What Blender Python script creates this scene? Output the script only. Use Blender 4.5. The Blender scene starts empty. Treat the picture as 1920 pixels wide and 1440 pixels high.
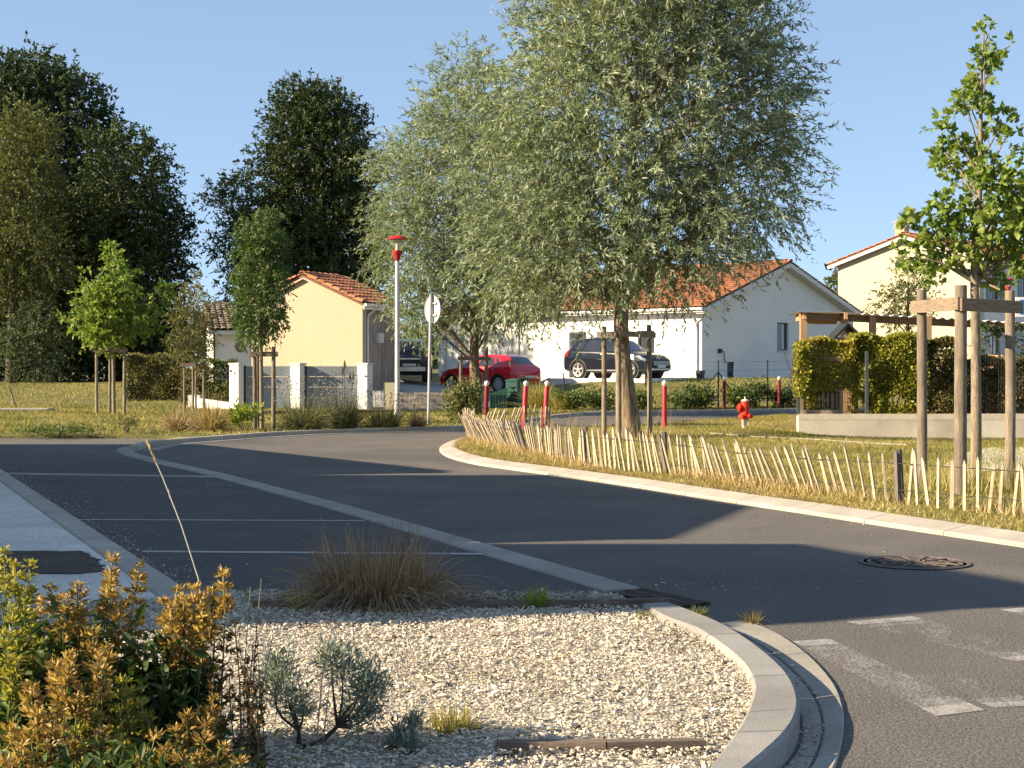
import bpy, math, random
import numpy as np
from mathutils import Vector, Matrix
R_ = math.radians
S = bpy.context.scene
COL = S.collection
# ------------------------------------------------------------------ camera
F, HZ, EYE = 2884.0, 690.0, 1.30          # focal length in photo pixels, horizon row, eye height (m)
cam = bpy.data.cameras.new('camera'); camo = bpy.data.objects.new('camera', cam); COL.objects.link(camo)
cam.sensor_width = 36.0; cam.lens = F / 1920 * 36.0; cam.shift_y = -(720 - HZ) / 1920.0
cam.clip_start = 0.1; cam.clip_end = 3000
camo.location = (0, 0, EYE); camo.rotation_euler = (R_(90), 0, 0); S.camera = camo
# ------------------------------------------------------------------ sky, sun, exposure
SUN_EL, SUN_AZ = R_(24), R_(256.5)
w = bpy.data.worlds.new('World'); S.world = w; w.use_nodes = True
wn = w.node_tree.nodes; sky = wn.new('ShaderNodeTexSky'); sky.sky_type = 'NISHITA'; sky.sun_disc = False
sky.sun_elevation = SUN_EL; sky.sun_rotation = SUN_AZ; sky.air_density = 0.5; sky.dust_density = 0.0; sky.ozone_density = 8.0
sgm = wn.new('ShaderNodeGamma'); sgm.inputs[1].default_value = 0.42; w.node_tree.links.new(sky.outputs[0], sgm.inputs[0])   # evens out the brightness of the whole dome, as the phone's tone curve did
w.node_tree.links.new(sgm.outputs[0], wn['Background'].inputs[0]); wn['Background'].inputs[1].default_value = 0.15
sun = bpy.data.lights.new('sun', 'SUN'); suno = bpy.data.objects.new('sun', sun); COL.objects.link(suno)
sun.energy = 4.15; sun.angle = R_(0.55); sun.color = (1.0, 0.82, 0.58)
tosun = Vector((math.cos(SUN_EL) * math.sin(SUN_AZ), math.cos(SUN_EL) * math.cos(SUN_AZ), math.sin(SUN_EL)))
suno.rotation_euler = tosun.to_track_quat('Z', 'Y').to_euler()
S.view_settings.view_transform = 'Standard'; S.view_settings.look = 'None'
S.view_settings.exposure = 1.70; S.view_settings.gamma = 1.0; S.view_settings.use_curve_mapping = False

def G(x, y, z=0.0):
    """where the ray through a photo pixel meets height z"""
    Y = (EYE - z) * F / (y - HZ); return ((x - 960) / F * Y, Y, z)
def A(x, y, Y):
    return ((x - 960) / F * Y, Y, EYE + (HZ - y) * Y / F)
def sstep(a, b, t):
    t = np.clip((np.asarray(t, float) - a) / (b - a), 0, 1); return t * t * (3 - 2 * t)
def hgt(X, Y):
    X = np.asarray(X, float); Y = np.asarray(Y, float)
    z = 0.05 + 0.05 * np.clip(Y - 46, 0, 16) + 0.006 * np.clip(Y - 62, 0, 60)
    dip = 0.5 * np.exp(-((X + 0.6) / 2.6) ** 2) * sstep(46, 56, Y) * (1 - sstep(66, 72, Y))
    z = z - dip - .25 * (1 - sstep(-14, -10, X)) * sstep(50, 66, Y)
    z = z + 0.025 * np.sin(X * 0.9 + 1.3) * np.sin(Y * 0.6) * sstep(29, 34, Y)
    return z
# ------------------------------------------------------------------ objects
def mark(o, label=None, cat=None, group=None, kind=None):
    if label: o['label'] = label
    if cat: o['category'] = cat
    if group: o['group'] = group
    if kind: o['kind'] = kind
    return o
def thing(name, label, cat, loc=(0, 0, 0), rotz=0.0, group=None):
    o = bpy.data.objects.new(name, None); COL.objects.link(o); o.empty_display_size = 0.2
    o.location = loc; o.rotation_euler = (0, 0, rotz)
    return mark(o, label, cat, group)
def root_of(p):
    while p.parent: p = p.parent
    return p
def link(name, me, parent=None, mat=None):
    o = bpy.data.objects.new(name, me); COL.objects.link(o)
    if parent is not None: o.parent = parent
    if mat is not None and not me.materials: me.materials.append(mat)
    return o
def copy_tree(o, parent=None):
    c = o.copy(); COL.objects.link(c)
    if parent is not None: c.parent = parent
    for ch in list(o.children): copy_tree(ch, c)
    return c
class MB:
    def __init__(s): s.v = []; s.f = []
    def add(s, vs, fs):
        n = len(s.v); s.v += [tuple(map(float, p)) for p in vs]; s.f += [tuple(i + n for i in f) for f in fs]; return s
    def box(s, c, d, rz=0.0, ry=0.0):
        x, y, z = d[0] / 2, d[1] / 2, d[2] / 2
        m = Matrix.Rotation(rz, 3, 'Z') @ Matrix.Rotation(ry, 3, 'Y')
        vs = [tuple(Vector(c) + m @ Vector(p)) for p in ((-x, -y, -z), (x, -y, -z), (x, y, -z), (-x, y, -z), (-x, -y, z), (x, -y, z), (x, y, z), (-x, y, z))]
        return s.add(vs, [(0, 3, 2, 1), (4, 5, 6, 7), (0, 1, 5, 4), (1, 2, 6, 5), (2, 3, 7, 6), (3, 0, 4, 7)])
    def bbox(s, c, d, b=0.01, rz=0.0):
        """box with chamfered vertical and top edges"""
        x, y, z = d[0] / 2, d[1] / 2, d[2] / 2
        def ring(ix, zz):
            a, e = x - ix, y - ix
            return [(-a + b, -e, zz), (a - b, -e, zz), (a, -e + b, zz), (a, e - b, zz), (a - b, e, zz), (-a + b, e, zz), (-a, e - b, zz), (-a, -e + b, zz)]
        m = Matrix.Rotation(rz, 3, 'Z')
        vs = [tuple(Vector(c) + m @ Vector(p)) for p in ring(0, -z) + ring(0, z - b) + ring(b, z)]
        fs = [tuple(range(7, -1, -1)), tuple(range(16, 24))]
        for k in range(2):
            for i in range(8): fs.append((k * 8 + i, k * 8 + (i + 1) % 8, k * 8 + 8 + (i + 1) % 8, k * 8 + 8 + i))
        return s.add(vs, fs)
    def tube(s, pts, rad, n=8, cap=True):
        pts = [Vector(p) for p in pts]; k = len(pts)
        if not hasattr(rad, '__len__'): rad = [rad] * k
        vs = []; fs = []; prev = None
        for i, p in enumerate(pts):
            t = (pts[min(i + 1, k - 1)] - pts[max(i - 1, 0)])
            t = t.normalized() if t.length > 1e-9 else Vector((0, 0, 1))
            if prev is None:
                a = t.cross(Vector((0, 1, 0.02))) if abs(t.y) < 0.9 else t.cross(Vector((1, 0, 0)))
            else: a = prev - t * prev.dot(t)
            a = a.normalized(); prev = a; b = t.cross(a)
            for j in range(n):
                an = 2 * math.pi * j / n; vs.append(p + (a * math.cos(an) + b * math.sin(an)) * rad[i])
        for i in range(k - 1):
            for j in range(n): fs.append((i * n + j, i * n + (j + 1) % n, (i + 1) * n + (j + 1) % n, (i + 1) * n + j))
        if cap: fs.append(tuple(range(n - 1, -1, -1))); fs.append(tuple((k - 1) * n + j for j in range(n)))
        return s.add(vs, fs)
    def lathe(s, prof, n=16, c=(0, 0, 0), m=None, cap=True):
        vs = []; fs = []; k = len(prof)
        for r, z in prof:
            for j in range(n):
                an = 2 * math.pi * j / n; p = Vector((r * math.cos(an), r * math.sin(an), z))
                if m is not None: p = m @ p
                vs.append(p + Vector(c))
        for i in range(k - 1):
            for j in range(n): fs.append((i * n + j, i * n + (j + 1) % n, (i + 1) * n + (j + 1) % n, (i + 1) * n + j))
        if cap: fs.append(tuple(range(n - 1, -1, -1))); fs.append(tuple((k - 1) * n + j for j in range(n)))
        return s.add(vs, fs)
    def prism(s, poly, z0, z1):
        n = len(poly); vs = [(p[0], p[1], z0) for p in poly] + [(p[0], p[1], z1) for p in poly]
        return s.add(vs, [tuple(range(n - 1, -1, -1)), tuple(range(n, 2 * n))] + [(i, (i + 1) % n, n + (i + 1) % n, n + i) for i in range(n)])
    def beam(s, p, q, wd, hh, up=(0, 0, 1)):
        p, q = Vector(p), Vector(q); t = (q - p).normalized(); a = t.cross(Vector(up)).normalized() * wd / 2; b = a.cross(t).normalized() * hh / 2
        vs = [p - a - b, p + a - b, p + a + b, p - a + b, q - a - b, q + a - b, q + a + b, q - a + b]
        return s.add(vs, [(0, 1, 2, 3), (7, 6, 5, 4), (0, 4, 5, 1), (1, 5, 6, 2), (2, 6, 7, 3), (3, 7, 4, 0)])
    def sphere(s, c, r, n=12, m=8, sc=(1, 1, 1)):
        pr = [(max(1e-4, r * math.sin(math.pi * i / m)) , -r * math.cos(math.pi * i / m)) for i in range(m + 1)]
        return s.lathe(pr, n, c, Matrix.Diagonal(Vector(sc)))
    def build(s, name, mat, parent=None, world=False, smooth=False):
        off = Vector(root_of(parent).location) if (parent is not None and world) else Vector((0, 0, 0))
        me = bpy.data.meshes.new(name); me.from_pydata([(p[0] - off.x, p[1] - off.y, p[2] - off.z) for p in s.v], [], s.f)
        import bmesh
        bm = bmesh.new(); bm.from_mesh(me); bmesh.ops.recalc_face_normals(bm, faces=bm.faces); bm.to_mesh(me); bm.free()
        if smooth:
            me.polygons.foreach_set('use_smooth', [True] * len(me.polygons))
            try: me.set_sharp_from_angle(angle=R_(38))
            except Exception: pass
        return link(name, me, parent, mat)
def poly_cloud(name, V, mat, parent=None, v=None, world=True):
    """V: (N,k,3) array of separate polygons, v: value per polygon for the colour"""
    V = np.asarray(V, np.float32); N, k, _ = V.shape
    if parent is not None and world: V = V - np.array(root_of(parent).location, np.float32)
    me = bpy.data.meshes.new(name); me.vertices.add(N * k); me.loops.add(N * k); me.polygons.add(N)
    me.vertices.foreach_set('co', V.reshape(-1)); me.loops.foreach_set('vertex_index', np.arange(N * k, dtype=np.int32))
    me.polygons.foreach_set('loop_start', np.arange(0, N * k, k, dtype=np.int32)); me.update(calc_edges=True)
    if v is not None:
        a = me.attributes.new('v', 'FLOAT', 'FACE'); a.data.foreach_set('value', np.asarray(v, np.float32))
    return link(name, me, parent, mat)
def nrm(a): return a / np.maximum(np.linalg.norm(a, axis=-1, keepdims=True), 1e-9)
def leaf_quads(P, D, L, W, rng, bend=0.0):
    """rhombic leaves: base P, direction D, length L, width W"""
    side = nrm(np.cross(D, rng.normal(size=P.shape))); L = np.reshape(L, (-1, 1)); W = np.reshape(W, (-1, 1))
    up = np.cross(side, D)
    m = P + D * L * 0.45 + up * L * bend
    return np.stack([P, m + side * W / 2, P + D * L, m - side * W / 2], 1)
def leaf_fold(P, D, L, W, rng, fold=.25, curl=.25):
    """leaves folded along the midrib and drooping at the tip: four quads each"""
    side = nrm(np.cross(D, rng.normal(size=P.shape) * .5 + np.array([0, 0, 1.]))); L = np.reshape(L, (-1, 1)); W = np.reshape(W, (-1, 1)); up = np.cross(side, D)
    m0 = P + D * L * .12; m = P + D * L * .5 + up * L * curl * .25; tip = P + D * L - up * L * curl * .35; e = up * W * fold
    out = []
    for s in (-1, 1): out += [np.stack([P, m0 + s * side * W * .30 + e * .5, m + s * side * W * .5 + e, m], 1), np.stack([m, m + s * side * W * .5 + e, P + D * L * .8 + s * side * W * .24 - up * L * curl * .08 + e * .4, tip], 1)]
    return np.concatenate(out, 0)
# ------------------------------------------------------------------ materials
def new_mat(name):
    m = bpy.data.materials.new(name); m.use_nodes = True; return m, m.node_tree.nodes, m.node_tree.links
def ramp(n, stops):
    r = n.new('ShaderNodeValToRGB'); e = r.color_ramp.elements
    while len(e) < len(stops): e.new(0.5)
    for el, (p, c) in zip(e, stops): el.position = p; el.color = (*c, 1)
    return r
def noise(n, l, scale, detail=4, rough=0.6, vec=None, coord='Object', stretch=None):
    tc = n.new('ShaderNodeTexCoord'); nz = n.new('ShaderNodeTexNoise'); nz.inputs['Scale'].default_value = scale
    nz.inputs['Detail'].default_value = detail; nz.inputs['Roughness'].default_value = rough
    src = tc.outputs[coord]
    if stretch:
        mp = n.new('ShaderNodeMapping'); mp.inputs['Scale'].default_value = stretch; l.new(src, mp.inputs[0]); src = mp.outputs[0]
    l.new(src, nz.inputs['Vector']); return nz
def mixc(n, l, f, a, b, mode='MIX'):
    m = n.new('ShaderNodeMix'); m.data_type = 'RGBA'; m.blend_type = mode
    for s, i in ((f, 0), (a, 6), (b, 7)):
        if isinstance(s, (int, float)): m.inputs[i].default_value = s
        elif isinstance(s, tuple): m.inputs[i].default_value = (*s, 1)
        else: l.new(s, m.inputs[i])
    return m.outputs[2]
def surf(name, c1, c2, scale=6, rough=0.8, fine=None, fine_amt=0.3, bump=0.0, bump_scale=60, metal=0.0, stretch=None, spec=0.3, rnd=0.0, coat=0.0, big=None):
    """noise-mottled surface; fine = scale of a second speckle; rnd = per-object brightness spread; big = (scale, colour, amount) of large stains"""
    m, n, l = new_mat(name); b = n['Principled BSDF']
    nz = noise(n, l, scale, 5, 0.62, stretch=stretch); r = ramp(n, [(0.32, c1), (0.68, c2)]); l.new(nz.outputs[0], r.inputs[0]); col = r.outputs[0]
    if fine:
        nf = noise(n, l, fine, 2, 0.7); rf = ramp(n, [(0.3, (1 - fine_amt,) * 3), (0.72, (1 + fine_amt,) * 3)]); l.new(nf.outputs[0], rf.inputs[0])
        col = mixc(n, l, 1.0, col, rf.outputs[0], 'MULTIPLY')
    if big:
        nb = noise(n, l, big[0], 4, 0.55); rb = ramp(n, [(0.45, (0, 0, 0)), (0.7, (big[2],) * 3)]); l.new(nb.outputs[0], rb.inputs[0])
        col = mixc(n, l, rb.outputs[0], col, big[1])
    if rnd:
        oi = n.new('ShaderNodeObjectInfo'); ro = ramp(n, [(0, (1 - rnd,) * 3), (1, (1 + rnd,) * 3)]); l.new(oi.outputs['Random'], ro.inputs[0])
        col = mixc(n, l, 1.0, col, ro.outputs[0], 'MULTIPLY')
    l.new(col, b.inputs['Base Color']); b.inputs['Roughness'].default_value = rough; b.inputs['Metallic'].default_value = metal
    b.inputs['Specular IOR Level'].default_value = spec; b.inputs['Coat Weight'].default_value = coat
    if bump:
        nb2 = noise(n, l, bump_scale, 4, 0.65, stretch=stretch); bp = n.new('ShaderNodeBump'); bp.inputs['Strength'].default_value = bump; bp.inputs['Distance'].default_value = 0.02
        l.new(nb2.outputs[0], bp.inputs['Height']); l.new(bp.outputs[0], b.inputs['Normal'])
    return m
def leafm(name, dark, mid, light, trans=0.35, rough=0.55, spec=0.3):
    """leaf colours spread over the per-leaf value v, with light passing through"""
    m, n, l = new_mat(name); b = n['Principled BSDF']; out = n['Material Output']
    at = n.new('ShaderNodeAttribute'); at.attribute_name = 'v'; r = ramp(n, [(0.0, dark), (0.5, mid), (1.0, light)]); l.new(at.outputs['Fac'], r.inputs[0])
    l.new(r.outputs[0], b.inputs['Base Color']); b.inputs['Roughness'].default_value = rough; b.inputs['Specular IOR Level'].default_value = spec
    t = n.new('ShaderNodeBsdfTranslucent'); tc = mixc(n, l, 1.0, r.outputs[0], (1.25, 1.3, 0.6), 'MULTIPLY'); l.new(tc, t.inputs[0])
    mx = n.new('ShaderNodeMixShader'); mx.inputs[0].default_value = trans; l.new(b.outputs[0], mx.inputs[1]); l.new(t.outputs[0], mx.inputs[2]); l.new(mx.outputs[0], out.inputs[0])
    return m
def plain(name, c, rough=0.5, metal=0.0, spec=0.5, coat=0.0, v=0.12, scale=9):
    return surf(name, tuple(x * (1 - v) for x in c), tuple(x * (1 + v) for x in c), scale, rough, metal=metal, spec=spec, coat=coat)
def glass_mat(name, c=(0.02, 0.025, 0.03), rough=0.04):
    m, n, l = new_mat(name); b = n['Principled BSDF']; nz = noise(n, l, 1.2, 2); r = ramp(n, [(0.3, c), (0.7, tuple(x * 1.6 for x in c))]); l.new(nz.outputs[0], r.inputs[0])
    l.new(r.outputs[0], b.inputs['Base Color']); b.inputs['Roughness'].default_value = rough; b.inputs['Specular IOR Level'].default_value = 0.9; b.inputs['Coat Weight'].default_value = 0.6
    return m
m_asphalt = surf('asphalt', (0.130, 0.120, 0.108), (0.175, 0.160, 0.142), 0.8, 0.86, fine=70, fine_amt=0.65, bump=0.8, bump_scale=90, spec=0.25, big=(0.3, (0.092, 0.088, 0.084), 0.8))
m_asphalt2 = surf('newer_asphalt', (0.088, 0.084, 0.080), (0.120, 0.114, 0.107), 1.4, 0.88, fine=75, fine_amt=0.6, bump=0.5, bump_scale=170, spec=0.25, big=(0.9, (0.085, 0.082, 0.076), 0.5))
m_kerb = surf('kerb_concrete', (0.36, 0.33, 0.28), (0.46, 0.43, 0.37), 3.5, 0.88, fine=110, fine_amt=0.16, bump=0.15, bump_scale=120, rnd=0.07, big=(1.3, (0.30, 0.27, 0.22), 0.6))
m_kerb_grey = surf('grey_kerb_concrete', (0.235, 0.228, 0.212), (0.305, 0.296, 0.275), 3.0, 0.9, fine=90, fine_amt=0.2, bump=0.2, bump_scale=110, rnd=0.07, big=(1.6, (0.19, 0.18, 0.16), 0.7))
m_conc = surf('old_concrete', (0.27, 0.25, 0.215), (0.37, 0.345, 0.30), 2.2, 0.9, fine=80, fine_amt=0.2, bump=0.2, bump_scale=90, rnd=0.06, big=(0.8, (0.22, 0.20, 0.165), 0.6))
m_pave = surf('gritty_pavement', (0.60, 0.57, 0.51), (0.72, 0.69, 0.62), 2.5, 0.92, fine=60, fine_amt=0.4, bump=0.35, bump_scale=80, big=(0.7, (0.38, 0.36, 0.31), 0.6))
m_soil = surf('dark_soil', (0.06, 0.048, 0.04), (0.115, 0.092, 0.075), 9, 0.95, fine=90, fine_amt=0.5, bump=0.8, bump_scale=50)
m_gravel_bed = surf('gravel_fines', (0.30, 0.27, 0.22), (0.47, 0.43, 0.36), 14, 0.95, fine=70, fine_amt=0.5, bump=0.8, bump_scale=60)
m_turf = surf('turf_soil', (0.075, 0.092, 0.026), (0.19, 0.165, 0.06), 1.1, 0.95, fine=26, fine_amt=0.5, bump=0.7, bump_scale=40, big=(0.35, (0.19, 0.145, 0.06), 0.75))
m_island = surf('dry_turf', (0.13, 0.125, 0.04), (0.28, 0.215, 0.085), 1.3, 0.95, fine=40, fine_amt=0.45, bump=0.8, bump_scale=45, big=(0.5, (0.33, 0.25, 0.11), 0.75))
m_ground = surf('earth', (0.10, 0.09, 0.05), (0.15, 0.13, 0.07), 0.4, 0.95, fine=9)
m_drive = surf('driveway_grit', (0.32, 0.30, 0.27), (0.42, 0.395, 0.35), 0.8, 0.95, fine=30, fine_amt=0.25, bump=0.3)
m_white = surf('white_render', (0.74, 0.72, 0.67), (0.80, 0.78, 0.73), 0.7, 0.92, fine=40, fine_amt=0.06, bump=0.12, bump_scale=60, big=(0.5, (0.64, 0.61, 0.55), 0.4))
m_yellow = surf('yellow_render', (0.42, 0.338, 0.232), (0.46, 0.372, 0.262), 0.7, 0.92, fine=40, fine_amt=0.06, bump=0.12, bump_scale=60, big=(0.4, (0.39, 0.33, 0.21), 0.5))
m_cream = surf('cream_render', (0.50, 0.455, 0.31), (0.54, 0.495, 0.345), 0.6, 0.92, fine=40, fine_amt=0.06, bump=0.1, big=(0.4, (0.47, 0.42, 0.28), 0.4))
m_fascia = plain('fascia_paint', (0.62, 0.60, 0.56), 0.6)
m_soffit = plain('soffit_board', (0.50, 0.50, 0.50), 0.7)
m_tile = surf('clay_tile', (0.34, 0.125, 0.06), (0.52, 0.25, 0.13), 1.6, 0.88, fine=18, fine_amt=0.3, rnd=0.32)
m_tile2 = surf('grey_brown_tile', (0.16, 0.12, 0.085), (0.30, 0.24, 0.17), 1.6, 0.9, fine=18, fine_amt=0.3, rnd=0.3)
m_deck = plain('roof_deck', (0.16, 0.08, 0.05), 0.9)
m_plank = surf('weathered_plank', (0.20, 0.155, 0.12), (0.33, 0.27, 0.22), 3, 0.85, stretch=(9, 9, 0.6), bump=0.3, bump_scale=20, rnd=0.12)
m_stake = surf('weathered_stake', (0.15, 0.12, 0.088), (0.31, 0.255, 0.195), 4, 0.88, stretch=(14, 14, 1.1), bump=0.6, bump_scale=12, rnd=0.18, big=(3.0, (0.11, 0.085, 0.062), 0.7))
m_beam = surf('stake_crossbar_wood', (0.14, 0.105, 0.075), (0.285, 0.215, 0.15), 4, 0.88, stretch=(2, 2, 20), bump=0.4, bump_scale=14, rnd=0.12)
m_picket = surf('chestnut_picket', (0.36, 0.285, 0.185), (0.58, 0.485, 0.35), 5, 0.85, stretch=(16, 16, 1.2), bump=0.4, bump_scale=14, rnd=0.22)
m_picket_grey = surf('grey_picket', (0.10, 0.082, 0.072), (0.20, 0.17, 0.15), 5, 0.9, stretch=(16, 16, 1.2), bump=0.4, rnd=0.2)
m_wire = plain('fence_wire', (0.09, 0.09, 0.085), 0.5, 0.6)
m_darkgreen = plain('green_fence_steel', (0.015, 0.028, 0.022), 0.45)
m_darkgrey = plain('grey_fence_steel', (0.07, 0.078, 0.082), 0.45)
m_red = surf('red_paint', (0.36, 0.012, 0.016), (0.50, 0.018, 0.022), 5, 0.5, fine=60, fine_amt=0.15, spec=0.4, big=(4.0, (0.22, 0.03, 0.025), 0.6))
m_red_dark = surf('darker_red_paint', (0.12, 0.008, 0.010), (0.20, 0.012, 0.014), 5, 0.6, fine=60, fine_amt=0.15)  # darker copy of the red, with a bollard's shade put into the colour
m_hydrant = surf('hydrant_red', (0.58, 0.028, 0.010), (0.74, 0.045, 0.016), 7, 0.5, fine=60, fine_amt=0.15, big=(9.0, (0.36, 0.035, 0.02), 0.6))
m_creampaint = plain('cream_paint', (0.62, 0.54, 0.41), 0.55)
m_whitepaint = plain('white_paint', (0.74, 0.72, 0.69), 0.5)
m_lamp_grey = surf('lamp_post_paint', (0.50, 0.48, 0.45), (0.62, 0.60, 0.56), 5, 0.5, spec=0.4)
m_zinc = surf('galvanised_steel', (0.33, 0.34, 0.34), (0.42, 0.43, 0.43), 5, 0.6, metal=0.1)
m_black = plain('black_plastic', (0.018, 0.018, 0.019), 0.6)
m_cover = surf('worn_cover_iron', (0.115, 0.092, 0.08), (0.18, 0.145, 0.125), 7, 0.7, metal=0.2, fine=60, fine_amt=0.35)
m_iron = surf('cast_iron', (0.035, 0.028, 0.025), (0.085, 0.058, 0.046), 7, 0.65, metal=0.4, fine=60, fine_amt=0.4)
m_bluegrey = surf('grey_gate_paint', (0.20, 0.235, 0.255), (0.235, 0.27, 0.29), 2, 0.55, spec=0.4)
m_teal = surf('green_bin_plastic', (0.022, 0.072, 0.058), (0.04, 0.11, 0.088), 5, 0.55)
m_block = surf('concrete_block', (0.24, 0.215, 0.175), (0.38, 0.35, 0.29), 3.2, 0.93, fine=40, fine_amt=0.35, bump=0.5, bump_scale=40, rnd=0.13)
m_glass = glass_mat('window_glass', (0.03, 0.036, 0.042)); m_carglass = glass_mat('car_glass', (0.018, 0.02, 0.023))
m_tyre = plain('tyre_rubber', (0.016, 0.016, 0.016), 0.85); m_rim = plain('alloy', (0.55, 0.54, 0.52), 0.3, 0.7)
m_chrome = plain('chrome', (0.6, 0.6, 0.6), 0.15, 1.0); m_lens = plain('headlight_lens', (0.45, 0.47, 0.5), 0.08, 0.5)
m_tail = plain('tail_light', (0.55, 0.008, 0.012), 0.12, coat=0.8)
m_carred = surf('red_car_paint', (0.56, 0.008, 0.016), (0.60, 0.010, 0.018), 2, 0.3, metal=0.0, coat=1.0)
m_cargrey = surf('grey_car_paint', (0.010, 0.012, 0.018), (0.013, 0.016, 0.023), 2, 0.14, metal=0.0, coat=0.0, spec=0.35)
m_cardark = surf('dark_car_paint', (0.028, 0.029, 0.029), (0.035, 0.036, 0.036), 2, 0.16, metal=0.0, coat=0.3)
m_plate = plain('number_plate', (0.6, 0.6, 0.58), 0.4)
m_bark = surf('willow_bark', (0.075, 0.052, 0.034), (0.30, 0.225, 0.145), 5, 0.93, stretch=(5, 5, 0.55), bump=1.0, bump_scale=9)
m_bark2 = surf('young_bark', (0.14, 0.11, 0.075), (0.30, 0.25, 0.18), 7, 0.9, stretch=(4, 4, 1.2), bump=0.5, bump_scale=18)
m_bark_dark = surf('dark_bark', (0.04, 0.03, 0.022), (0.11, 0.09, 0.065), 6, 0.93, bump=0.7, bump_scale=12)
l_willow = leafm('willow_leaf', (0.082, 0.112, 0.062), (0.21, 0.255, 0.155), (0.41, 0.455, 0.32), 0.30, 0.5)
l_dark = leafm('dark_leaf', (0.015, 0.026, 0.010), (0.036, 0.057, 0.018), (0.085, 0.112, 0.035), 0.16, 0.6, 0.2)
l_dark2 = leafm('blue_green_leaf', (0.022, 0.036, 0.018), (0.052, 0.078, 0.036), (0.12, 0.145, 0.06), 0.22, 0.6, 0.2)
l_olive = leafm('olive_leaf', (0.05, 0.062, 0.018), (0.105, 0.12, 0.034), (0.17, 0.18, 0.065), 0.28, 0.55)
l_oak = leafm('oak_leaf', (0.08, 0.135, 0.025), (0.19, 0.265, 0.055), (0.36, 0.40, 0.12), 0.42, 0.5)
l_ash = leafm('ash_leaf', (0.030, 0.068, 0.016), (0.075, 0.125, 0.032), (0.13, 0.18, 0.055), 0.3, 0.5)
l_birch = leafm('pale_olive_leaf', (0.055, 0.07, 0.024), (0.135, 0.145, 0.055), (0.26, 0.25, 0.12), 0.3, 0.5)
l_laurel = leafm('hedge_leaf', (0.085, 0.085, 0.030), (0.17, 0.16, 0.065), (0.28, 0.26, 0.13), 0.25, 0.5)
l_hedge = leafm('yellow_green_hedge_leaf', (0.095, 0.105, 0.018), (0.27, 0.275, 0.045), (0.48, 0.44, 0.08), 0.35, 0.5)
l_hedge_brown = leafm('brown_green_hedge_leaf', (0.05, 0.055, 0.018), (0.14, 0.125, 0.04), (0.26, 0.19, 0.08), 0.3, 0.5)
l_hedge_dry = leafm('autumn_hedge_leaf', (0.14, 0.13, 0.026), (0.37, 0.325, 0.06), (0.58, 0.50, 0.11), 0.35, 0.5)
l_shrub = leafm('shrub_leaf', (0.035, 0.062, 0.016), (0.095, 0.13, 0.034), (0.20, 0.23, 0.07), 0.3, 0.5)
l_lime = leafm('lime_leaf', (0.13, 0.18, 0.02), (0.24, 0.30, 0.04), (0.36, 0.40, 0.08), 0.4, 0.5)
l_straw = leafm('straw_blade', (0.18, 0.125, 0.05), (0.38, 0.28, 0.125), (0.58, 0.46, 0.24), 0.25, 0.7)
l_greenblade = leafm('green_blade', (0.055, 0.075, 0.018), (0.135, 0.15, 0.035), (0.25, 0.235, 0.07), 0.35, 0.6)
l_mixblade = leafm('mixed_blade', (0.11, 0.12, 0.028), (0.27, 0.245, 0.065), (0.50, 0.40, 0.17), 0.3, 0.6)
l_sedge = leafm('brown_sedge_blade', (0.10, 0.064, 0.036), (0.29, 0.19, 0.115), (0.56, 0.43, 0.29), 0.25, 0.65)
l_lav = leafm('lavender_blade', (0.06, 0.075, 0.03), (0.145, 0.15, 0.065), (0.28, 0.26, 0.15), 0.25, 0.6)
l_lavflower = leafm('lavender_flower', (0.12, 0.10, 0.13), (0.24, 0.205, 0.26), (0.36, 0.32, 0.37), 0.3, 0.7)
l_orange = leafm('orange_seed_bract', (0.12, 0.080, 0.022), (0.40, 0.255, 0.080), (0.64, 0.49, 0.22), 0.35, 0.6)
l_yellowbract = leafm('yellow_bract', (0.15, 0.16, 0.03), (0.34, 0.31, 0.06), (0.55, 0.49, 0.15), 0.4, 0.6)
l_perennial = leafm('perennial_leaf', (0.025, 0.045, 0.014), (0.075, 0.115, 0.030), (0.20, 0.24, 0.06), 0.35, 0.5)
l_drybrown = leafm('dry_brown_leaf', (0.05, 0.026, 0.012), (0.13, 0.07, 0.03), (0.26, 0.15, 0.06), 0.25, 0.7)
l_silver = leafm('silver_leaf', (0.12, 0.15, 0.13), (0.22, 0.26, 0.225), (0.36, 0.40, 0.34), 0.25, 0.7)
m_stem = plain('dry_stem', (0.24, 0.19, 0.11), 0.8); m_palestem = plain('pale_straw_stem', (0.55, 0.51, 0.42), 0.8); m_greenstem = plain('green_stem', (0.16, 0.18, 0.07), 0.7)
m_timber = surf('grey_timber', (0.10, 0.075, 0.055), (0.24, 0.19, 0.145), 6, 0.9, stretch=(1, 10, 10), bump=0.5, bump_scale=16)
def gravelm():
    m, n, l = new_mat('crushed_limestone'); b = n['Principled BSDF']; at = n.new('ShaderNodeAttribute'); at.attribute_name = 'v'
    r = ramp(n, [(0.0, (0.16, 0.125, 0.09)), (0.25, (0.45, 0.385, 0.29)), (0.7, (0.62, 0.545, 0.43)), (1.0, (0.74, 0.68, 0.57))]); l.new(at.outputs['Fac'], r.inputs[0])
    l.new(r.outputs[0], b.inputs['Base Color']); b.inputs['Roughness'].default_value = 0.92; b.inputs['Specular IOR Level'].default_value = 0.2; return m
m_stone = gravelm()
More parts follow.
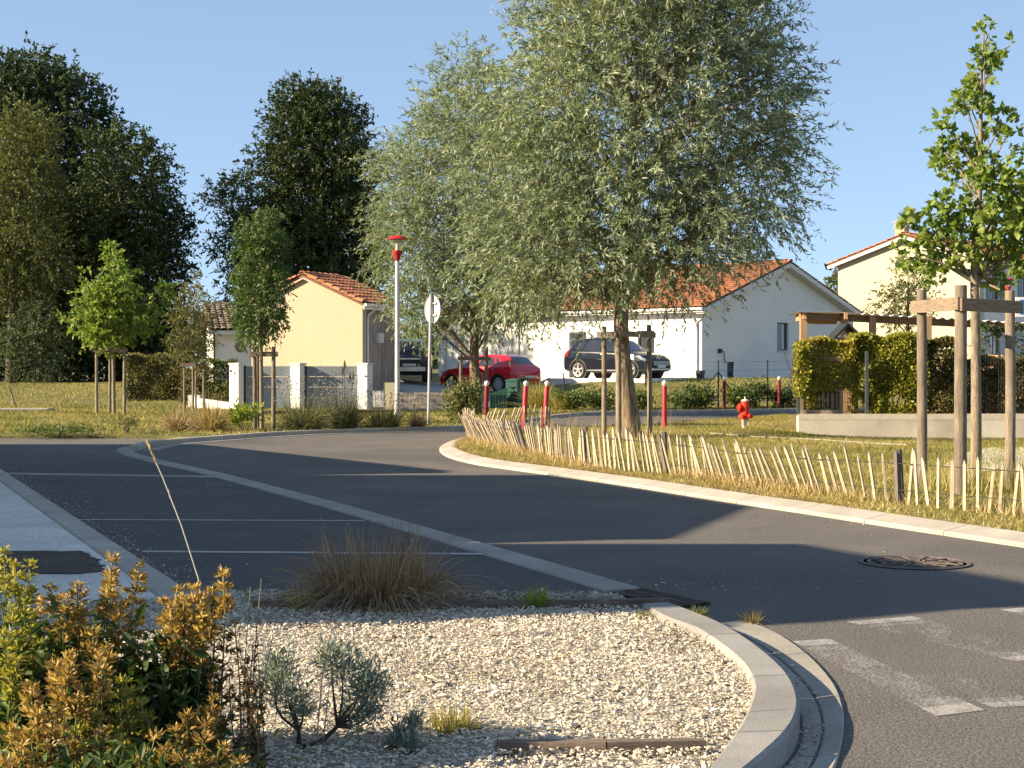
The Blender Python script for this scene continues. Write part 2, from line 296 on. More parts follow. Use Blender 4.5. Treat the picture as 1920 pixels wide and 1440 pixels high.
def worn_paint(name, cover, col=(0.62, 0.60, 0.56)):
    m, n, l = new_mat(name); b = n['Principled BSDF']; out = n['Material Output']
    a = noise(n, l, 3.2, 7, 0.78, stretch=(2.2, .8, 1)); f = noise(n, l, 70, 3, 0.75); ad = n.new('ShaderNodeMath'); ad.operation = 'ADD'; l.new(a.outputs[0], ad.inputs[0]); l.new(f.outputs[0], ad.inputs[1])
    at = n.new('ShaderNodeAttribute'); at.attribute_name = 'v'; a2 = n.new('ShaderNodeMath'); a2.operation = 'ADD'; l.new(ad.outputs[0], a2.inputs[0]); l.new(at.outputs['Fac'], a2.inputs[1])
    r = ramp(n, [(max(0, 1.0 - cover - 0.12) / 2, (0, 0, 0)), (min(1.0, (1.0 - cover + 0.42) / 2), (0.8, 0.8, 0.8))]); hv = n.new('ShaderNodeMath'); hv.operation = 'MULTIPLY'; hv.inputs[1].default_value = 0.5; l.new(a2.outputs[0], hv.inputs[0]); l.new(hv.outputs[0], r.inputs[0])
    tr = n.new('ShaderNodeBsdfTransparent'); mx = n.new('ShaderNodeMixShader'); l.new(r.outputs[0], mx.inputs[0]); l.new(tr.outputs[0], mx.inputs[1]); l.new(b.outputs[0], mx.inputs[2]); l.new(mx.outputs[0], out.inputs[0])
    b.inputs['Base Color'].default_value = (*col, 1); b.inputs['Roughness'].default_value = 0.8; return m
m_worn = worn_paint('worn_crossing_paint', -0.11, (0.50, 0.485, 0.45)); m_line = worn_paint('pale_line_paint', 0.35, (0.55, 0.54, 0.51))
# ================================================================== the ground
def resample(pts, n):
    P = np.array(pts, float); d = np.r_[0, np.cumsum(np.linalg.norm(np.diff(P, axis=0), axis=1))]; t = np.linspace(0, d[-1], n)
    return np.stack([np.interp(t, d, P[:, k]) for k in range(P.shape[1])], 1)
def smooth_line(pts, n=80, it=2):
    P = np.array(pts, float)
    for _ in range(it):
        Q = [P[0]]
        for a, b in zip(P[:-1], P[1:]): Q += [a * .75 + b * .25, a * .25 + b * .75]
        P = np.array(Q + [P[-1]])
    return resample(P, n)
def edge_stones(parent, name, Aq, Bq, zt, zb, mat, length=1.0, gap=0.008, sub=4, bev=0.012, ztB=None):
    """a row of cut stones between edge A and edge B; every stone its own mesh"""
    Aq = np.array(Aq)[:, :2]; Bq = np.array(Bq)[:, :2]
    L = np.linalg.norm(np.diff(Aq, axis=0), axis=1).sum(); n = max(1, int(round(L / length)))
    Ar = resample(Aq, n * sub + 1); Br = resample(Bq, n * sub + 1); ztB = zt if ztB is None else ztB
    for i in range(n):
        a = Ar[i * sub:(i + 1) * sub + 1].copy(); b = Br[i * sub:(i + 1) * sub + 1].copy()
        for e in (a, b):
            t = (e[1] - e[0]); e[0] += t / max(np.linalg.norm(t), 1e-6) * gap / 2; t = (e[-1] - e[-2]); e[-1] -= t / max(np.linalg.norm(t), 1e-6) * gap / 2
        m = MB(); vs = []; fs = []
        for p, q in zip(a, b):
            d = (q - p) / max(np.linalg.norm(q - p), 1e-6) * bev
            vs += [(p[0], p[1], zb), (p[0], p[1], zt - bev), (p[0] + d[0], p[1] + d[1], zt), (q[0] - d[0], q[1] - d[1], ztB), (q[0], q[1], ztB - bev), (q[0], q[1], zb)]
        for k in range(sub):
            for j in range(5): fs.append((k * 6 + j, k * 6 + j + 1, k * 6 + 7 + j, k * 6 + 6 + j))
        fs += [tuple(range(5, -1, -1)), tuple(sub * 6 + j for j in range(6))]
        m.add(vs, fs); m.build(name, mat, parent, world=True)
def struct(name, mat, mb=None, me=None, smooth=False, kind='structure'):
    o = mb.build(name, mat, None, smooth=smooth); o['kind'] = kind; return o
def inside(P, poly):
    x, y = P[:, 0], P[:, 1]; c = np.zeros(len(P), bool); n = len(poly)
    for i in range(n):
        x1, y1 = poly[i][0], poly[i][1]; x2, y2 = poly[i - 1][0], poly[i - 1][1]
        if y1 == y2: continue
        c ^= ((y1 > y) != (y2 > y)) & (x < (x2 - x1) * (y - y1) / (y2 - y1) + x1)
    return c
def scatter(poly, n, rng):
    P = np.array([p[:2] for p in poly]); lo, hi = P.min(0), P.max(0); out = np.zeros((0, 2))
    while len(out) < n:
        q = rng.uniform(lo, hi, (n * 2, 2)); out = np.vstack([out, q[inside(q, P)]])
    return out[:n]
def sheet(name, poly, z, mat, kind='structure'):
    m = MB(); m.add([(p[0], p[1], z) for p in poly], [tuple(range(len(poly)))]); return struct(name, mat, m, kind=kind)
g = MB(); g.add([(-900, -300, -0.8), (900, -300, -0.8), (900, 2000, -0.8), (-900, 2000, -0.8)], [(0, 1, 2, 3)]); struct('ground', m_ground, g)
sheet('road', [(-70, -12), (70, -12), (70, 6), (12, 8.2), (5.3, 13.4), (2.2, 19), (.6, 25.5), (1.4, 31.2), (4.4, 34.6), (8, 40.6), (24, 49.4), (70, 74), (-70, 74)], 0.0, m_asphalt)
# far verge and gardens: front edge follows the far kerb
kerb_far = [G(262, 845), G(270, 840.5), G(285, 837), G(330, 832), G(400, 827), G(500, 819), G(600, 814), G(700, 811), G(800, 808), G(870, 806), (-0.1, 34.4, 0), (0.6, 37.6, 0), (1.3, 40.8, 0), (2.4, 42.6, 0), (5, 43.8, 0), (8.7, 45.6, 0), (20, 50.5, 0), (45, 59, 0)]
kf = smooth_line([p[:2] for p in kerb_far], 140, 2)
lawn_edge = np.vstack([[(-90, 28.4), (-7.2, 28.4), (-6.3, 28.2), (-5.6, 27.55)], kf[kf[:, 0] > -5.2][:] + np.array([0, 0.16]), [(120, 88)]])
lawn_edge = lawn_edge[np.argsort(lawn_edge[:, 0])]
def far_edge(X): return np.interp(X, lawn_edge[:, 0], lawn_edge[:, 1])
xs = np.unique(np.round(np.r_[np.linspace(-90, -14, 39), np.linspace(-14, 14, 113), np.linspace(14, 120, 54)], 3))
ts = np.r_[0, 0.15, np.linspace(0.6, 45, 75), np.linspace(50, 300, 26)]
vs = []; fs = []; nr = len(ts) + 1
for x in xs:
    y0 = float(far_edge(x)); vs.append((x, y0, -0.12))
    for t in ts: vs.append((x, y0 + t, float(hgt(x, y0 + t))))
for i in range(len(xs) - 1):
    for j in range(nr - 1): fs.append((i * nr + j, (i + 1) * nr + j, (i + 1) * nr + j + 1, i * nr + j + 1))
lw = MB(); lw.add(vs, fs); struct('lawn', m_turf, lw, smooth=True)
# kerb of the far side and its gutter strip
kp = kf[kf[:, 1] < 60]
def offset(L, d):
    t = np.gradient(L, axis=0); t /= np.linalg.norm(t, axis=1, keepdims=True); return L + np.stack([-t[:, 1], t[:, 0]], 1) * d
k_far = thing('kerb', None, None); k_far['kind'] = 'structure'
edge_stones(k_far, 'kerb_stone', kp[kp[:, 0] < 12], offset(kp, 0.15)[kp[:, 0] < 12], 0.085, -0.1, m_kerb)
g_far = thing('gutter', None, None); g_far['kind'] = 'structure'
sel = (kp[:, 0] < 1.2) & (kp[:, 0] > -5.86)
edge_stones(g_far, 'gutter_slab', offset(kp, -0.24)[sel], offset(kp, -0.01)[sel], 0.012, -0.1, m_conc)
# concrete strip round the bay mouth, then between the bays and the road
up = [G(*p) for p in ((333, 831), (275, 836.5), (252, 841), (247, 844.5), (256, 851), (290, 861), (350, 874), (423, 889.5), (447, 896), (560, 925), (662, 952), (800, 991), (960, 1036), (1080, 1070), (1207, 1107))]
dn = [(p[0], p[1]) for p in offset(np.array([u[:2] for u in up]), 0.0)]
us = smooth_line([u[:2] for u in up], 90, 2); strip_in = offset(us, -0.25)
if np.linalg.norm(strip_in[60] - np.array(G(662, 966)[:2])) > np.linalg.norm(offset(us, 0.25)[60] - np.array(G(662, 966)[:2])): strip_in = offset(us, 0.25)
st = thing('concrete_strip', None, None); st['kind'] = 'structure'
edge_stones(st, 'strip_slab', us, strip_in, 0.014, -0.1, m_conc)
# parking bays, pale lines across them, pavement with its kerb
pk0, pk1 = np.array(G(0, 885)[:2]), np.array(G(333, 1107)[:2]); pdir = (pk0 - pk1) / np.linalg.norm(pk0 - pk1)
pA = pk1 - pdir * 0.75; pB = pk0 + pdir * 9.0; pn = np.array([-pdir[1], pdir[0]]); pn = pn if pn[0] < 0 else -pn
bay = [tuple(pA - pn * 0.0), (us[-1][0] - 0.18, us[-1][1] - 0.15)] + [tuple(p) for p in strip_in[::-1][4:70]] + [tuple(pk0 + pdir * 1.0)]
sheet('parking_bay', [(p[0], p[1]) for p in bay], 0.004, m_asphalt2)
pline = np.array([pA, pB])
kpv = thing('kerb', None, None); kpv['kind'] = 'structure'
edge_stones(kpv, 'kerb_stone', pline, pline + pn * 0.2, 0.05, -0.1, m_kerb)
pv = [tuple(pA + pn * 0.208), tuple(pB + pn * 0.208), tuple(pB + pn * 1.9), tuple(pA + pn * 1.9)]
pm = MB(); pm.prism([(p[0], p[1]) for p in pv][::-1], -0.1, 0.042); struct('pavement', m_pave, pm)
# strip of dark soil let into the pavement
q = smooth_line([G(*p, .05)[:2] for p in ((-60, 1034), (40, 1031), (120, 1032), (158, 1032), (172, 1040), (196, 1064), (192, 1071), (120, 1075), (50, 1072), (-60, 1075))], 60, 2); rq = np.random.default_rng(2)
m = MB(); m.add([(p[0] + rq.normal(0, .018), p[1] + rq.normal(0, .018), 0.047) for p in q], [tuple(range(60))]); struct('tree_pit_soil', m_soil, m)
# left lawn of the off-street plots
gl = MB(); e0, e1 = pA + pn * 1.91, pB + pn * 1.91
gl.prism([tuple(e0), tuple(e1), (-70, e1[1]), (-70, -12), (-3.6, -12), (-3.4, 7.6)], -0.1, 0.03); struct('verge', m_turf, gl)
a0, a1 = G(0, 890), G(425, 896.5); d = np.array(a1[:2]) - np.array(a0[:2]); d /= np.linalg.norm(d); nn = np.array([-d[1], d[0]])
cs = thing('concrete_strip', None, None); cs['kind'] = 'structure'
edge_stones(cs, 'strip_slab', [np.array(a0[:2]) - d * 0.05, np.array(a1[:2]) - d * 0.1], [np.array(a0[:2]) - d * 0.05 + nn * 0.2, np.array(a1[:2]) - d * 0.1 + nn * 0.2], 0.013, -0.1, m_conc)
def painted(name, quad, z, mat, v=0.0, n=1):
    m = MB(); m.add([(p[0], p[1], z) for p in quad], [(0, 1, 2, 3)]); o = struct(name, mat, m)
    at = o.data.attributes.new('v', 'FLOAT', 'FACE'); at.data.foreach_set('value', np.full(len(o.data.polygons), v, np.float32)); return o
b0, b1 = G(146, 976), G(684, 978)
painted('bay_pale_line', [(b0[0], b0[1] - .03), (b1[0], b1[1] - .03), (b1[0], b1[1] + .03), (b0[0], b0[1] + .03)], 0.009, m_line, 0.1)
c0, c1 = G(268, 1036), G(940, 1041)
painted('bay_pale_line', [(c0[0], c0[1] - .045), (c1[0], c1[1] - .045), (c1[0], c1[1] + .045), (c0[0], c0[1] + .045)], 0.009, m_line, -0.02)  # wider and fainter pale line across the near bay
# island across the road: verge, its kerb
io = [G(870, 823), G(848, 829), G(830, 836), G(821, 845), G(838, 859), G(895, 873), G(941, 879), G(1013, 889), G(1092, 900), G(1182, 913), G(1273, 928), G(1388, 946), G(1491, 961), G(1642, 985), G(1793, 1008), G(1914, 1026), G(2100, 1056), G(2400, 1104), (6.2, 8.0), (9.5, 5.2), (13.5, 2.6)]
ios = smooth_line([p[:2] for p in io], 120, 2); iin = offset(ios, 0.27)
if np.linalg.norm(iin[60] - np.array([9, 25])) > np.linalg.norm(offset(ios, -0.27)[60] - np.array([9, 25])): iin = offset(ios, -0.27)
ki = thing('kerb', None, None); ki['kind'] = 'structure'
edge_stones(ki, 'kerb_stone', ios, iin, 0.035, -0.1, m_kerb, ztB=0.075)
isl = [tuple(p) for p in iin[::1]] + [(16, 4), (70, 1), (70, 75), (24, 50.2), (7.4, 41.4), (3.8, 35.2), (2.9, 33.4), (0.9, 32.2), (0.0, 30.6)]
def ihgt(X, Y):
    X = np.asarray(X, float); Y = np.asarray(Y, float)
    return .07 - .30 * sstep(4.7, 7.4, X) * sstep(25.8, 31.6, Y) * (1 - sstep(33, 34.5, Y)) + .012 * np.sin(X * 1.7) * np.sin(Y * 1.3)
from mathutils.geometry import delaunay_2d_cdt
bp = np.array(isl); gx, gy_ = np.meshgrid(np.arange(-1, 12.5, .3), np.arange(12, 42, .3)); gp_ = np.c_[gx.ravel(), gy_.ravel()] + .01; gp_ = gp_[inside(gp_, bp)]; gp_ = gp_[np.min(np.linalg.norm(gp_[:, None] - bp[None], axis=2), 1) > .2]
al = np.vstack([bp, gp_]); res = delaunay_2d_cdt([Vector(p) for p in al], [], [list(range(len(bp)))], 1, 1e-5)
im = MB(); vv = np.array([v[:] for v in res[0]]); zz = ihgt(vv[:, 0], vv[:, 1]); nb = len(bp)
im.add([(p[0], p[1], z) for p, z in zip(vv, zz)], [tuple(f) for f in res[2]]); im.add([(p[0], p[1], float(ihgt(*p))) for p in bp] + [(p[0], p[1], -.12) for p in bp], [(i, (i + 1) % nb, nb + (i + 1) % nb, nb + i) for i in range(nb)]); struct('island_verge', m_island, im, smooth=True)
# pale gravel path at the right and a thin garden edging on the turf
q = [G(1770, 871, .09), G(1800, 850, .09), G(1850, 838, .09), G(2100, 836, .09), G(2200, 880, .09), G(1790, 882, .09)]
m = MB(); pq = [p[:2] for p in q]; pp = np.array(pq); gxx, gyy = np.meshgrid(np.arange(5, 14, .3), np.arange(17, 31, .3)); ppi = np.c_[gxx.ravel(), gyy.ravel()]; ppi = ppi[inside(ppi, pp)]; al = np.vstack([resample(np.vstack([pp, pp[:1]]), 60)[:-1], ppi]); res = delaunay_2d_cdt([Vector(p) for p in al], [], [list(range(59))], 1, 1e-5)
m.add([(p[0], p[1], float(ihgt(p[0], p[1])) + .012) for p in res[0]], [tuple(f) for f in res[2]]); struct('path', m_pave, m, smooth=True)
e = MB(); P = [G(1330, 812, .09), G(1430, 819, .09), G(1530, 825, .09), G(1640, 831, .09), G(1700, 834, .09)]
P = resample(np.array(P)[:, :2], 30); e.tube([(p[0], p[1], float(ihgt(p[0], p[1])) + .02) for p in P], 0.013, 6); o = e.build('garden_edging', m_conc, None); mark(o, 'thin pale garden edging lying along the island turf before the hedge wall', 'edging')
# driveway between the cream garage and the white house
dv = []; dn_ = []
for y in np.linspace(47, 64, 35):
    a = -5.2 if y < 55 else -5.2 + (y - 55) * 0.1; b = 0.2 + 0.0 * y
    dv.append([(x, y, float(hgt(x, y)) + 0.012) for x in np.linspace(a, b, 12)])
m = MB(); vs = [p for r in dv for p in r]; m.add(vs, [(i * 12 + j, i * 12 + j + 1, (i + 1) * 12 + j + 1, (i + 1) * 12 + j) for i in range(34) for j in range(11)]); struct('driveway', m_drive, m, smooth=True)
sheet('gate_apron', [(-8.9, 44.6), (-3.6, 44.9), (-3.6, 45.85), (-9.0, 45.85)], 0.075, m_conc)
# footway behind the far kerb of the side street
kk = kf[(kf[:, 0] > 2.0) & (kf[:, 0] < 14)]
m = MB(); o1 = offset(kk, 0.17); o2 = offset(kk, 1.0); n = len(kk)
m.add([(p[0], p[1], 0.078) for p in o1] + [(p[0], p[1], 0.078 + 0.0) for p in o2], [(i, i + 1, n + i + 1, n + i) for i in range(n - 1)]); struct('footway', m_conc, m)
# foreground bed: kerb, gutter, flush edging, gravel
ko = [G(*p, .10) for p in ((1257, 1129), (1297, 1143), (1366, 1171), (1422, 1209), (1460, 1240), (1486, 1269), (1501, 1306), (1498, 1339), (1476, 1373), (1431, 1413), (1385, 1450), (1310, 1500), (1180, 1570), (900, 1680))]
kin = [G(*p, .10) for p in ((1204, 1131), (1247, 1158), (1300, 1173), (1340, 1200), (1372, 1224), (1396, 1247), (1412, 1280), (1410, 1305), (1388, 1356), (1347, 1412), (1300, 1470), (1200, 1540), (1050, 1610), (820, 1700))]
kos = smooth_line([p[:2] for p in ko], 100, 2); kis = smooth_line([p[:2] for p in kin], 100, 2)
kb = thing('kerb', None, None); kb['kind'] = 'structure'
edge_stones(kb, 'kerb_stone', kos, kis, 0.10, -0.1, m_kerb_grey, length=1.0, sub=10, bev=0.014)
go = [G(*p) for p in ((1395, 1166), (1440, 1182), (1473, 1199), (1522, 1235), (1565, 1284), (1581, 1324), (1584, 1367), (1574, 1419), (1560, 1460), (1500, 1540), (1400, 1620), (1150, 1760))]
gs = smooth_line([p[:2] for p in go], 90, 2)
gi = np.array([kos[np.argmin(np.linalg.norm(kos - p, axis=1))] for p in gs]); gi = resample(gi + (gs - gi) / np.linalg.norm(gs - gi, axis=1, keepdims=True) * 0.008, 90)
gt = thing('gutter', None, None); gt['kind'] = 'structure'
mid = gi * 0.5 + gs * 0.5
edge_stones(gt, 'gutter_slab', gs, mid + (gs - mid) * 0.02, 0.012, -0.1, m_conc, length=1.0, sub=8, bev=0.006, ztB=0.004)
edge_stones(gt, 'gutter_slab', mid - (mid - gi) * 0.02, gi, 0.001, -0.1, m_conc, length=1.0, sub=8, bev=0.006, ztB=-0.004 + 0.006)
fe = thing('concrete_strip', None, None); fe['kind'] = 'structure'
edge_stones(fe, 'edging_slab', [(-1.75, 8.46), (0.58, 8.40)], [(-1.75, 8.60), (0.58, 8.55)], 0.05, -0.1, m_conc, length=0.8)
bed = [tuple(p) for p in kis[::2]] + [(-4.5, 4.0), (-4.6, 7.75), (-1.8, 8.3), (-1.75, 8.45), (0.6, 8.39)]
bm_ = MB(); bm_.prism(bed, -0.1, 0.062); struct('gravel_bed', m_gravel_bed, bm_)
rng = np.random.default_rng(5)
octv = np.array([(1, 0, 0), (0, 1, 0), (-1, 0, 0), (0, -1, 0), (0, 0, 1), (0, 0, -1)], float)
octf = np.array([(0, 1, 4), (1, 2, 4), (2, 3, 4), (3, 0, 4), (1, 0, 5), (2, 1, 5), (3, 2, 5), (0, 3, 5)])
def stones(name, P, size, rng, mat, v):
    n = len(P); J = octv[None] * rng.uniform(0.6, 1.25, (n, 6, 1)) * np.stack([rng.uniform(.7, 1.35, n), rng.uniform(.5, 1.0, n), rng.uniform(.3, .62, n)], 1)[:, None]
    a, b = rng.uniform(0, 6.28, n), rng.normal(0, .35, n); ca, sa, cb, sb = np.cos(a), np.sin(a), np.cos(b), np.sin(b)
    J = J * np.reshape(size, (-1, 1, 1)); x = J[..., 0] * cb[:, None] - J[..., 2] * sb[:, None]; z = J[..., 0] * sb[:, None] + J[..., 2] * cb[:, None]; y = J[..., 1]
    W = np.stack([x * ca[:, None] - y * sa[:, None], x * sa[:, None] + y * ca[:, None], z], -1) + P[:, None]
    return poly_cloud(name, W[:, octf].reshape(-1, 3, 3), mat, None, np.repeat(v, 8))
vis = [p for p in bed if p[1] > 4.2] ; vis = [tuple(p) for p in kis if p[1] > 4.3] + [(-2.6, 4.3), (-2.75, 7.9), (-1.8, 8.3), (-1.75, 8.42), (0.55, 8.36)]
Pg = scatter(vis, 63000, rng); mound = 0.02 * np.sin(Pg[:, 0] * 2.2 + 1) * np.cos(Pg[:, 1] * 2.6)
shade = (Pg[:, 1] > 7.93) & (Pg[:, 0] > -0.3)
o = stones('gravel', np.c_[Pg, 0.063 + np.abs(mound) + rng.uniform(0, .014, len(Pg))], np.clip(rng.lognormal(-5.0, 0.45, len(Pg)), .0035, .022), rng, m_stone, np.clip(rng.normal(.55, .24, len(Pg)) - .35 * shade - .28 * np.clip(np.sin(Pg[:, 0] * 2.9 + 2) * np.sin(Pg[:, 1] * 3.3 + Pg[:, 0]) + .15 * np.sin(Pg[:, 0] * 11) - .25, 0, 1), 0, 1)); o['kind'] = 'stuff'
Pq = scatter(vis, 420, rng); lq = rng.uniform(.012, .04, 420); o = poly_cloud('leaf_litter', leaf_quads(np.c_[Pq, np.full(420, .092)], nrm(rng.normal(size=(420, 3)) * np.array([1, 1, .25])), lq, lq * .35, rng), l_drybrown, None, rng.uniform(.1, 1, 420)); o['kind'] = 'stuff'
# loose chippings on the asphalt and in the gutter
t = rng.uniform(0, 1, 1300) ** 1.2; Pl = pA[None] + (pB - pA)[None] * t[:, None] * 0.62 - pn[None] * rng.exponential(0.13, 1300)[:, None]
Pl2 = scatter([(-4.8, 17), (-2.4, 9), (3.0, 8), (4.2, 12), (0, 24)], 130, rng); i = rng.integers(5, 85, 420); tt = rng.uniform(0, 1, 420)[:, None] ** 2
Pl3 = gi[i] * (1 - tt * .55) + gs[i] * tt * .55 + rng.normal(0, .01, (420, 2))
Pl4 = np.array([0.95, 9.15]) + rng.normal(0, 1, (90, 2)) * np.array([.3, .18]); Pl4 = Pl4[(Pl4[:, 1] > 8.95)]
Pa = np.vstack([Pl, Pl2, Pl3, Pl4]); o = stones('loose_gravel', np.c_[Pa, np.full(len(Pa), .010)], rng.uniform(.0035, .011, len(Pa)), rng, m_stone, rng.uniform(.05, .7, len(Pa))); o['kind'] = 'stuff'
# worn crossing bars
for q, v in (([(1.71, 7.86), (2.09, 8.03), (2.50, 6.88), (2.22, 6.80)], .0), ([(1.33, 7.30), (1.52, 7.36), (1.79, 5.83), (1.58, 5.73)], .06), ([(1.58, 6.75), (1.80, 6.80), (2.06, 5.93), (1.84, 5.87)], -.02), ([(2.62, 8.25), (3.0, 8.42), (3.4, 7.2), (3.05, 7.1)], .05), ([(2.3, 6.4), (2.6, 6.5), (2.75, 5.9), (2.45, 5.8)], -.05)):
    # bars are finely split so that their ends can be crisper than their middles
    q = np.array(q); N = 12; m = MB(); vv = []
    for i in range(N):
        a, b = i / N, (i + 1) / N
        m.add([tuple(q[0] + (q[3] - q[0]) * a) + (.004,), tuple(q[1] + (q[2] - q[1]) * a) + (.004,), tuple(q[1] + (q[2] - q[1]) * b) + (.004,), tuple(q[0] + (q[3] - q[0]) * b) + (.004,)], [(0, 1, 2, 3)]); vv.append(v + (.30 if i == N - 1 or (i == 0 and v != -.02) else (.1 if i in (1, N - 2) else 0)) - (.3 * (1 - i / 5) if v == -.02 and i < 5 else 0))
    o = struct('crossing_marking', m_worn, m); at = o.data.attributes.new('v', 'FLOAT', 'FACE'); at.data.foreach_set('value', np.array(vv, np.float32))
# drain grate and manhole cover
gr = thing('drain_grate', 'rusty dark drain grate set in the asphalt at the end of the concrete strip', 'drain grate', G(1237, 1125))
def gp(u, v): # local frame over the grate
    a, b, c = np.array(G(1150, 1115)), np.array(G(1204, 1108)), np.array(G(1326, 1135)); return a + (b - a) * v + (c - b) * u
f = MB(); cs_ = [gp(0, 0), gp(1, 0), gp(1, 1), gp(0, 1)]
f.add([(p[0], p[1], 0.003) for p in cs_], [(0, 1, 2, 3)]); f.build('grate_bed', m_black, gr, world=True)
for k in range(15):
    u = (k + .5) / 15; b = MB(); b.beam(tuple(gp(u, .06)[:2]) + (.011,), tuple(gp(u, .94)[:2]) + (.011,), .026, .012); b.build('grate_bar', m_iron, gr, world=True)
for v in (0.0, .5, 1.0):
    b = MB(); b.beam(tuple(gp(-.01, v)[:2]) + (.010,), tuple(gp(1.01, v)[:2]) + (.010,), .03, .016); b.build('grate_frame', m_iron, gr, world=True)
mh = thing('manhole_cover', 'round rusty cast iron manhole cover in the road on the shadow edge', 'manhole cover', G(1715, 1056))
c = G(1715, 1056); b = MB(); b.lathe([(.0001, .004), (.33, .004), (.34, .001)], 40, (c[0], c[1], .002)); b.build('lid', m_cover, mh, world=True)
for r in (.35, .30, .22, .14, .06):
    b = MB(); b.lathe([(r - .014, .004), (r - .012, .008), (r + .012, .008), (r + .014, .004)], 36, (c[0], c[1], .002)); b.build('cover_rib', m_cover, mh, world=True)
for k in range(12):
    a = k * math.pi / 6; b = MB(); b.beam((c[0] + .08 * math.cos(a), c[1] + .08 * math.sin(a), .011), (c[0] + .29 * math.cos(a), c[1] + .29 * math.sin(a), .011), .02, .008); b.build('cover_rib', m_cover, mh, world=True)
# timber boards edging the bed
def board(pts, hgt_, th, label, mat=m_timber):
    p0 = pts[0]; t = thing('timber_board', label, 'timber board', (p0[0], p0[1], 0)); b = MB()
    for a, q in zip(pts[:-1], pts[1:]): b.beam(a, q, th, hgt_)
    b.build('board', mat, t, world=True); return t
board([(-1.33, 7.90, .075), (-.7, 7.89, .077), (.05, 7.92, .075), (.82, 7.98, .076)], .06, .03, 'long thin brown timber edging board below the brown sedge clump')
board([(-.05, 4.93, .080), (.30, 4.90, .088), (.62, 4.95, .080)], .05, .04, 'split grey timber board lying at the front of the gravel bed')
# ================================================================== buildings
ROT = math.atan2(.743, .669)          # the whole street is laid out on this angle
UX, UY = Vector((math.cos(ROT), math.sin(ROT), 0)), Vector((-math.sin(ROT), math.cos(ROT), 0))
def half_tile(L=.42, W=.25, hh=.055, n=5):
    m = MB(); vs = []
    for t, k in ((0, 1.0), (1, .86)):
        for j in range(n + 1):
            a = math.pi * j / n; vs.append((-math.cos(a) * W / 2 * k, t * L, math.sin(a) * hh * (1.0 if t == 0 else .9) + (0.02 if t == 0 else 0)))
    for j in range(n + 1):
        a = math.pi * j / n; vs.append((-math.cos(a) * (W / 2 - .012), 0, math.sin(a) * (hh - .014) + .02))
    fs = [(j, j + 1, n + 2 + j, n + 1 + j) for j in range(n)] + [(j, 2 * n + 2 + j, 2 * n + 3 + j, j + 1) for j in range(n)]
    m.add(vs, fs); me = bpy.data.meshes.new('tile'); me.from_pydata(m.v, [], m.f); return me
TILE = half_tile(); TILE.materials.append(m_tile); TILE2 = half_tile(); TILE2.materials.append(m_tile2)
def tile_roof(roof, o, along, up, ncol, nrow, pitch_w, exp, mesh, keep, rnd, mat, first_world):
    """courses of curved tiles: o eave corner, along the eave, up the slope (local frame of the house)"""
    o, along, up = Vector(o), Vector(along).normalized(), Vector(up).normalized(); nn = along.cross(up)
    if nn.z < 0: nn = -nn
    x = up.cross(nn); base = Matrix((x, up, nn)).transposed()
    cells = [(i, j) for j in range(nrow) for i in range(ncol)]
    mw = first_world
    cells.sort(key=lambda c: (mw @ (o + along * (c[0] + .5) * pitch_w + up * c[1] * exp)).length)
    tv = np.array([v.co[:] for v in mesh.vertices]); rest = []
    for k, (i, j) in enumerate(cells):
        p = o + along * ((i + .5) * pitch_w) + up * (j * exp - .05) + nn * (rnd.uniform(.0, .012) + .012)
        m3 = base @ Matrix.Rotation(rnd.gauss(0, .018), 3, 'Z') @ Matrix.Rotation(-.045, 3, 'X')
        if k < keep:
            t = link('tile', mesh, roof); t.matrix_local = Matrix.Translation(p) @ m3.to_4x4()
        else: rest.append((p, m3))
    if rest:
        b = MB(); fs = [tuple(f.vertices) for f in mesh.polygons]
        for p, m3 in rest: b.add([tuple(p + m3 @ Vector(v)) for v in tv], fs)
        r = b.build('tiles', mat, roof); r['kind'] = 'stuff'
def ridge_tiles(roof, p, q, mesh, rnd, step=.36):
    p, q = Vector(p), Vector(q); d = (q - p).normalized(); n = int((q - p).length / step); x = d.cross(Vector((0, 0, 1))).normalized(); zz = x.cross(d)
    for k in range(n):
        t = link('tile', mesh, roof); t.matrix_local = Matrix.Translation(p + d * (k * step) + Vector((0, 0, rnd.uniform(0, .012)))) @ Matrix((x, d, zz)).transposed().to_4x4() @ Matrix.Diagonal((1.15, 1.0, 1.5, 1))
def frame_window(parent, cx, cz, ww, hh, y, name='window', glass=None, axis='y', sill=True, mull=1, fm=None, recess=.10):
    """window in a wall of the local frame: plane y = const facing -y, or x = const facing -x; frame set back in the reveal"""
    fm = fm or m_darkgrey; glass = glass or m_glass
    def T(u, v, d): return (u, y + d, v) if axis == 'y' else (y + d, u, v)
    def bx(m, u0, u1, v0, v1, d0, d1):
        a, b = T(u0, v0, d0), T(u1, v1, d1); m.box([(p + q) / 2 for p, q in zip(a, b)], [abs(p - q) for p, q in zip(a, b)])
    m = MB(); t = .06
    x0, x1, z0, z1 = cx - ww / 2, cx + ww / 2, cz - hh / 2, cz + hh / 2
    bx(m, x0, x0 + t, z0, z1, recess, recess + .06); bx(m, x1 - t, x1, z0, z1, recess, recess + .06); bx(m, x0 + t, x1 - t, z0, z0 + t, recess, recess + .06); bx(m, x0 + t, x1 - t, z1 - t, z1, recess, recess + .06)
    for k in range(1, mull + 1):
        u = x0 + ww * k / (mull + 1); bx(m, u - .025, u + .025, z0 + t, z1 - t, recess + .002, recess + .058)
    w_ = m.build(name, fm, parent)
    p = MB(); bx(p, x0 + t, x1 - t, z0 + t, z1 - t, recess + .025, recess + .035); p.build('pane', glass, w_)
    if sill:
        s = MB(); bx(s, x0 - .05, x1 + .05, z0 - .06, z0 - .001, -.05, recess); s.build('sill', m_fascia, w_)
    return w_
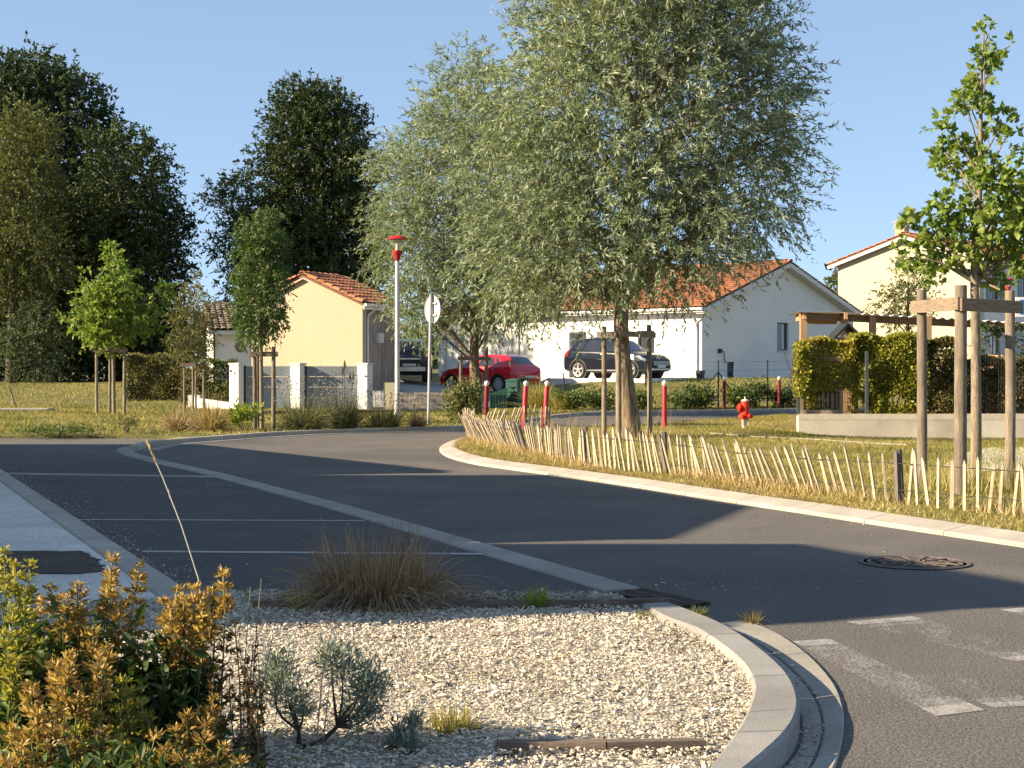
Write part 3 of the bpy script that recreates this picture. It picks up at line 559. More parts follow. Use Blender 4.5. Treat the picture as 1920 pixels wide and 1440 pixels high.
def wall_with_holes(b, x0, x1, z0, z1, holes, y, th, axis='y', top=None):
    """wall slab from boxes around rectangular holes (cx, cz, w, h)"""
    def bx(u0, u1, v0, v1):
        if u1 - u0 < 1e-4 or v1 - v0 < 1e-4: return
        if axis == 'y': b.box(((u0 + u1) / 2, y + th / 2, (v0 + v1) / 2), (u1 - u0, th, v1 - v0))
        else: b.box((y + th / 2, (u0 + u1) / 2, (v0 + v1) / 2), (th, u1 - u0, v1 - v0))
    u = x0
    for cx, cz, ww, hh in sorted(holes):
        bx(u, cx - ww / 2, z0, z1); bx(cx - ww / 2, cx + ww / 2, z0, cz - hh / 2); bx(cx - ww / 2, cx + ww / 2, cz + hh / 2, z1); u = cx + ww / 2
    bx(u, x1, z0, z1)
def reveal_backs(b, holes, y, axis='y', d=.24):
    for cx, cz, ww, hh in holes:
        if axis == 'y': b.box((cx, y + d, cz), (ww + .1, .02, hh + .1))
        else: b.box((y + d, cx, cz), (.02, ww + .1, hh + .1))
rnd = random.Random(3)
# ---- white bungalow, centre right: local x along the shaded gable, local y along the ridge
bz = .80; WX, WY = 12.5, 15.4; EZ = 3.02; SL = .33; RZ = EZ + SL * WX / 2
wh = thing('bungalow', 'long white bungalow with orange tile roof and a shaded gable behind the willow', 'house', (7.9, 64, bz), ROT)
Mw = Matrix.Translation((7.9, 64, bz - EYE)) @ Matrix.Rotation(ROT, 4, 'Z')
fh = [(6.70, 1.05, 1.0, 2.1), (5.05, 1.05, 1.15, 2.1), (2.9, 1.15, .9, 1.9), (12.7, 1.05, 2.4, 2.1)]; gh = [(6.26, 1.90, .95, 1.25)]
b = MB(); wall_with_holes(b, 0.25, WY, -1.2, EZ, fh, 0, .25, 'x'); reveal_backs(b, fh, 0, 'x'); b.build('front_wall', m_white, wh)
b = MB(); wall_with_holes(b, 0, WX, -1.2, EZ, gh, 0, .25, 'y'); reveal_backs(b, gh, 0, 'y')
b.add([(0, 0, EZ), (WX, 0, EZ), (WX / 2, 0, RZ), (0, .25, EZ), (WX, .25, EZ), (WX / 2, .25, RZ)], [(0, 1, 2), (3, 5, 4), (0, 2, 5, 3), (1, 4, 5, 2)]); b.build('gable_wall', m_white, wh)
b = MB(); b.box((WX - .12, WY / 2 + .13, EZ / 2 - .6), (.24, WY - .26, EZ + 1.2)); b.box((WX / 2, WY - .1, EZ / 2 - .6), (WX - .6, .2, EZ + 1.2)); b.build('rear_wall', m_white, wh)
ov, og = .45, .40
def slab(p0, p1, p2, p3, th):
    m = MB(); vs = [tuple(p) for p in (p0, p1, p2, p3)]; m.add(vs + [(p[0], p[1], p[2] - th) for p in vs], [(0, 1, 2, 3), (7, 6, 5, 4), (0, 4, 5, 1), (1, 5, 6, 2), (2, 6, 7, 3), (3, 7, 4, 0)]); return m
zl = EZ + .12 - SL * ov; zr = RZ + .12
m = slab((-ov, -og, zl), (WX / 2, -og, zr), (WX / 2, WY + og, zr), (-ov, WY + og, zl), .08); m2 = slab((WX / 2 + .002, -og, zr), (WX + ov, -og, zl), (WX + ov, WY + og, zl), (WX / 2 + .002, WY + og, zr), .08)
m.add(m2.v, m2.f); wroof = m.build('roof', m_deck, wh)
slope = math.hypot(WX / 2 + ov, zr - zl); sv = Vector((WX / 2 + ov, 0, zr - zl))
tile_roof(wroof, (-ov - .03, -og - .03, zl + .02), (0, 1, 0), sv, int((WY + 2 * og) / .235), int(slope / .33) + 1, .235, .33, TILE, 200, rnd, m_tile, Mw)
sv2 = Vector((-WX / 2 - ov, 0, zr - zl))
tile_roof(wroof, (WX + ov + .03, -og - .03, zl + .02), (0, 1, 0), sv2, 12, int(slope / .33) + 1, .235, .33, TILE, 60, rnd, m_tile, Mw)
ridge_tiles(wroof, (WX / 2, -og - .05, zr + .03), (WX / 2, WY + og, zr + .03), TILE, rnd)
for s in (0, 1):
    b = MB(); x0, x1 = ((-ov, WX / 2) if s == 0 else (WX + ov, WX / 2))
    b.beam((x0, -og - .012, zl - .13), (x1, -og - .012, zr - .13), .03, .20); b.build('barge_board', m_fascia, wh)
b = slab((-ov + .02, -og + .01, zl - .22), (WX / 2, -og + .01, zr - .22), (WX / 2, -.002, zr - .22), (-ov + .02, -.002, zl - .22), .02)
b2 = slab((WX / 2, -og + .01, zr - .22), (WX + ov - .02, -og + .01, zl - .22), (WX + ov - .02, -.002, zl - .22), (WX / 2, -.002, zr - .22), .02); b.add(b2.v, b2.f); b.build('soffit', m_fascia, wh)
b = MB(); b.box((-ov + .17, WY / 2, zl - .16), (.30, WY + .7, .02)); b.box((-ov - .015, WY / 2, zl - .09), (.03, WY + .8, .17)); b.build('fascia', m_fascia, wh)
b = MB(); b.tube([(-ov - .085, -og, zl - .05), (-ov - .085, WY + og, zl - .05)], .065, 8); b.build('gutter_pipe', m_fascia, wh)
for t in (.22, 10.2, 14.9):
    b = MB(); b.tube([(-ov - .05, t, zl - .1), (-ov + .1, t, zl - .28), (-.06, t, zl - .55), (-.06, t, -.9)], .045, 8); b.build('downpipe', m_fascia, wh, smooth=True)
for (t, cz, w_, h_) in fh[:2]:
    frame_window(wh, t, cz, w_, h_, 0, 'door', axis='x', sill=False, mull=0 if w_ < 1.1 else 1, fm=m_soffit if w_ < 1.1 else m_fascia, glass=m_glass if w_ < 1.1 else m_soffit)
gb = MB()
for k in range(5): gb.tube([(.06, 6.70 - .12 + .1 * math.sin(k), .25 + k * .38 + .19 * math.sin(a) ) if 0 else (.06, 6.70 - .1 + .12 * math.cos(a), .3 + k * .38 + .17 * math.sin(a)) for a in np.linspace(0, 6.28, 9)], .018, 5)
gb.tube([(.06, 6.48, 0.1), (.06, 6.48, 2.05)], .015, 5); gb.tube([(.06, 6.72, 0.1), (.06, 6.72, 2.05)], .015, 5); gb.build('door_grille', m_black, wh)
frame_window(wh, *fh[2], 0, axis='x'); b = MB()
for k in range(5): b.box((.1, 12.7, .05 + .42 * k + .2), (.05, 2.38, .405))
b.build('garage_door', m_whitepaint, wh)
frame_window(wh, *gh[0], 0, mull=1); b = MB(); b.box((6.26 - .22, .06, 1.9), (.4, .04, 1.15)); b.build('shutter', m_bluegrey, wh)
b = MB(); b.box((1.25, -.06, 1.22), (.16, .12, .18)); b.tube([(1.3, -.06, 1.25), (1.5, -.08, 1.2), (1.62, -.07, .7)], .02, 5); b.build('hose_tap', m_black, wh)
# concrete parking slab in front of it, with the shaded retaining end by the red car
th_ = thing('parking_terrace', 'pale concrete parking terrace raised under the grey car', 'terrace', (4, 62, 0))
b = MB(); c0 = Vector((1.55, 62.1, 0)); q = [c0, c0 + UX * 0 - UY * 0 + Vector((3.6, -2.9, 0)), Vector((7.6, 63.6, 0)), Vector((2.4, 67.6, 0)), Vector((.9, 65.5, 0))]
b.prism([(p.x, p.y) for p in q], -.2, .885); b.build('slab', m_white, th_, world=True)
b = MB(); b.add([(1.55, 62.09, -.1), (.55, 59.6, -.1), (.55, 59.6, .50), (1.55, 62.09, .9), (1.45, 62.13, -.1), (.45, 59.64, -.1), (.45, 59.64, .50), (1.45, 62.13, .9)], [(0, 1, 2, 3), (7, 6, 5, 4), (0, 4, 5, 1), (1, 5, 6, 2), (2, 6, 7, 3), (3, 7, 4, 0)]); b.build('side_wall', m_block, th_, world=True)
# ---- cream garage, left: local x along the ridge, gable on local x = 0
gz = .35; GW, GL = 4.9, 2.35; E2 = 3.2; S2 = .42; ROG = R_(62); R2 = E2 + S2 * GW / 2
cg = thing('garage', 'cream yellow rendered garage with clay tile roof and grey plank side', 'garage', (-5.38, 55, gz), ROG)
Mg = Matrix.Translation((-5.38, 55, gz - EYE)) @ Matrix.Rotation(ROG, 4, 'Z')
b = MB(); b.add([(0, 0, -.8), (0, GW, -.8), (0, GW, E2), (0, GW / 2, R2), (0, 0, E2)] + [(.25, p[0], p[1]) for p in ((0, -.8), (GW, -.8), (GW, E2), (GW / 2, R2), (0, E2))], [(4, 3, 2, 1, 0), (5, 6, 7, 8, 9), (0, 1, 6, 5), (1, 2, 7, 6), (2, 3, 8, 7), (3, 4, 9, 8), (4, 0, 5, 9)]); b.build('gable_wall', m_yellow, cg)
b = MB(); b.box((.25 + (GL - .25) / 2, .10, E2 / 2 - .4), (GL - .25, .14, E2 + .8)); b.box((GL / 2 + .2, GW - .12, E2 / 2 - .4), (GL - .4, .24, E2 + .8)); b.box((GL - .1, GW / 2, E2 / 2 - .4), (.2, GW - .6, E2 + .8)); b.build('side_wall', m_plank, cg)
b = MB(); b.box((.125, -.02, E2 / 2 - .4), (.25, .04, E2 + .7)); b.build('corner_post', m_yellow, cg)
for k in range(8):
    b = MB(); b.box((.39 + k * .25, rnd.uniform(-.002, .004), E2 / 2 - .22 + .12), (.235, .035, E2 + .05)); b.build('plank', m_plank, cg)
b = MB(); b.box((GL / 2 + .1, -.01, -.2), (GL - .3, .05, .3)); b.build('plinth', m_block, cg)
o2, og2 = .18, .16; zl2 = E2 + .12 - S2 * o2; zr2 = R2 + .12
m = slab((-og2, -o2, zl2), (GL + .2, -o2, zl2), (GL + .2, GW / 2, zr2), (-og2, GW / 2, zr2), .09); m2 = slab((-og2, GW / 2 + .002, zr2), (GL + .2, GW / 2 + .002, zr2), (GL + .2, GW + o2, zl2), (-og2, GW + o2, zl2), .09); m.add(m2.v, m2.f)
groof = m.build('roof', m_deck, cg); sl2 = math.hypot(GW / 2 + o2, zr2 - zl2)
tile_roof(groof, (-og2 - .02, -o2 - .03, zl2 + .02), (1, 0, 0), (0, GW / 2 + o2, zr2 - zl2), int((GL + .4) / .235) + 1, int(sl2 / .33) + 1, .235, .33, TILE, 290, rnd, m_tile, Mg)
tile_roof(groof, (-og2 - .02, GW + o2 + .03, zl2 + .02), (1, 0, 0), (0, -GW / 2 - o2, zr2 - zl2), 3, int(sl2 / .33) + 1, .235, .33, TILE, 0, rnd, m_tile, Mg)
ridge_tiles(groof, (-og2 - .06, GW / 2, zr2 + .03), (GL + .2, GW / 2, zr2 + .03), TILE, rnd)
# half-round verge tiles down the rake
for s in (0, 1):
    y0 = -o2 if s == 0 else GW + o2; p, q = Vector((-og2 + .02, y0, zl2 + .03)), Vector((-og2 + .02, GW / 2, zr2 + .03)); d = (q - p).normalized(); n = int((q - p).length / .36)
    for k in range(n):
        x = d.cross(Vector((0, 0, 1))).normalized(); t = link('tile', TILE, groof); t.matrix_local = Matrix.Translation(p + d * .36 * k) @ Matrix((x, d, x.cross(d))).transposed().to_4x4() @ Matrix.Diagonal((1.1, 1, 1.9, 1))
b = MB(); b.beam((-og2 + .03, -o2, zl2 - .10), (-og2 + .03, GW / 2, zr2 - .10), .05, .10); b.beam((-og2 + .03, GW + o2, zl2 - .10), (-og2 + .03, GW / 2, zr2 - .10), .05, .10); b.build('barge_board', m_yellow, cg)
b = MB(); b.box((GL / 2, -o2 - .02, zl2 - .12), (GL + .3, .03, .18)); b.tube([(-og2, -o2 - .09, zl2 - .04), (GL + .2, -o2 - .09, zl2 - .04)], .06, 8); b.build('gutter_pipe', m_fascia, cg)
b = MB(); b.tube([(.62, -o2 - .07, zl2 - .1), (.6, -.16, zl2 - .2), (.35, -.07, zl2 - .38), (.3, -.07, zl2 - .55), (.3, -.07, -.6)], .042, 8); b.build('downpipe', m_fascia, cg, smooth=True)
b = MB(); b.box((1.05, -.09, 2.05), (.34, .14, .36)); b.box((1.05, -.165, 2.05), (.2, .012, .2)); b.tube([(1.05, -.08, 1.88), (1.05, -.08, 1.75)], .02, 5); b.build('meter_box', m_soffit, cg)
# ---- pale house with a porthole window, far left
ph = thing('house', 'pale house with round porthole window and dark tiled roof beside the cream garage', 'house', (-11.95, 62, .3), R_(15))
Mp = Matrix.Translation((-11.95, 62, .3 - EYE)) @ Matrix.Rotation(R_(15), 4, 'Z')
b = MB(); b.add([(0, 0, -1), (0, 6, -1), (0, 6, 2.55), (0, 3, 3.55), (0, 0, 2.55)] + [(7, p[0], p[1]) for p in ((0, -1), (6, -1), (6, 2.55), (3, 3.55), (0, 2.55))], [(4, 3, 2, 1, 0), (5, 6, 7, 8, 9), (0, 1, 6, 5), (1, 2, 7, 6), (2, 3, 8, 7), (3, 4, 9, 8), (4, 0, 5, 9)]); b.build('wall', m_white, ph)
m = slab((-.3, -.35, 2.52), (7.2, -.35, 2.52), (7.2, 3, 3.66), (-.3, 3, 3.66), .09); m2 = slab((-.3, 3.002, 3.66), (7.2, 3.002, 3.66), (7.2, 6.35, 2.52), (-.3, 6.35, 2.52), .09); m.add(m2.v, m2.f); pr = m.build('roof', m_deck, ph)
tile_roof(pr, (-.32, -.38, 2.54), (1, 0, 0), (0, 3.35, 1.14), 20, 11, .25, .33, TILE2, 120, rnd, m_tile2, Mp); ridge_tiles(pr, (-.3, 3, 3.69), (7, 3, 3.69), TILE2, rnd)
b = MB(); b.box((3.4, -.36, 2.42), (7.4, .04, .16)); b.box((3.4, -.19, 2.40), (7.4, .32, .02)); b.build('fascia', m_fascia, ph)
rot90 = Matrix.Rotation(R_(90), 3, 'X')
b = MB(); b.lathe([(.22, -.05), (.31, -.05), (.33, .01), (.22, .01)], 28, (1.0, -.012, 1.85), rot90); pw = b.build('window_surround', m_whitepaint, ph, smooth=True)
b = MB(); b.lathe([(.0001, 0), (.225, 0), (.225, .012), (.0001, .012)], 28, (1.0, -.02, 1.85), rot90); b.build('pane', m_glass, pw)
b = MB(); b.tube([(-.05, -.05, 2.4), (-.05, -.05, -.5)], .045, 8); b.build('downpipe', m_black, ph)
# ---- cream two-storey house, far right: gable on local x = 0
th2 = thing('house', 'two storey cream house with chimney behind the young oak', 'house', (22.8, 75, .7), ROT)
Mt = Matrix.Translation((22.8, 75, .7 - EYE)) @ Matrix.Rotation(ROT, 4, 'Z'); TW, TL, TE = 7.8, 11.0, 6.0; TS = .31; TR = TE + TS * TW / 2
b = MB(); b.add([(0, 0, -1), (0, TW, -1), (0, TW, TE), (0, TW / 2, TR), (0, 0, TE)] + [(.25, p[0], p[1]) for p in ((0, -1), (TW, -1), (TW, TE), (TW / 2, TR), (0, TE))], [(4, 3, 2, 1, 0), (5, 6, 7, 8, 9), (0, 1, 6, 5), (1, 2, 7, 6), (2, 3, 8, 7), (3, 4, 9, 8), (4, 0, 5, 9)]); b.build('gable_wall', m_cream, th2)
sh = [(1.75, 4.75, 1.0, 1.5), (5.4, 4.75, 1.0, 1.5), (9.0, 4.75, 1.0, 1.5), (1.75, 1.6, 1.2, 1.3)]
b = MB(); wall_with_holes(b, .25, TL, 2.78, TE, sh[:3], 0, .25); reveal_backs(b, sh[:3], 0); b.build('side_wall', m_white, th2)
b = MB(); wall_with_holes(b, .25, TL, -1, 2.78, sh[3:], .01, .24); reveal_backs(b, sh[3:], .01); b.build('lower_side_wall', m_soffit, th2)
b = MB(); b.box((TL - .1, TW / 2, TE / 2 - .5), (.2, TW - .3, TE + 1)); b.box((TL / 2 + .2, TW - .12, TE / 2 - .5), (TL - .8, .24, TE + 1)); b.build('rear_wall', m_cream, th2)
for h in sh[:3]:
    frame_window(th2, *h, 0)
    for s in (-1, 1):
        b = MB(); b.box((h[0] + s * .78, -.03, h[1]), (.5, .04, 1.5)); b.build('shutter', m_bluegrey, th2)
frame_window(th2, *sh[3], .01)
m = slab((-.3, -.45, TE + .12 - TS * .45), (TL + .3, -.45, TE + .12 - TS * .45), (TL + .3, TW / 2, TR + .12), (-.3, TW / 2, TR + .12), .09); m2 = slab((-.3, TW / 2 + .002, TR + .12), (TL + .3, TW / 2 + .002, TR + .12), (TL + .3, TW + .45, TE + .12 - TS * .45), (-.3, TW + .45, TE + .12 - TS * .45), .09); m.add(m2.v, m2.f); tr_ = m.build('roof', m_deck, th2)
tile_roof(tr_, (-.32, -.48, TE + .12 - TS * .45 + .02), (1, 0, 0), (0, TW / 2 + .45, TS * (TW / 2 + .45)), 48, 14, .24, .33, TILE, 60, rnd, m_tile, Mt)
tile_roof(tr_, (-.32, TW + .48, TE + .12 - TS * .45 + .02), (1, 0, 0), (0, -TW / 2 - .45, TS * (TW / 2 + .45)), 6, 14, .24, .33, TILE, 60, rnd, m_tile, Mt)
ridge_tiles(tr_, (-.35, TW / 2, TR + .15), (TL + .3, TW / 2, TR + .15), TILE, rnd)
b = MB(); za = TE + .12 - TS * .45 - .16; b.beam((-.31, -.45, za), (-.31, TW / 2, TR - .04), .03, .15); b.beam((-.31, TW + .45, za), (-.31, TW / 2, TR - .04), .03, .15); b.box((0, TW + .25, za - .02), (.55, .35, .03)); b.build('barge_board', m_fascia, th2)
ch = MB(); cx, cy = 1.35, 4.85; zc = TR + .12 - TS * (cy - TW / 2); ch.box((cx, cy, zc + .25), (.52, .52, 1.0)); ch.box((cx, cy, zc + .78), (.64, .64, .07))
for sx in (-1, 1):
    for sy in (-1, 1): ch.box((cx + sx * .22, cy + sy * .22, zc + .93), (.12, .12, .24))
ch.box((cx, cy, zc + 1.08), (.68, .68, .06)); ch.build('chimney', m_yellow, th2)
b = MB(); b.tube([(.35, -.07, TE - .2), (.35, -.07, -.5)], .05, 8); b.build('downpipe', m_whitepaint, th2)
# ---- neighbours across the pavement, left of the picture: their shadows lie over the road
def neighbour(label, x0, x1, y0, y1, eave, ridge, ridge_y=None, mat=None, rot=0.0, loc=None):
    t = thing('house', label, 'house', loc or (0, 0, 0), rot); ry = (y0 + y1) / 2 if ridge_y is None else ridge_y; b = MB(); en, ef = eave if isinstance(eave, tuple) else (eave, eave)
    prof = [(y0, 0), (y1, 0), (y1, ef), (ry, ridge), (y0, en)]
    b.add([(x0, p[0], p[1]) for p in prof] + [(x1, p[0], p[1]) for p in prof], [(4, 3, 2, 1, 0), (5, 6, 7, 8, 9), (0, 1, 6, 5), (1, 2, 7, 6), (2, 3, 8, 7), (3, 4, 9, 8), (4, 0, 5, 9)]); b.build('wall', mat or m_white, t)
    r = slab((x0 - .1, y0 - .02, en + .1), (x1 + .1, y0 - .02, en + .1), (x1 + .1, ry, ridge + .1), (x0 - .1, ry, ridge + .1), .09); r2 = slab((x0 - .1, ry + .002, ridge + .1), (x1 + .1, ry + .002, ridge + .1), (x1 + .1, y1 + .02, ef + .1), (x0 - .1, y1 + .02, ef + .1), .09); r.add(r2.v, r2.f); r.build('roof', m_tile, t)
    for yy in np.arange(y0 + 1.2, y1 - .6, 2.4):
        b = MB(); b.box((x1 + .01, yy, 1.6), (.06, 1.0, 1.2)); w_ = b.build('window', m_fascia, t); b = MB(); b.box((x1 + .045, yy, 1.6), (.02, .86, 1.06)); b.build('pane', m_glass, w_)
    return t
tanE = math.tan(SUN_EL); sx, sy = -tosun.x / math.hypot(tosun.x, tosun.y), -tosun.y / math.hypot(tosun.x, tosun.y)
def foot(p, z): # the point at height z whose shadow falls on ground point p
    L = z / tanE; return (p[0] - sx * L, p[1] - sy * L)
def cast(p, x1):
    """y and height of the point above x = x1 whose shadow falls on ground point p"""
    L = (p[0] - x1) / sx; return p[1] - L * sy, L * tanE - .1
(y0, e0), (yr, er), (y1, e1) = cast((1.45, 7.87), -7.2), cast((3.3, 8.75), -7.2), cast((2.06, 11.35), -7.2)
neighbour('low white neighbour house beside the pavement, its roof peak near the lamp post', -17, -7.2, y0, y1, (e0, e1), er, yr)
(a0, e0), (yr, er), (a1, e1) = cast((1.14, 11.72), -7.2), cast((2.15, 14.4), -7.2), cast((.38, 18.65), -7.2)
neighbour('white neighbour house beside the parking bays with a wide flat gable', -18, -7.2, max(a0, y1 + .25), a1, (e0, e1), er, yr)
(b0, e0), (b1, e1) = cast((-.92, 18.9), -9.5), cast((-5.43, 26.2), -9.5)
neighbour('lean-to neighbour house by the far end of the pavement, roof falling away', -20, -9.5, max(b0, a1 + .15), b1, (e0, e1), e0 + .02, max(b0, a1 + .15) + .4)
# ================================================================== street furniture and garden things
def lamp(loc, label, group='street lamps with red caps'):
    t = thing('street_lamp', label, 'street lamp', loc, 0, group)
    b = MB(); b.lathe([(.085, 0), (.085, .06), (.062, .5), (.052, 3.95)], 14); b.build('pole', m_lamp_grey, t, smooth=True)
    b = MB(); b.lathe([(.055, 3.93), (.06, 3.97), (.115, 4.12), (.128, 4.17), (.128, 4.20), (.05, 4.205)], 18); b.build('collar', m_red, t, smooth=True)
    b = MB(); b.lathe([(.045, 4.2), (.036, 4.32), (.042, 4.50)], 12); b.build('lamp_stem', m_creampaint, t, smooth=True)
    b = MB(); b.lathe([(.27, 4.475), (.272, 4.485), (.19, 4.545), (.09, 4.575), (.0001, 4.58)], 24); cp = b.build('cap', m_red, t, smooth=True)
    b = MB(); b.lathe([(.26, 4.478), (.05, 4.50), (.0001, 4.50)], 24); b.build('reflector', m_creampaint, cp)
    return t
l0 = lamp(((745 - 960) / F * 38.6, 38.6, .05), 'grey street lamp with red mushroom cap in front of the plank side of the garage')
l1 = copy_tree(l0); l1.location = (22.75, 70.5, .85); l1['label'] = 'far street lamp with red cap before the shuttered side of the two storey house'
l2 = copy_tree(l0); l2.location = (-3.2, 7.0, .04); l2['label'] = 'street lamp at the pavement edge next to the gravel bed'
# round sign seen from behind
X, Y, _ = A(803, 800, 33.6)
t = thing('road_sign', 'grey back of a round road sign on a leaning post at the far kerb', 'road sign', (X, Y, .06))
b = MB(); b.tube([(0, 0, -.05), (.06, 0, 2.84)], .032, 10); b.build('post', m_zinc, t)
nx = Vector((.80, .60, 0)).normalized(); mrot = Matrix((Vector((-nx.y, nx.x, 0)), Vector((0, 0, 1)), nx)).transposed()
b = MB(); b.lathe([(.0001, 0), (.29, 0), (.305, -.012), (.312, -.012), (.312, .012), (.30, .016), (.0001, .016)], 30, Vector((.055, 0, 2.52)) + nx * .05, mrot); pl_ = b.build('sign_plate', m_zinc, t)
for dz in (.13, -.13):
    b = MB(); c = Vector((.055, 0, 2.52 + dz)) + nx * .028; sd = Vector((-nx.y, nx.x, 0)); b.beam(c - sd * .17, c + sd * .17, .02, .035); b.build('bracket', m_zinc, t)
# bollards
def bollard(x, yb, Y, lean=0.0, label='', z=None):
    t = bpy.data.objects.get('bollard')
    X = (x - 960) / F * Y; zz = .07 if z is None else z
    if t is None:
        t = thing('bollard', label, 'bollard', (X, Y, zz), 0, 'red bollards with white ball tops')
        b = MB(); b.lathe([(.050, -.05), (.050, .84), (.042, .865), (.03, .87)], 14); b.build('post', m_red, t, smooth=True)
        b = MB(); b.lathe([(.032, .86), (.034, .88)] + [(.053 * math.sin(a), .92 - .053 * math.cos(a)) for a in np.linspace(.5, 3.1, 9)], 14); b.build('ball_top', m_whitepaint, t, smooth=True)
    else: t = copy_tree(t)
    t.location = (X, Y, zz); t['label'] = label; t.rotation_euler = (0, lean, 0)
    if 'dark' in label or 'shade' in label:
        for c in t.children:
            if c.name.startswith('post'): c.material_slots[0].link = 'OBJECT'; c.material_slots[0].material = m_red_dark
    return t
bollard(1246, 805, 31.6, 0.0, 'red bollard standing alone in the turf right of the big willow')
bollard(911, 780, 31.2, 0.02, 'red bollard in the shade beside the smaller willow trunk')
bollard(982, 780, 31.3, .05, 'leaning red bollard rising behind the back of the picket fence by the green bins')
bollard(1021, 780, 31.6, .06, 'leaning red bollard at the right end of the back picket fence')
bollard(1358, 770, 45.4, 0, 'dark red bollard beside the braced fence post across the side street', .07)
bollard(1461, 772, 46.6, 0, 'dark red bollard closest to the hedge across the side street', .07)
# hydrant
t = thing('fire_hydrant', 'bright red fire hydrant with cream base on the island turf', 'fire hydrant', G(1397, 803, .07))
b = MB(); b.lathe([(.062, -.05), (.064, .12), (.072, .2)], 16); b.build('base', m_creampaint, t, smooth=True)
b = MB(); b.lathe([(.072, .18), (.088, .2), (.084, .30), (.086, .52), (.082, .555)], 18); bd = b.build('barrel', m_hydrant, t, smooth=True)
b = MB(); b.lathe([(.084, .555), (.074, .58), (.03, .595), (.016, .60), (.016, .645)], 16); b.build('cap', m_creampaint, t, smooth=True)
mo = Matrix.Rotation(R_(-90), 3, 'Y') ; b = MB(); b.lathe([(.05, .04), (.055, .08), (.085, .09), (.088, .13), (.06, .15), (.0001, .155)], 14, (0, -.02, .42), mo); b.lathe([(.02, .14), (.02, .18)], 6, (0, -.02, .42), mo); b.build('side_outlet', m_hydrant, t, smooth=True)
for s in (-1, 1):
    m_ = Matrix.Rotation(R_(90), 3, 'X') @ Matrix.Rotation(s * .5, 3, 'Y'); b = MB(); b.lathe([(.04, .05), (.042, .10), (.05, .105), (.05, .13), (.0001, .135)], 12, (s * .045, 0, .25), m_); b.build('lower_outlet', m_hydrant, t, smooth=True)
for s in (-1, 1):
    b = MB(); b.box((s * .05, -.075, .13), (.02, .03, .16)); b.build('bolt_lug', m_creampaint, t)
# sliding gate with three pillars
gy = 46.0
t = thing('gate', 'blue grey boarded sliding gate between white pillars', 'gate', (A(560, 700, gy)[0], gy, .05))
def px(x, Y=gy): return (x - 960) / F * Y
for (a, c, hh, n) in ((461, 547, 1.26, 4), (575, 673, 1.26, 4)):
    x0, x1 = px(a), px(c); bh = hh / n
    for k in range(n):
        b = MB(); b.box(((x0 + x1) / 2, gy + .03, .10 + bh * (k + .5)), (x1 - x0 - .1, .035, bh - .012)); b.build('board', m_bluegrey, t, world=True)
    for xx in (x0 + .025, x1 - .025):
        b = MB(); b.box((xx, gy + .03, .1 + hh / 2), (.05, .06, hh)); b.build('stile', m_bluegrey, t, world=True)
b = MB(); b.box((px(460) - .02, gy + .02, .74), (.05, .08, 1.25)); b.build('guide_post', m_black, t, world=True); b = MB(); b.box((px(573), gy + .02, .74), (.05, .08, 1.25)); b.build('guide_post', m_black, t, world=True)
for x, lab in ((445, 'white gate pillar at the left end, with letterbox slots'), (559, 'white gate pillar between the two gate leaves'), (685, 'white gate pillar at the right end with a small round bell')):
    pt = thing('gate_pillar', lab, 'pillar', (px(x), gy - .03, .04), R_(-24), 'white gate pillars')
    b = MB(); b.bbox((0, 0, .68), (.34, .34, 1.36), .012); b.build('shaft', m_white, pt)
    b = MB(); b.bbox((0, 0, 1.385), (.40, .40, .05), .012); b.build('capstone', m_fascia, pt)
    if x == 445:
        b = MB(); b.box((.03, -.175, 1.1), (.03, .012, .08)); b.box((.09, -.175, .28), (.035, .012, .07)); b.box((-.11, -.175, 1.17), (.06, .014, .07)); b.build('letterbox', m_black, pt)
    if x == 685:
        b = MB(); b.lathe([(.03, 0), (.03, .02), (.0001, .02)], 12, (.1, -.171, 1.02), Matrix.Rotation(R_(90), 3, 'X')); b.build('bell', m_black, pt)
pt = thing('garden_wall', 'stub of cream rendered wall between gate pillar and street lamp', 'wall', (px(733), gy, .04)); b = MB(); b.box((0, 0, .40), (.42, .25, .85)); b.build('wall', m_cream, pt)
# block retaining wall at the drive
t = thing('block_wall', 'low grey concrete block retaining wall behind the round sign', 'wall', (px(790), 45.7, 0))
for r in range(4):
    x = px(752) - (.12 if r % 2 else 0)
    while x < px(850):
        wdt = rnd.uniform(.42, .6); b = MB(); b.bbox((x + wdt / 2, 45.7 + rnd.uniform(-.012, .012), -.05 + .155 * (r + .5) - .0), (wdt - .012, .22, .143), .012); b.build('block', m_block, t, world=True); x += wdt
b = MB(); b.box(((px(748) + px(852)) / 2, 45.45, .06), (px(852) - px(748), .3, .1)); b.build('footing', m_conc, t, world=True)
wt = thing('garden_wall', 'low pale sloping wall left of the gate by the small staked tree', 'wall', (px(390), 46.3, .05)); b = MB(); b.beam((px(345), 47.0, .26), (px(433), 46.2, .10), .2, .30); b.box((px(352), 47.0, .22), (.35, .3, .5)); b.build('wall', m_white, wt, world=True)
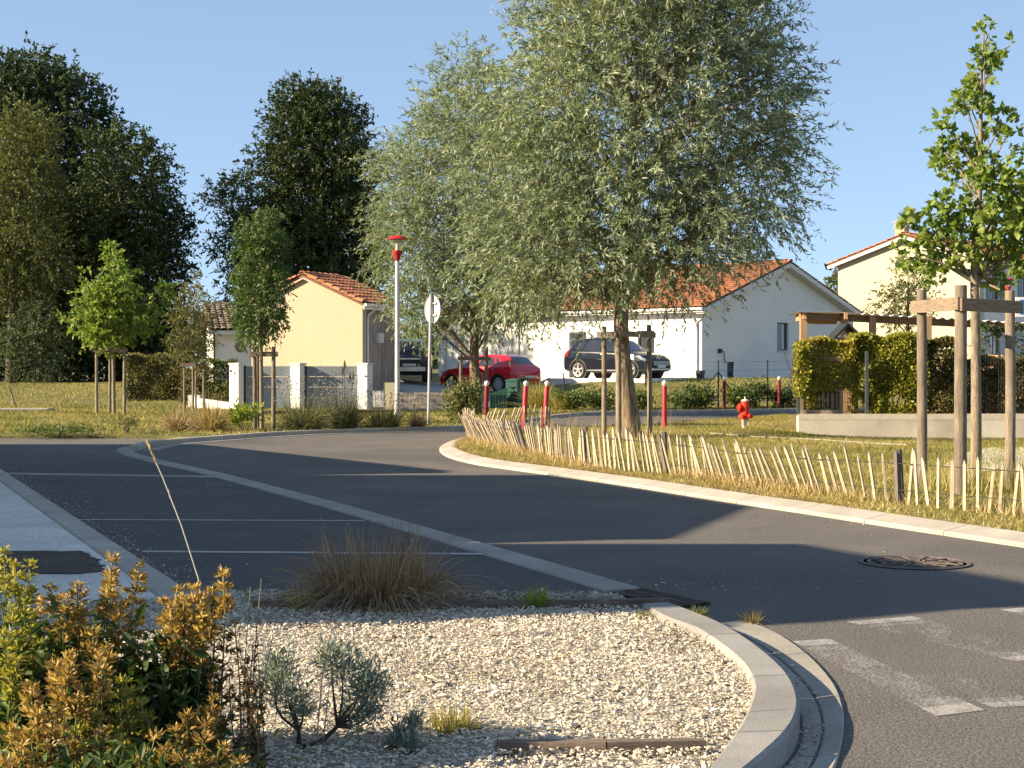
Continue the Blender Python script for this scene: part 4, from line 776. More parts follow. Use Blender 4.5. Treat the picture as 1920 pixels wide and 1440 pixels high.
# green bins
t = thing('compost_bin', 'green tapered plastic bin in front of the red car', 'bin', (px(962, 47), 47, .06)); b = MB()
b.lathe([(.30, 0), (.27, .45), (.25, .82), (.27, .83), (.27, .88), (.0001, .93)], 4, (0, 0, 0), Matrix.Rotation(.5, 3, 'Z')); b.build('body', m_teal, t)
for k in range(4):
    b = MB(); b.box((.02, -.21, .18 + k * .16), (.3, .03, .03)); b.build('rib', m_teal, t)
t = thing('wheelie_bin', 'dark green wheeled bin standing behind the tapered bin', 'bin', (px(983, 47.6), 47.6, .04)); b = MB(); b.bbox((0, 0, .47), (.34, .5, .86), .03); b.build('body', m_teal, t); b = MB(); b.bbox((0, -.01, .93), (.4, .58, .07), .02); b.build('lid', m_darkgreen, t)
for s in (-1, 1):
    b = MB(); b.lathe([(.09, -.02), (.09, .02)], 14, (s * .18, .2, .09), Matrix.Rotation(R_(90), 3, 'Y')); b.build('wheel', m_black, t)
t = thing('utility_cabinet', 'low teal slatted cabinet under the red car beside the bollard', 'cabinet', (px(935, 46.6), 46.6, .08)); b = MB(); b.add([(-.28, -.15, 0), (.26, -.15, 0), (.26, .15, 0), (-.28, .15, 0), (-.28, -.15, .44), (.26, -.15, .62), (.26, .15, .62), (-.28, .15, .44)], [(3, 2, 1, 0), (4, 5, 6, 7), (0, 1, 5, 4), (1, 2, 6, 5), (2, 3, 7, 6), (3, 0, 4, 7)]); b.build('body', m_teal, t)
for k in range(7):
    b = MB(); b.box((-.25 + k * .08, -.16, .22), (.025, .02, .4)); b.build('slat', m_teal, t)
# planter and chalkboard by the shaded gable
t = thing('planter', 'grey bucket planter at the corner of the white bungalow', 'planter', A(1313, 713, 63.2)); b = MB(); b.lathe([(.15, 0), (.20, .36), (.22, .37), (.22, .40), (.19, .40), (.18, .36)], 16); b.build('pot', m_darkgrey, t)
t = thing('chalkboard', 'dark chalkboard sign leaning against the shaded white gable', 'board', A(1362, 712, 65.4), .3); b = MB(); b.box((0, 0, .42), (.62, .04, .66), 0); b.build('panel', m_black, t)
mk = MB()
for (u, v, w_, h_) in ((0, .68, .34, .035), (-.16, .55, .18, .03), (.14, .55, .2, .025), (-.1, .46, .14, .05), (.15, .47, .22, .02), (-.18, .36, .15, .04), (.02, .37, .12, .05), (.18, .38, .14, .03), (0, .22, .14, .025), (-.02, .52, .05, .06)): mk.box((u, -.024, v), (w_, .006, h_))
mk.build('chalk_marks', m_bluegrey, t)
for s in (-1, 1):
    b = MB(); b.beam((s * .25, 0, .1), (s * .3, -.1 if s > 0 else 0, -.02), .05, .05); b.build('leg', m_black, t)
b = MB(); b.beam((.3, .12, 0), (.33, .02, .75), .04, .04); b.build('rear_leg', m_black, t)
# ---- wire fence along the gardens behind the side street
ft = thing('wire_fence', 'dark green wire fence with braced post before the white bungalow garden', 'fence', (6.2, 46.5, .05))
FP = [(-.9, 47.4), (1.6, 47.5), (4.1, 47.2), (6.25, 46.6), (7.8, 46.95), (9.7, 47.4)]
for k, (x, y) in enumerate(FP):
    zz = float(hgt(x, y)); b = MB(); b.tube([(x, y, zz - .1), (x, y, zz + (1.45 if k > 1 else 1.05))], .024, 6); b.build('post', m_darkgreen, ft, world=True)
for (a, q) in (((5.3, 46.3), (6.25, 46.6)), ((7.0, 46.8), (6.25, 46.6)), ((2.3, 47.4), (1.6, 47.5))):
    b = MB(); b.tube([(a[0], a[1], float(hgt(*a))), (q[0], q[1], float(hgt(*q)) + (1.1 if q[0] > 3 else .7))], .02, 6); b.build('brace', m_darkgreen, ft, world=True)
wm = MB()
for k in range(6): wm.tube([(x, y, float(hgt(x, y)) + .1 + k * .26) for x, y in FP[2:]], .0035, 4)
wm.build('wires', m_darkgreen, ft, world=True)
# ---- hedge plot: wall, posts, mesh panels, pallet screen, timber car-port
t = thing('retaining_wall', 'low pale rendered wall carrying the hedge across the island turf', 'wall', (7.6, 32.6, .05)); wy = 32.2; wx0 = px(1497, wy); zt = A(0, 778, wy)[2]
b = MB(); b.box(((wx0 + 26) / 2, wy + .1, (zt - .03 - .3) / 2), (26 - wx0, .2, zt - .03 + .3)); b.build('wall', surf('stained_render', (.60, .54, .42), (.70, .64, .52), 1.2, .92, fine=30, fine_amt=.14, bump=.2, big=(.9, (.42, .38, .29), .9)), t, world=True)
for k in range(8):
    b = MB(); b.box((wx0 + 1.25 + k * 2.5, wy + .098, zt - .04), (2.494, .204, .12)); b.build('coping', m_creampaint, t, world=True)
t = thing('panel_fence', 'dark grey mesh panel fence half hidden inside the yellow green hedge', 'fence', (wx0 + 2, wy + .12, zt))
for x in (1497, 1625, 1795, 1960):
    b = MB(); b.box((px(x, wy + .06), wy + .06, zt + .66), (.06, .06, 1.35)); b.build('post', m_darkgrey, t, world=True)
mm = MB(); x = px(1500, wy)
while x < px(2000, wy): mm.tube([(x, wy + .24, zt), (x, wy + .24, zt + 1.3)], .003, 4, False); x += .055
for k in range(7): mm.tube([(wx0, wy + .24, zt + .06 + k * .2), (px(2000, wy), wy + .24, zt + .06 + k * .2)], .004, 4, False)
mm.build('wire_mesh', m_black, t, world=True)
t = thing('pallet_screen', 'weathered pallet screen showing through the left end of the hedge', 'screen', (px(1540, wy), wy + .2, zt)); py_ = wy + .2
for x in (1503, 1577):
    b = MB(); b.box((px(x, py_), py_, zt + .62), (.075, .06, 1.26)); b.build('post', m_plank, t, world=True)
for yy in (674, 722, 772):
    b = MB(); b.box((px(1540, py_), py_ - .045, A(0, yy, py_)[2]), (.84, .03, .08)); b.build('rail', m_plank, t, world=True)
for k in range(8):
    b = MB(); b.box((px(1510 + k * 8.6, py_), py_ + .05, zt + .45), (.06, .02, .85)); b.build('slat', m_plank, t, world=True)
CY = 37.5
t = thing('carport', 'timber carport with corrugated white roof behind the hedge', 'carport', (px(1600, CY), CY, .1)); z0 = A(0, 585, CY)[2]
m_pine = surf('raw_pine', (.34, .20, .105), (.48, .31, .175), 3, .8, stretch=(6, 6, .6), bump=.2, rnd=.1)
for x, y in ((1506, CY), (1583, CY + .1), (1636, CY + .2), (1500 + 240, CY + .3)):
    b = MB(); b.box((px(x, y), y, (z0 - .1 + .05) / 2), (.15, .15, z0 - .15)); b.build('post', m_pine, t, world=True)
b = MB(); b.beam((px(1500, CY), CY + .02, z0 - .09), (px(1960, CY), CY + 1.2, z0 - .33), .1, .17); b.build('front_beam', m_beam, t, world=True)
for x in (1506, 1583):
    b = MB(); b.beam((px(x, CY), CY - .2, z0 - .1), (px(x, CY) + .5, CY + 3.5, z0 - .05), .08, .16); b.build('rafter', m_pine, t, world=True)
b = MB(); b.beam((px(1508, CY), CY + .6, z0 - .21), (px(1580, CY), CY + .7, z0 - .22), .05, .12); b.build('brace', m_pine, t, world=True)
cr = MB(); N = 150; vs = []
for i in range(N + 1):
    u = i / N; xx = px(1490, CY) + u * (px(1975, CY) - px(1490, CY)); zz = z0 + .0 - .27 * max(0, u - .15) / .85; wv = .026 * math.sin(u * 2 * math.pi * 26) * (1 if u > .24 else .15)
    vs += [(xx, CY - .3 + u * 1.1, zz + wv), (xx + .6, CY + 4.2 + u, zz + .06 + wv), (xx, CY - .3 + u * 1.1, zz + wv - .012)]
cr.add(vs, [(i * 3, i * 3 + 1, i * 3 + 4, i * 3 + 3) for i in range(N)] + [(i * 3, i * 3 + 3, i * 3 + 5, i * 3 + 2) for i in range(N)]); cr.build('corrugated_roof', m_whitepaint, t, world=True)
HYd = 34.6
t = thing('garden_hut', 'small wooden hut with dark gabled roof peeping over the hedge', 'hut', (px(1588, HYd), HYd, .1)); hz = A(0, 641, HYd)[2]; hp = A(0, 616, HYd)[2]
b = MB(); b.box((0, .3, hz / 2), (.45, .8, hz)); b.build('body', m_pine, t)
b = MB(); b.beam((-.3, .3, hz - .02), (-.0, .3, hp), .9, .05, (0, 0, 1)); b.beam((.46, .3, hz - .13), (.0, .3, hp), .9, .05); b.build('roof', m_black, t)
t = thing('firewood_pile', 'stack of split firewood at the right edge behind the tree stakes', 'firewood', (px(1875, 34), 34, .1)); lz = A(0, 690, 34)[2]
b = MB(); b.box((px(1880, 34), 34.1, lz / 2 - .1), (1.3, .5, lz)); b.build('crate', m_timber, t, world=True)
for k in range(34):
    r = rnd.uniform(.035, .07); x = px(rnd.uniform(1832, 1926), 34); lvl = rnd.choice([0, 0, 1, 1, 2, 3]); b = MB(); p = Vector((x, 33.82 + rnd.uniform(-.05, .05), lz - .06 + lvl * .095 + rnd.uniform(-.02, .02))); d = Vector((rnd.uniform(-.6, .6), 1, rnd.uniform(-.2, .2))).normalized()
    b.tube([p, p + d * .36], r, 3 + rnd.randint(0, 3)); b.build('log', m_pine, t, world=True)
t = thing('sign_board', 'blue and white sign board at the right edge beyond the hedge', 'sign', (px(1935, 42), 42, .1)); z1, z2 = A(0, 601, 42)[2], A(0, 564, 42)[2]
b = MB(); b.box((0, 0, (z1 + z2) / 2), (.9, .04, z2 - z1)); b.build('panel', m_whitepaint, t); b = MB(); b.box((.03, -.024, (z1 + z2) / 2 + .0), (.72, .006, z2 - z1 - .14)); b.build('blue_field', plain('blue_paint', (.01, .13, .55), .4), t); b = MB(); b.box((0, .05, z1 / 2), (.06, .06, z1)); b.build('post', m_zinc, t)
# ================================================================== picket fence
fb = [G(*p, .07) for p in ((882, 823), (905, 830), (940, 840), (985, 852), (1040, 864), (1100, 874), (1170, 881), (1240, 888), (1330, 900), (1400, 910), (1500, 922), (1570, 931), (1640, 940), (1720, 950), (1800, 957), (1920, 968), (2040, 980))]
fl = smooth_line([p[:2] for p in fb], 400, 2)
fence = thing('picket_fence', 'low chestnut paling fence of split uneven pickets along the island kerb', 'fence', (fl[200][0], fl[200][1], .07))
def picket_mesh(h, wd, th, tip, r):
    m = MB(); w1, w2 = wd * r.uniform(.42, .52), wd * r.uniform(.36, .46); o = r.uniform(-.3, .3) * wd
    pr = [(-w1, 0), (w1, 0), (w1 * .98, h * .5), (w2 + o * .3, h - tip), (o * .5, h), (-w2 + o * .3, h - tip), (-w1 * 1.02, h * .5)]
    n = len(pr); vs = [(p[0], -th / 2, p[1]) for p in pr] + [(p[0] * .9, th / 2, p[1]) for p in pr]
    m.add(vs, [tuple(range(n)), tuple(range(2 * n - 1, n - 1, -1))] + [(i, n + i, n + (i + 1) % n, (i + 1) % n) for i in range(n)]); return m
pm_bank = []
for k in range(9):
    mb = picket_mesh(.5 * rnd.uniform(.93, 1.06), .034 * rnd.uniform(.8, 1.25), .017, .05, rnd); o = mb.build('picket', m_picket); me = o.data; bpy.data.objects.remove(o); pm_bank.append(me)
grey_bank = []
for k in range(3):
    mb = picket_mesh(.5 * rnd.uniform(.95, 1.04), .045, .03, .02, rnd); o = mb.build('picket', m_picket_grey); me = o.data; bpy.data.objects.remove(o); grey_bank.append(me)
segd = np.r_[0, np.cumsum(np.linalg.norm(np.diff(fl, axis=0), axis=1))]
def picket_row(line, parent, leanf, spacing, greys=(), skip=(), hs=1.0):
    sd = np.r_[0, np.cumsum(np.linalg.norm(np.diff(line, axis=0), axis=1))]; s = 0.0; tops = []
    while s < sd[-1]:
        x, y = np.interp(s, sd, line[:, 0]), np.interp(s, sd, line[:, 1]); x2, y2 = np.interp(s + .05, sd, line[:, 0]), np.interp(s + .05, sd, line[:, 1])
        im = 960 + F * x / y; a = math.atan2(y2 - y, x2 - x); g_ = any(abs(im - q) < 3.4 for q in greys)
        me = rnd.choice(grey_bank if g_ else pm_bank); o = link('picket', me, parent); ln = leanf(im) * .85 + rnd.gauss(0, .035)
        loc = Vector((x, y, .05)) - Vector(root_of(parent).location)
        o.matrix_local = Matrix.Translation(loc) @ Matrix.Rotation(ln, 4, 'Y') @ Matrix.Rotation(a, 4, 'Z') @ Matrix.Rotation(rnd.gauss(0, .04), 4, 'X') @ Matrix.Rotation(rnd.gauss(0, .25), 4, 'Z') @ Matrix.Diagonal((1, 1, hs * rnd.uniform(.95, 1.05), 1))
        tops.append((x + math.sin(ln) * math.cos(a), y + math.sin(ln) * math.sin(a), ln)); s += spacing(im) * rnd.uniform(.8, 1.2)
    return tops
lean_pts = ([870, 900, 950, 985, 1010, 1050, 1100, 1180, 1240, 1300, 1400, 1500, 1580, 1640, 1700, 1740, 2000], [-.30, -.48, -.48, -.35, -.1, -.05, -.1, -.13, -.2, -.22, -.36, -.38, -.30, -.18, 0, .03, .04])
sp_pts = ([880, 960, 1100, 1300, 1500, 1640, 1700, 2000], [.078, .080, .092, .095, .125, .15, .12, .135])
lf = lambda im: float(np.interp(im, *lean_pts)); sf = lambda im: float(np.interp(im, *sp_pts))
picket_row(fl, fence, lf, sf, greys=(985, 991, 1246, 1252, 1686, 1692, 1698))
wr = MB()
for hz_ in (.13, .37):
    for ph_ in (0, 1.6): wr.tube([(p[0] + math.sin(lf(960 + F * p[0] / p[1])) * hz_, p[1], .07 + hz_ * math.cos(lf(960 + F * p[0] / p[1])) + .004 * math.sin(i * 1.9 + ph_)) for i, p in enumerate(fl[::2])], .0028, 4, False)
wr.build('binding_wire', m_wire, fence, world=True)
for im in (1100, 1247, 1690):
    k = int(np.argmin(np.abs(960 + F * fl[:, 0] / fl[:, 1] - im))); b = MB(); p = fl[k]; b.tube([(p[0] + .02, p[1] + .05, 0), (p[0] - .01, p[1] + .06, .56)], .035, 7); b.build('post', m_picket_grey, fence, world=True)
fb2 = smooth_line([(-.78, 27.0), (-.80, 28.0), (-.45, 28.9), (.2, 29.4), (.78, 29.6)], 60, 2)
fence2 = thing('picket_fence', 'short return of weathered pickets behind the island tip by the bollards', 'fence', (0, 29, .07))
picket_row(fb2, fence2, lambda im: .32 if im < 965 and im > 900 else (.05 if im > 980 else -.1), lambda im: .085, greys=(1032, 1036))
wr = MB()
for hz_ in (.13, .36): wr.tube([(p[0], p[1], .07 + hz_) for p in fb2[::2]], .0028, 4, False)
wr.build('binding_wire', m_wire, fence2, world=True)
# ================================================================== cars
def catmull(xs, ys, q):
    """monotone-ish smooth interpolation"""
    xs = np.array(xs, float); ys = np.array(ys, float); d = np.gradient(ys, xs); q = np.asarray(q, float)
    i = np.clip(np.searchsorted(xs, q) - 1, 0, len(xs) - 2); h = xs[i + 1] - xs[i]; t = (q - xs[i]) / h
    return (2 * t**3 - 3 * t**2 + 1) * ys[i] + (t**3 - 2 * t**2 + t) * h * d[i] + (-2 * t**3 + 3 * t**2) * ys[i + 1] + (t**3 - t**2) * h * d[i + 1]
def inpoly(x, z, P): return inside(np.stack([x, z], 1), P)
def car(label, loc, rotz, spec, paint):
    t = thing('parked_car', label, 'car', loc, rotz); st = spec['st']; xs = [s[0] for s in st]; nu = 360
    u = np.linspace(xs[0], xs[-1], nu); col = lambda k: np.interp(u, xs, [s[k] for s in st])
    ker = np.array([1, 3, 4, 3, 1]) / 12.0
    def sm(a):
        for _ in range(3): a = np.r_[a[:2], np.convolve(a, ker, 'valid'), a[-2:]]
        return a
    lo, be, to, wl, wb, wt = (sm(col(k)) for k in range(1, 7))
    vk = np.array([0, .8, .97, 1.0, 1.0, .97]) # lower flank
    nv = 80; S_ = np.zeros((nu, nv, 2))
    for i in range(nu):
        h = be[i] - lo[i]; cab = to[i] - be[i]; r = min(.10, max(.02, cab * .45))
        P = [(0, lo[i]), (wl[i] * .80, lo[i]), (wl[i] * .96, lo[i] + .04), (wl[i], lo[i] + h * .22), (wl[i] * 1.005, lo[i] + h * .5), (wl[i] * 1.01, lo[i] + h * .68), (wb[i] * 1.0, be[i] - h * .06), (wb[i] * .985, be[i]), (wt[i] * .35 + wb[i] * .65, be[i] + cab * .35), (wt[i], to[i] - r), (wt[i] * .93, to[i] - r * .35), (wt[i] * .8, to[i] - r * .08), (wt[i] * .4, to[i] + .012), (0, to[i] + .016)]
        P = np.array(P); ti = np.linspace(0, len(P) - 1, nv); k = np.arange(len(P)); S_[i, :, 0] = np.interp(ti, k, P[:, 0]); S_[i, :, 1] = np.interp(ti, k, P[:, 1])
        S_[i, 1:-1] = S_[i, 1:-1] * .5 + (S_[i, :-2] + S_[i, 2:]) * .25
    V = np.concatenate([np.stack([np.repeat(u[:, None], nv, 1), -S_[..., 0], S_[..., 1]], -1), np.stack([np.repeat(u[:, None], nv, 1), S_[..., 0], S_[..., 1]], -1)[:, ::-1][:, 1:]], 1)
    nw = V.shape[1]; idx = np.arange(nu * nw).reshape(nu, nw)
    Q = np.stack([idx[:-1, :-1], idx[1:, :-1], idx[1:, 1:], idx[:-1, 1:]], -1).reshape(-1, 4); C = V.reshape(-1, 3)[Q].mean(1); x, y, z = C.T
    vv = np.tile(np.arange(nw - 1), nu - 1); cls = np.full(len(Q), 'body', dtype=object); ay = np.abs(y)
    beq, toq = np.interp(x, u, be), np.interp(x, u, to); wtq = np.interp(x, u, wt)
    side = (np.abs(np.where(vv < nw / 2, vv, nw - 2 - vv)) < nv * .78)
    for nm, P in spec['side'].items(): cls[side & inpoly(x, z, P)] = nm
    for nm, (x0, x1, zmin, e) in spec['glass'].items(): cls[(x > x0) & (x < x1) & (z > zmin) & (ay < wtq * e) & ~side] = nm
    for nm, P in spec.get('front', {}).items(): cls[inpoly(y, z, P) & (x > spec['fx'])] = nm
    for nm, P in spec.get('rear', {}).items(): cls[inpoly(y, z, P) & (x < spec['rx'])] = nm
    cls[z < spec['clad']] = np.where(cls[z < spec['clad']] == 'body', 'lower_trim', cls[z < spec['clad']])
    R = spec['R']; keep = np.ones(len(Q), bool)
    for wx in spec['wx']:
        d = np.hypot(x - wx, z - R); keep &= ~((d < R + .045) & (ay > .5)); ar = (d < R + .045 + spec['arch']) & (ay > .5) & (z < R + .6)
        if spec['arch'] > 0: cls[ar] = 'lower_trim'
    mats = dict(body=paint, lower_trim=m_black, windscreen=m_carglass, rear_window=m_carglass, front_door_window=m_carglass, rear_door_window=m_carglass, quarter_window=m_carglass, headlight=m_lens, tail_light=m_tail, grille=m_black, window_trim=m_chrome, side_trim=m_chrome, boot_trim=m_lens)
    vals = V.reshape(-1, 3)
    for nm in sorted(set(cls)):
        q = Q[(cls == nm) & keep]
        if not len(q): continue
        sets = [(nm, q)]
        if nm in ('headlight', 'tail_light', 'front_door_window', 'rear_door_window', 'quarter_window', 'side_trim'): cy = vals[q].mean(1)[:, 1]; sets = [(nm, q[cy < 0]), (nm, q[cy >= 0])]
        for n2, qq in sets:
            if not len(qq): continue
            uq, inv = np.unique(qq, return_inverse=True); me = bpy.data.meshes.new(n2); me.from_pydata(vals[uq].tolist(), [], inv.reshape(-1, 4).tolist()); me.polygons.foreach_set('use_smooth', [True] * len(qq)); link(n2, me, t, mats[nm])
    for e, nm in ((0, 'boot_panel'), (-1, 'nose_panel')):
        rg_ = V[e]; cz_ = rg_.mean(0); k = len(rg_); sgn = -1 if e == 0 else 1; r2 = cz_ + (rg_ - cz_) * np.array([1, .8, .72]) + np.array([sgn * .035, 0, 0]); b = MB()
        b.add([tuple(p) for p in rg_] + [tuple(p) for p in r2], [(i, (i + 1) % k, k + (i + 1) % k, k + i) for i in range(k)] + [tuple(range(k, 2 * k))]); b.build(nm, m_black if e == -1 and 'grille' in spec['front'] else paint, t, smooth=True)
    W2 = spec['wheel_y']
    for wx in spec['wx']:
        for s in (-1, 1):
            mr = Matrix.Rotation(R_(90) * -s, 3, 'X'); c = Vector((wx, s * (W2 - .11), R))
            b = MB(); b.lathe([(R - .10, -.10), (R - .02, -.105), (R, -.08), (R, .07), (R - .015, .10), (R - .085, .11), (R - .10, .09)], 26, c, mr); wh_ = b.build('wheel', m_tyre, t, smooth=True)
            b = MB(); rr = R - .095; b.lathe([(rr, .095), (rr + .012, .112), (rr - .025, .105), (rr - .03, -.05)], 26, c, mr, False); ns = spec['spokes']
            for k in range(ns):
                a = 2 * math.pi * k / ns + .3; 
                for off in ((-.06, .06) if spec['twin'] else (0,)):
                    p0 = c + mr @ Vector((.03 * math.cos(a), .03 * math.sin(a), .098)); p1 = c + mr @ Vector(((rr - .005) * math.cos(a + off * 2.2), (rr - .005) * math.sin(a + off * 2.2), .102)); b.beam(p0, p1, .028 if spec['twin'] else .062, .03, tuple(mr @ Vector((0, 0, 1))))
            b.lathe([(.06, .085), (.055, .118), (.0001, .12)], 14, c, mr); b.build('rim', m_rim, wh_)
            b = MB(); b.lathe([(.0001, -.02), (rr, -.02), (rr, -.03), (.0001, -.03)], 18, c, mr); b.build('brake_disc', m_black, wh_)
            b = MB(); b.lathe([(R + .07, -.22), (R + .07, .06)], 22, c, mr); b.lathe([(.0001, -.2), (R + .07, -.2)], 22, c, mr); b.build('wheel_arch', m_black, t)
    for s in (-1, 1):
        mx, mz = spec['mirror']; b = MB(); b.sphere((mx, s * (W2 + .08), mz), .1, 10, 7, (.75, 1.1, .72)); b.tube([(mx, s * (W2 - .08), mz - .06), (mx, s * (W2 + .05), mz - .02)], .025, 6); b.build('mirror', paint, t, smooth=True)
        for hx, hz_ in spec['handles']:
            b = MB(); yy = float(np.interp(hx, u, wb)) * 1.008; b.bbox((hx, s * yy, hz_), (.17, .03, .03), .008); b.build('door_handle', m_chrome, t)
        for sx_ in spec['seams']:
            b = MB(); P = []
            for zz in np.linspace(spec['clad'] + .03, spec['seam_top'], 8):
                i = int(np.argmin(np.abs(u - sx_))); yy = float(np.interp(zz, S_[i, 6:56, 1], S_[i, 6:56, 0])); P.append((sx_, s * (yy + .001), zz))
            b.tube(P, .007, 4); b.build('door_seam', m_black, t)
    for (xx, zz, th) in spec['plates']:
        b = MB(); b.box((xx, 0, zz), (.014, .52, .11)); b.build('number_plate', m_plate, t)
    b = MB(); b.box((0, 0, .45), (spec['st'][0][0] * -1.2, 1.2, .3)); b.build('underbody', m_black, t)
    b = MB(); b.box((-.1, 0, .95), (1.0, 1.1, .25)); b.box((-.9, -.35, 1.1), (.16, .4, .5)); b.box((-.9, .35, 1.1), (.16, .4, .5)); b.box((.05, -.35, 1.1), (.16, .4, .55)); b.box((.05, .35, 1.1), (.16, .4, .55)); b.build('seats', m_black, t)
    return t
# (x, bottom, shoulder, top, half width low, shoulder, roof)
suv = dict(st=[(-2.20, .42, .92, .96, .70, .68, .60), (-2.12, .32, .98, 1.06, .84, .82, .66), (-1.98, .27, 1.06, 1.26, .88, .86, .64), (-1.72, .25, 1.09, 1.53, .905, .885, .60), (-1.3, .23, 1.08, 1.615, .915, .90, .615), (-.6, .22, 1.06, 1.645, .915, .90, .63), (.0, .22, 1.03, 1.62, .915, .90, .63), (.45, .22, 1.01, 1.50, .915, .90, .62), (.85, .22, 1.0, 1.23, .915, .895, .66), (1.12, .22, .985, 1.06, .915, .89, .72), (1.5, .23, .95, 1.0, .91, .87, .72), (1.85, .25, .87, .92, .87, .83, .68), (2.06, .28, .74, .78, .80, .76, .6), (2.17, .36, .62, .66, .66, .62, .5)],
    side=dict(front_door_window=[(.78, 1.07), (.42, 1.40), (.0, 1.53), (-.12, 1.535), (-.14, 1.10)], rear_door_window=[(-.22, 1.10), (-.20, 1.535), (-.95, 1.52), (-1.10, 1.13)], quarter_window=[(-1.18, 1.14), (-1.05, 1.50), (-1.38, 1.46), (-1.58, 1.22)], tail_light=[(-2.24, .82), (-1.93, .90), (-1.80, 1.22), (-1.98, 1.26), (-2.24, 1.0)], headlight=[(1.55, .88), (2.0, .66), (2.08, .72), (1.70, .93)], side_trim=[(-1.0, .30), (-1.0, .345), (.95, .345), (.95, .30)]),
    glass=dict(windscreen=(.42, 1.05, 1.09, .95), rear_window=(-2.02, -1.62, 1.16, .9)), front=dict(grille=[(-.58, .36), (.58, .36), (.52, .70), (-.52, .70)]), fx=1.95, rx=-2.0, rear=dict(), clad=.36, arch=.06, R=.345, wx=(1.30, -1.32), wheel_y=.90, spokes=5, twin=False, mirror=(.72, 1.10), handles=((-.05, .96), (-1.02, .98)), seams=(.98, -.16, -1.2), seam_top=1.0, plates=((2.215, .47, 0),))
c1 = car('dark grey crossover with alloy wheels parked before the white bungalow', (4.25, 62.0, .885), math.atan2(-.669, .743) , suv, m_cargrey)
for s in (-1, 1):
    b = MB(); b.tube([(.2, s * .60, 1.60), (.0, s * .60, 1.655), (-1.3, s * .585, 1.65), (-1.5, s * .58, 1.62)], .018, 6); b.build('roof_rail', m_chrome, c1)
b = MB(); b.box((2.2, 0, .36), (.06, 1.2, .06)); b.build('skid_plate', m_rim, c1)
for k in range(4):
    b = MB(); b.box((2.21 - k * .004, 0, .535 + k * .045), (.02, 1.05, .012)); b.build('grille_bar', m_chrome, c1)
b = MB(); b.lathe([(.0001, 0), (.055, 0), (.055, .012), (.0001, .02)], 5, (2.07, 0, .79), Matrix.Rotation(R_(62), 3, 'Y')); b.build('badge', m_chrome, c1)
hb = dict(st=[(-2.12, .40, .82, .86, .70, .68, .60), (-2.05, .30, .93, .97, .82, .80, .64), (-1.90, .26, .99, 1.12, .87, .84, .62), (-1.60, .24, 1.02, 1.38, .89, .865, .58), (-1.25, .22, 1.01, 1.465, .895, .875, .585), (-.5, .21, .98, 1.50, .895, .88, .60), (.0, .21, .96, 1.47, .895, .88, .60), (.45, .21, .95, 1.34, .895, .875, .60), (.85, .21, .945, 1.10, .895, .87, .64), (1.08, .21, .93, .99, .89, .86, .70), (1.5, .22, .89, .93, .88, .84, .70), (1.83, .24, .80, .84, .84, .80, .64), (2.0, .27, .66, .70, .76, .72, .55), (2.10, .34, .56, .60, .62, .58, .46)],
    side=dict(front_door_window=[(.78, 1.0), (.40, 1.27), (.0, 1.385), (-.12, 1.39), (-.14, 1.02)], rear_door_window=[(-.21, 1.02), (-.20, 1.39), (-.85, 1.37), (-1.12, 1.06)], quarter_window=[(-1.18, 1.07), (-.94, 1.355), (-1.12, 1.32), (-1.34, 1.12)], tail_light=[(-2.2, .80), (-1.86, .84), (-1.78, .99), (-2.2, .99)], headlight=[(1.5, .82), (1.96, .62), (2.02, .67), (1.62, .87)]),
    glass=dict(windscreen=(.40, 1.02, 1.02, .95), rear_window=(-1.93, -1.50, 1.04, .9)), front=dict(grille=[(-.5, .34), (.5, .34), (.42, .62), (-.42, .62)]), fx=1.9, rx=-1.95, rear=dict(), clad=.30, arch=.035, R=.325, wx=(1.27, -1.30), wheel_y=.88, spokes=10, twin=True, mirror=(.70, 1.02), handles=((-.02, .88), (-1.0, .90)), seams=(.95, -.16, -1.16), seam_top=.95, plates=((-2.165, .60, 0),))
c2 = car('red hatchback parked on the drive behind the smaller willow', (-.92, 61.6, float(hgt(-.92, 61.6)) + .02), math.atan2(.669, -.743), hb, m_carred)
b = MB(); b.box((-2.06, 0, .86), (.05, .7, .035)); b.build('boot_handle', m_chrome, c2); b = MB(); b.add([(-1.05, -.02, 1.49), (-.85, -.012, 1.49), (-1.08, 0, 1.57), (-1.05, .02, 1.49), (-.85, .012, 1.49)], [(0, 1, 2), (3, 2, 4), (0, 2, 3), (1, 4, 2)]); b.build('antenna', m_black, c2)
sv2 = dict(suv); sv2['spokes'] = 7; sv2['front'] = {}; sv2['rear'] = dict(boot_trim=[(-.55, .72), (.55, .72), (.5, .98), (-.5, .98)]); sv2['plates'] = ((-2.245, .62, 0),); sv2['arch'] = .03
c3 = car('dark estate car seen from behind beside the plank wall', (-4.15, 61.7, float(hgt(-4.15, 61.7)) + .03), math.atan2(1, -.08), sv2, m_cardark)
b = MB(); b.box((-2.235, 0, .46), (.05, 1.25, .16)); b.build('bumper', m_rim, c3)
b = MB(); b.box((-2.22, 0, .86), (.04, .9, .05)); b.build('boot_handle', m_chrome, c3)
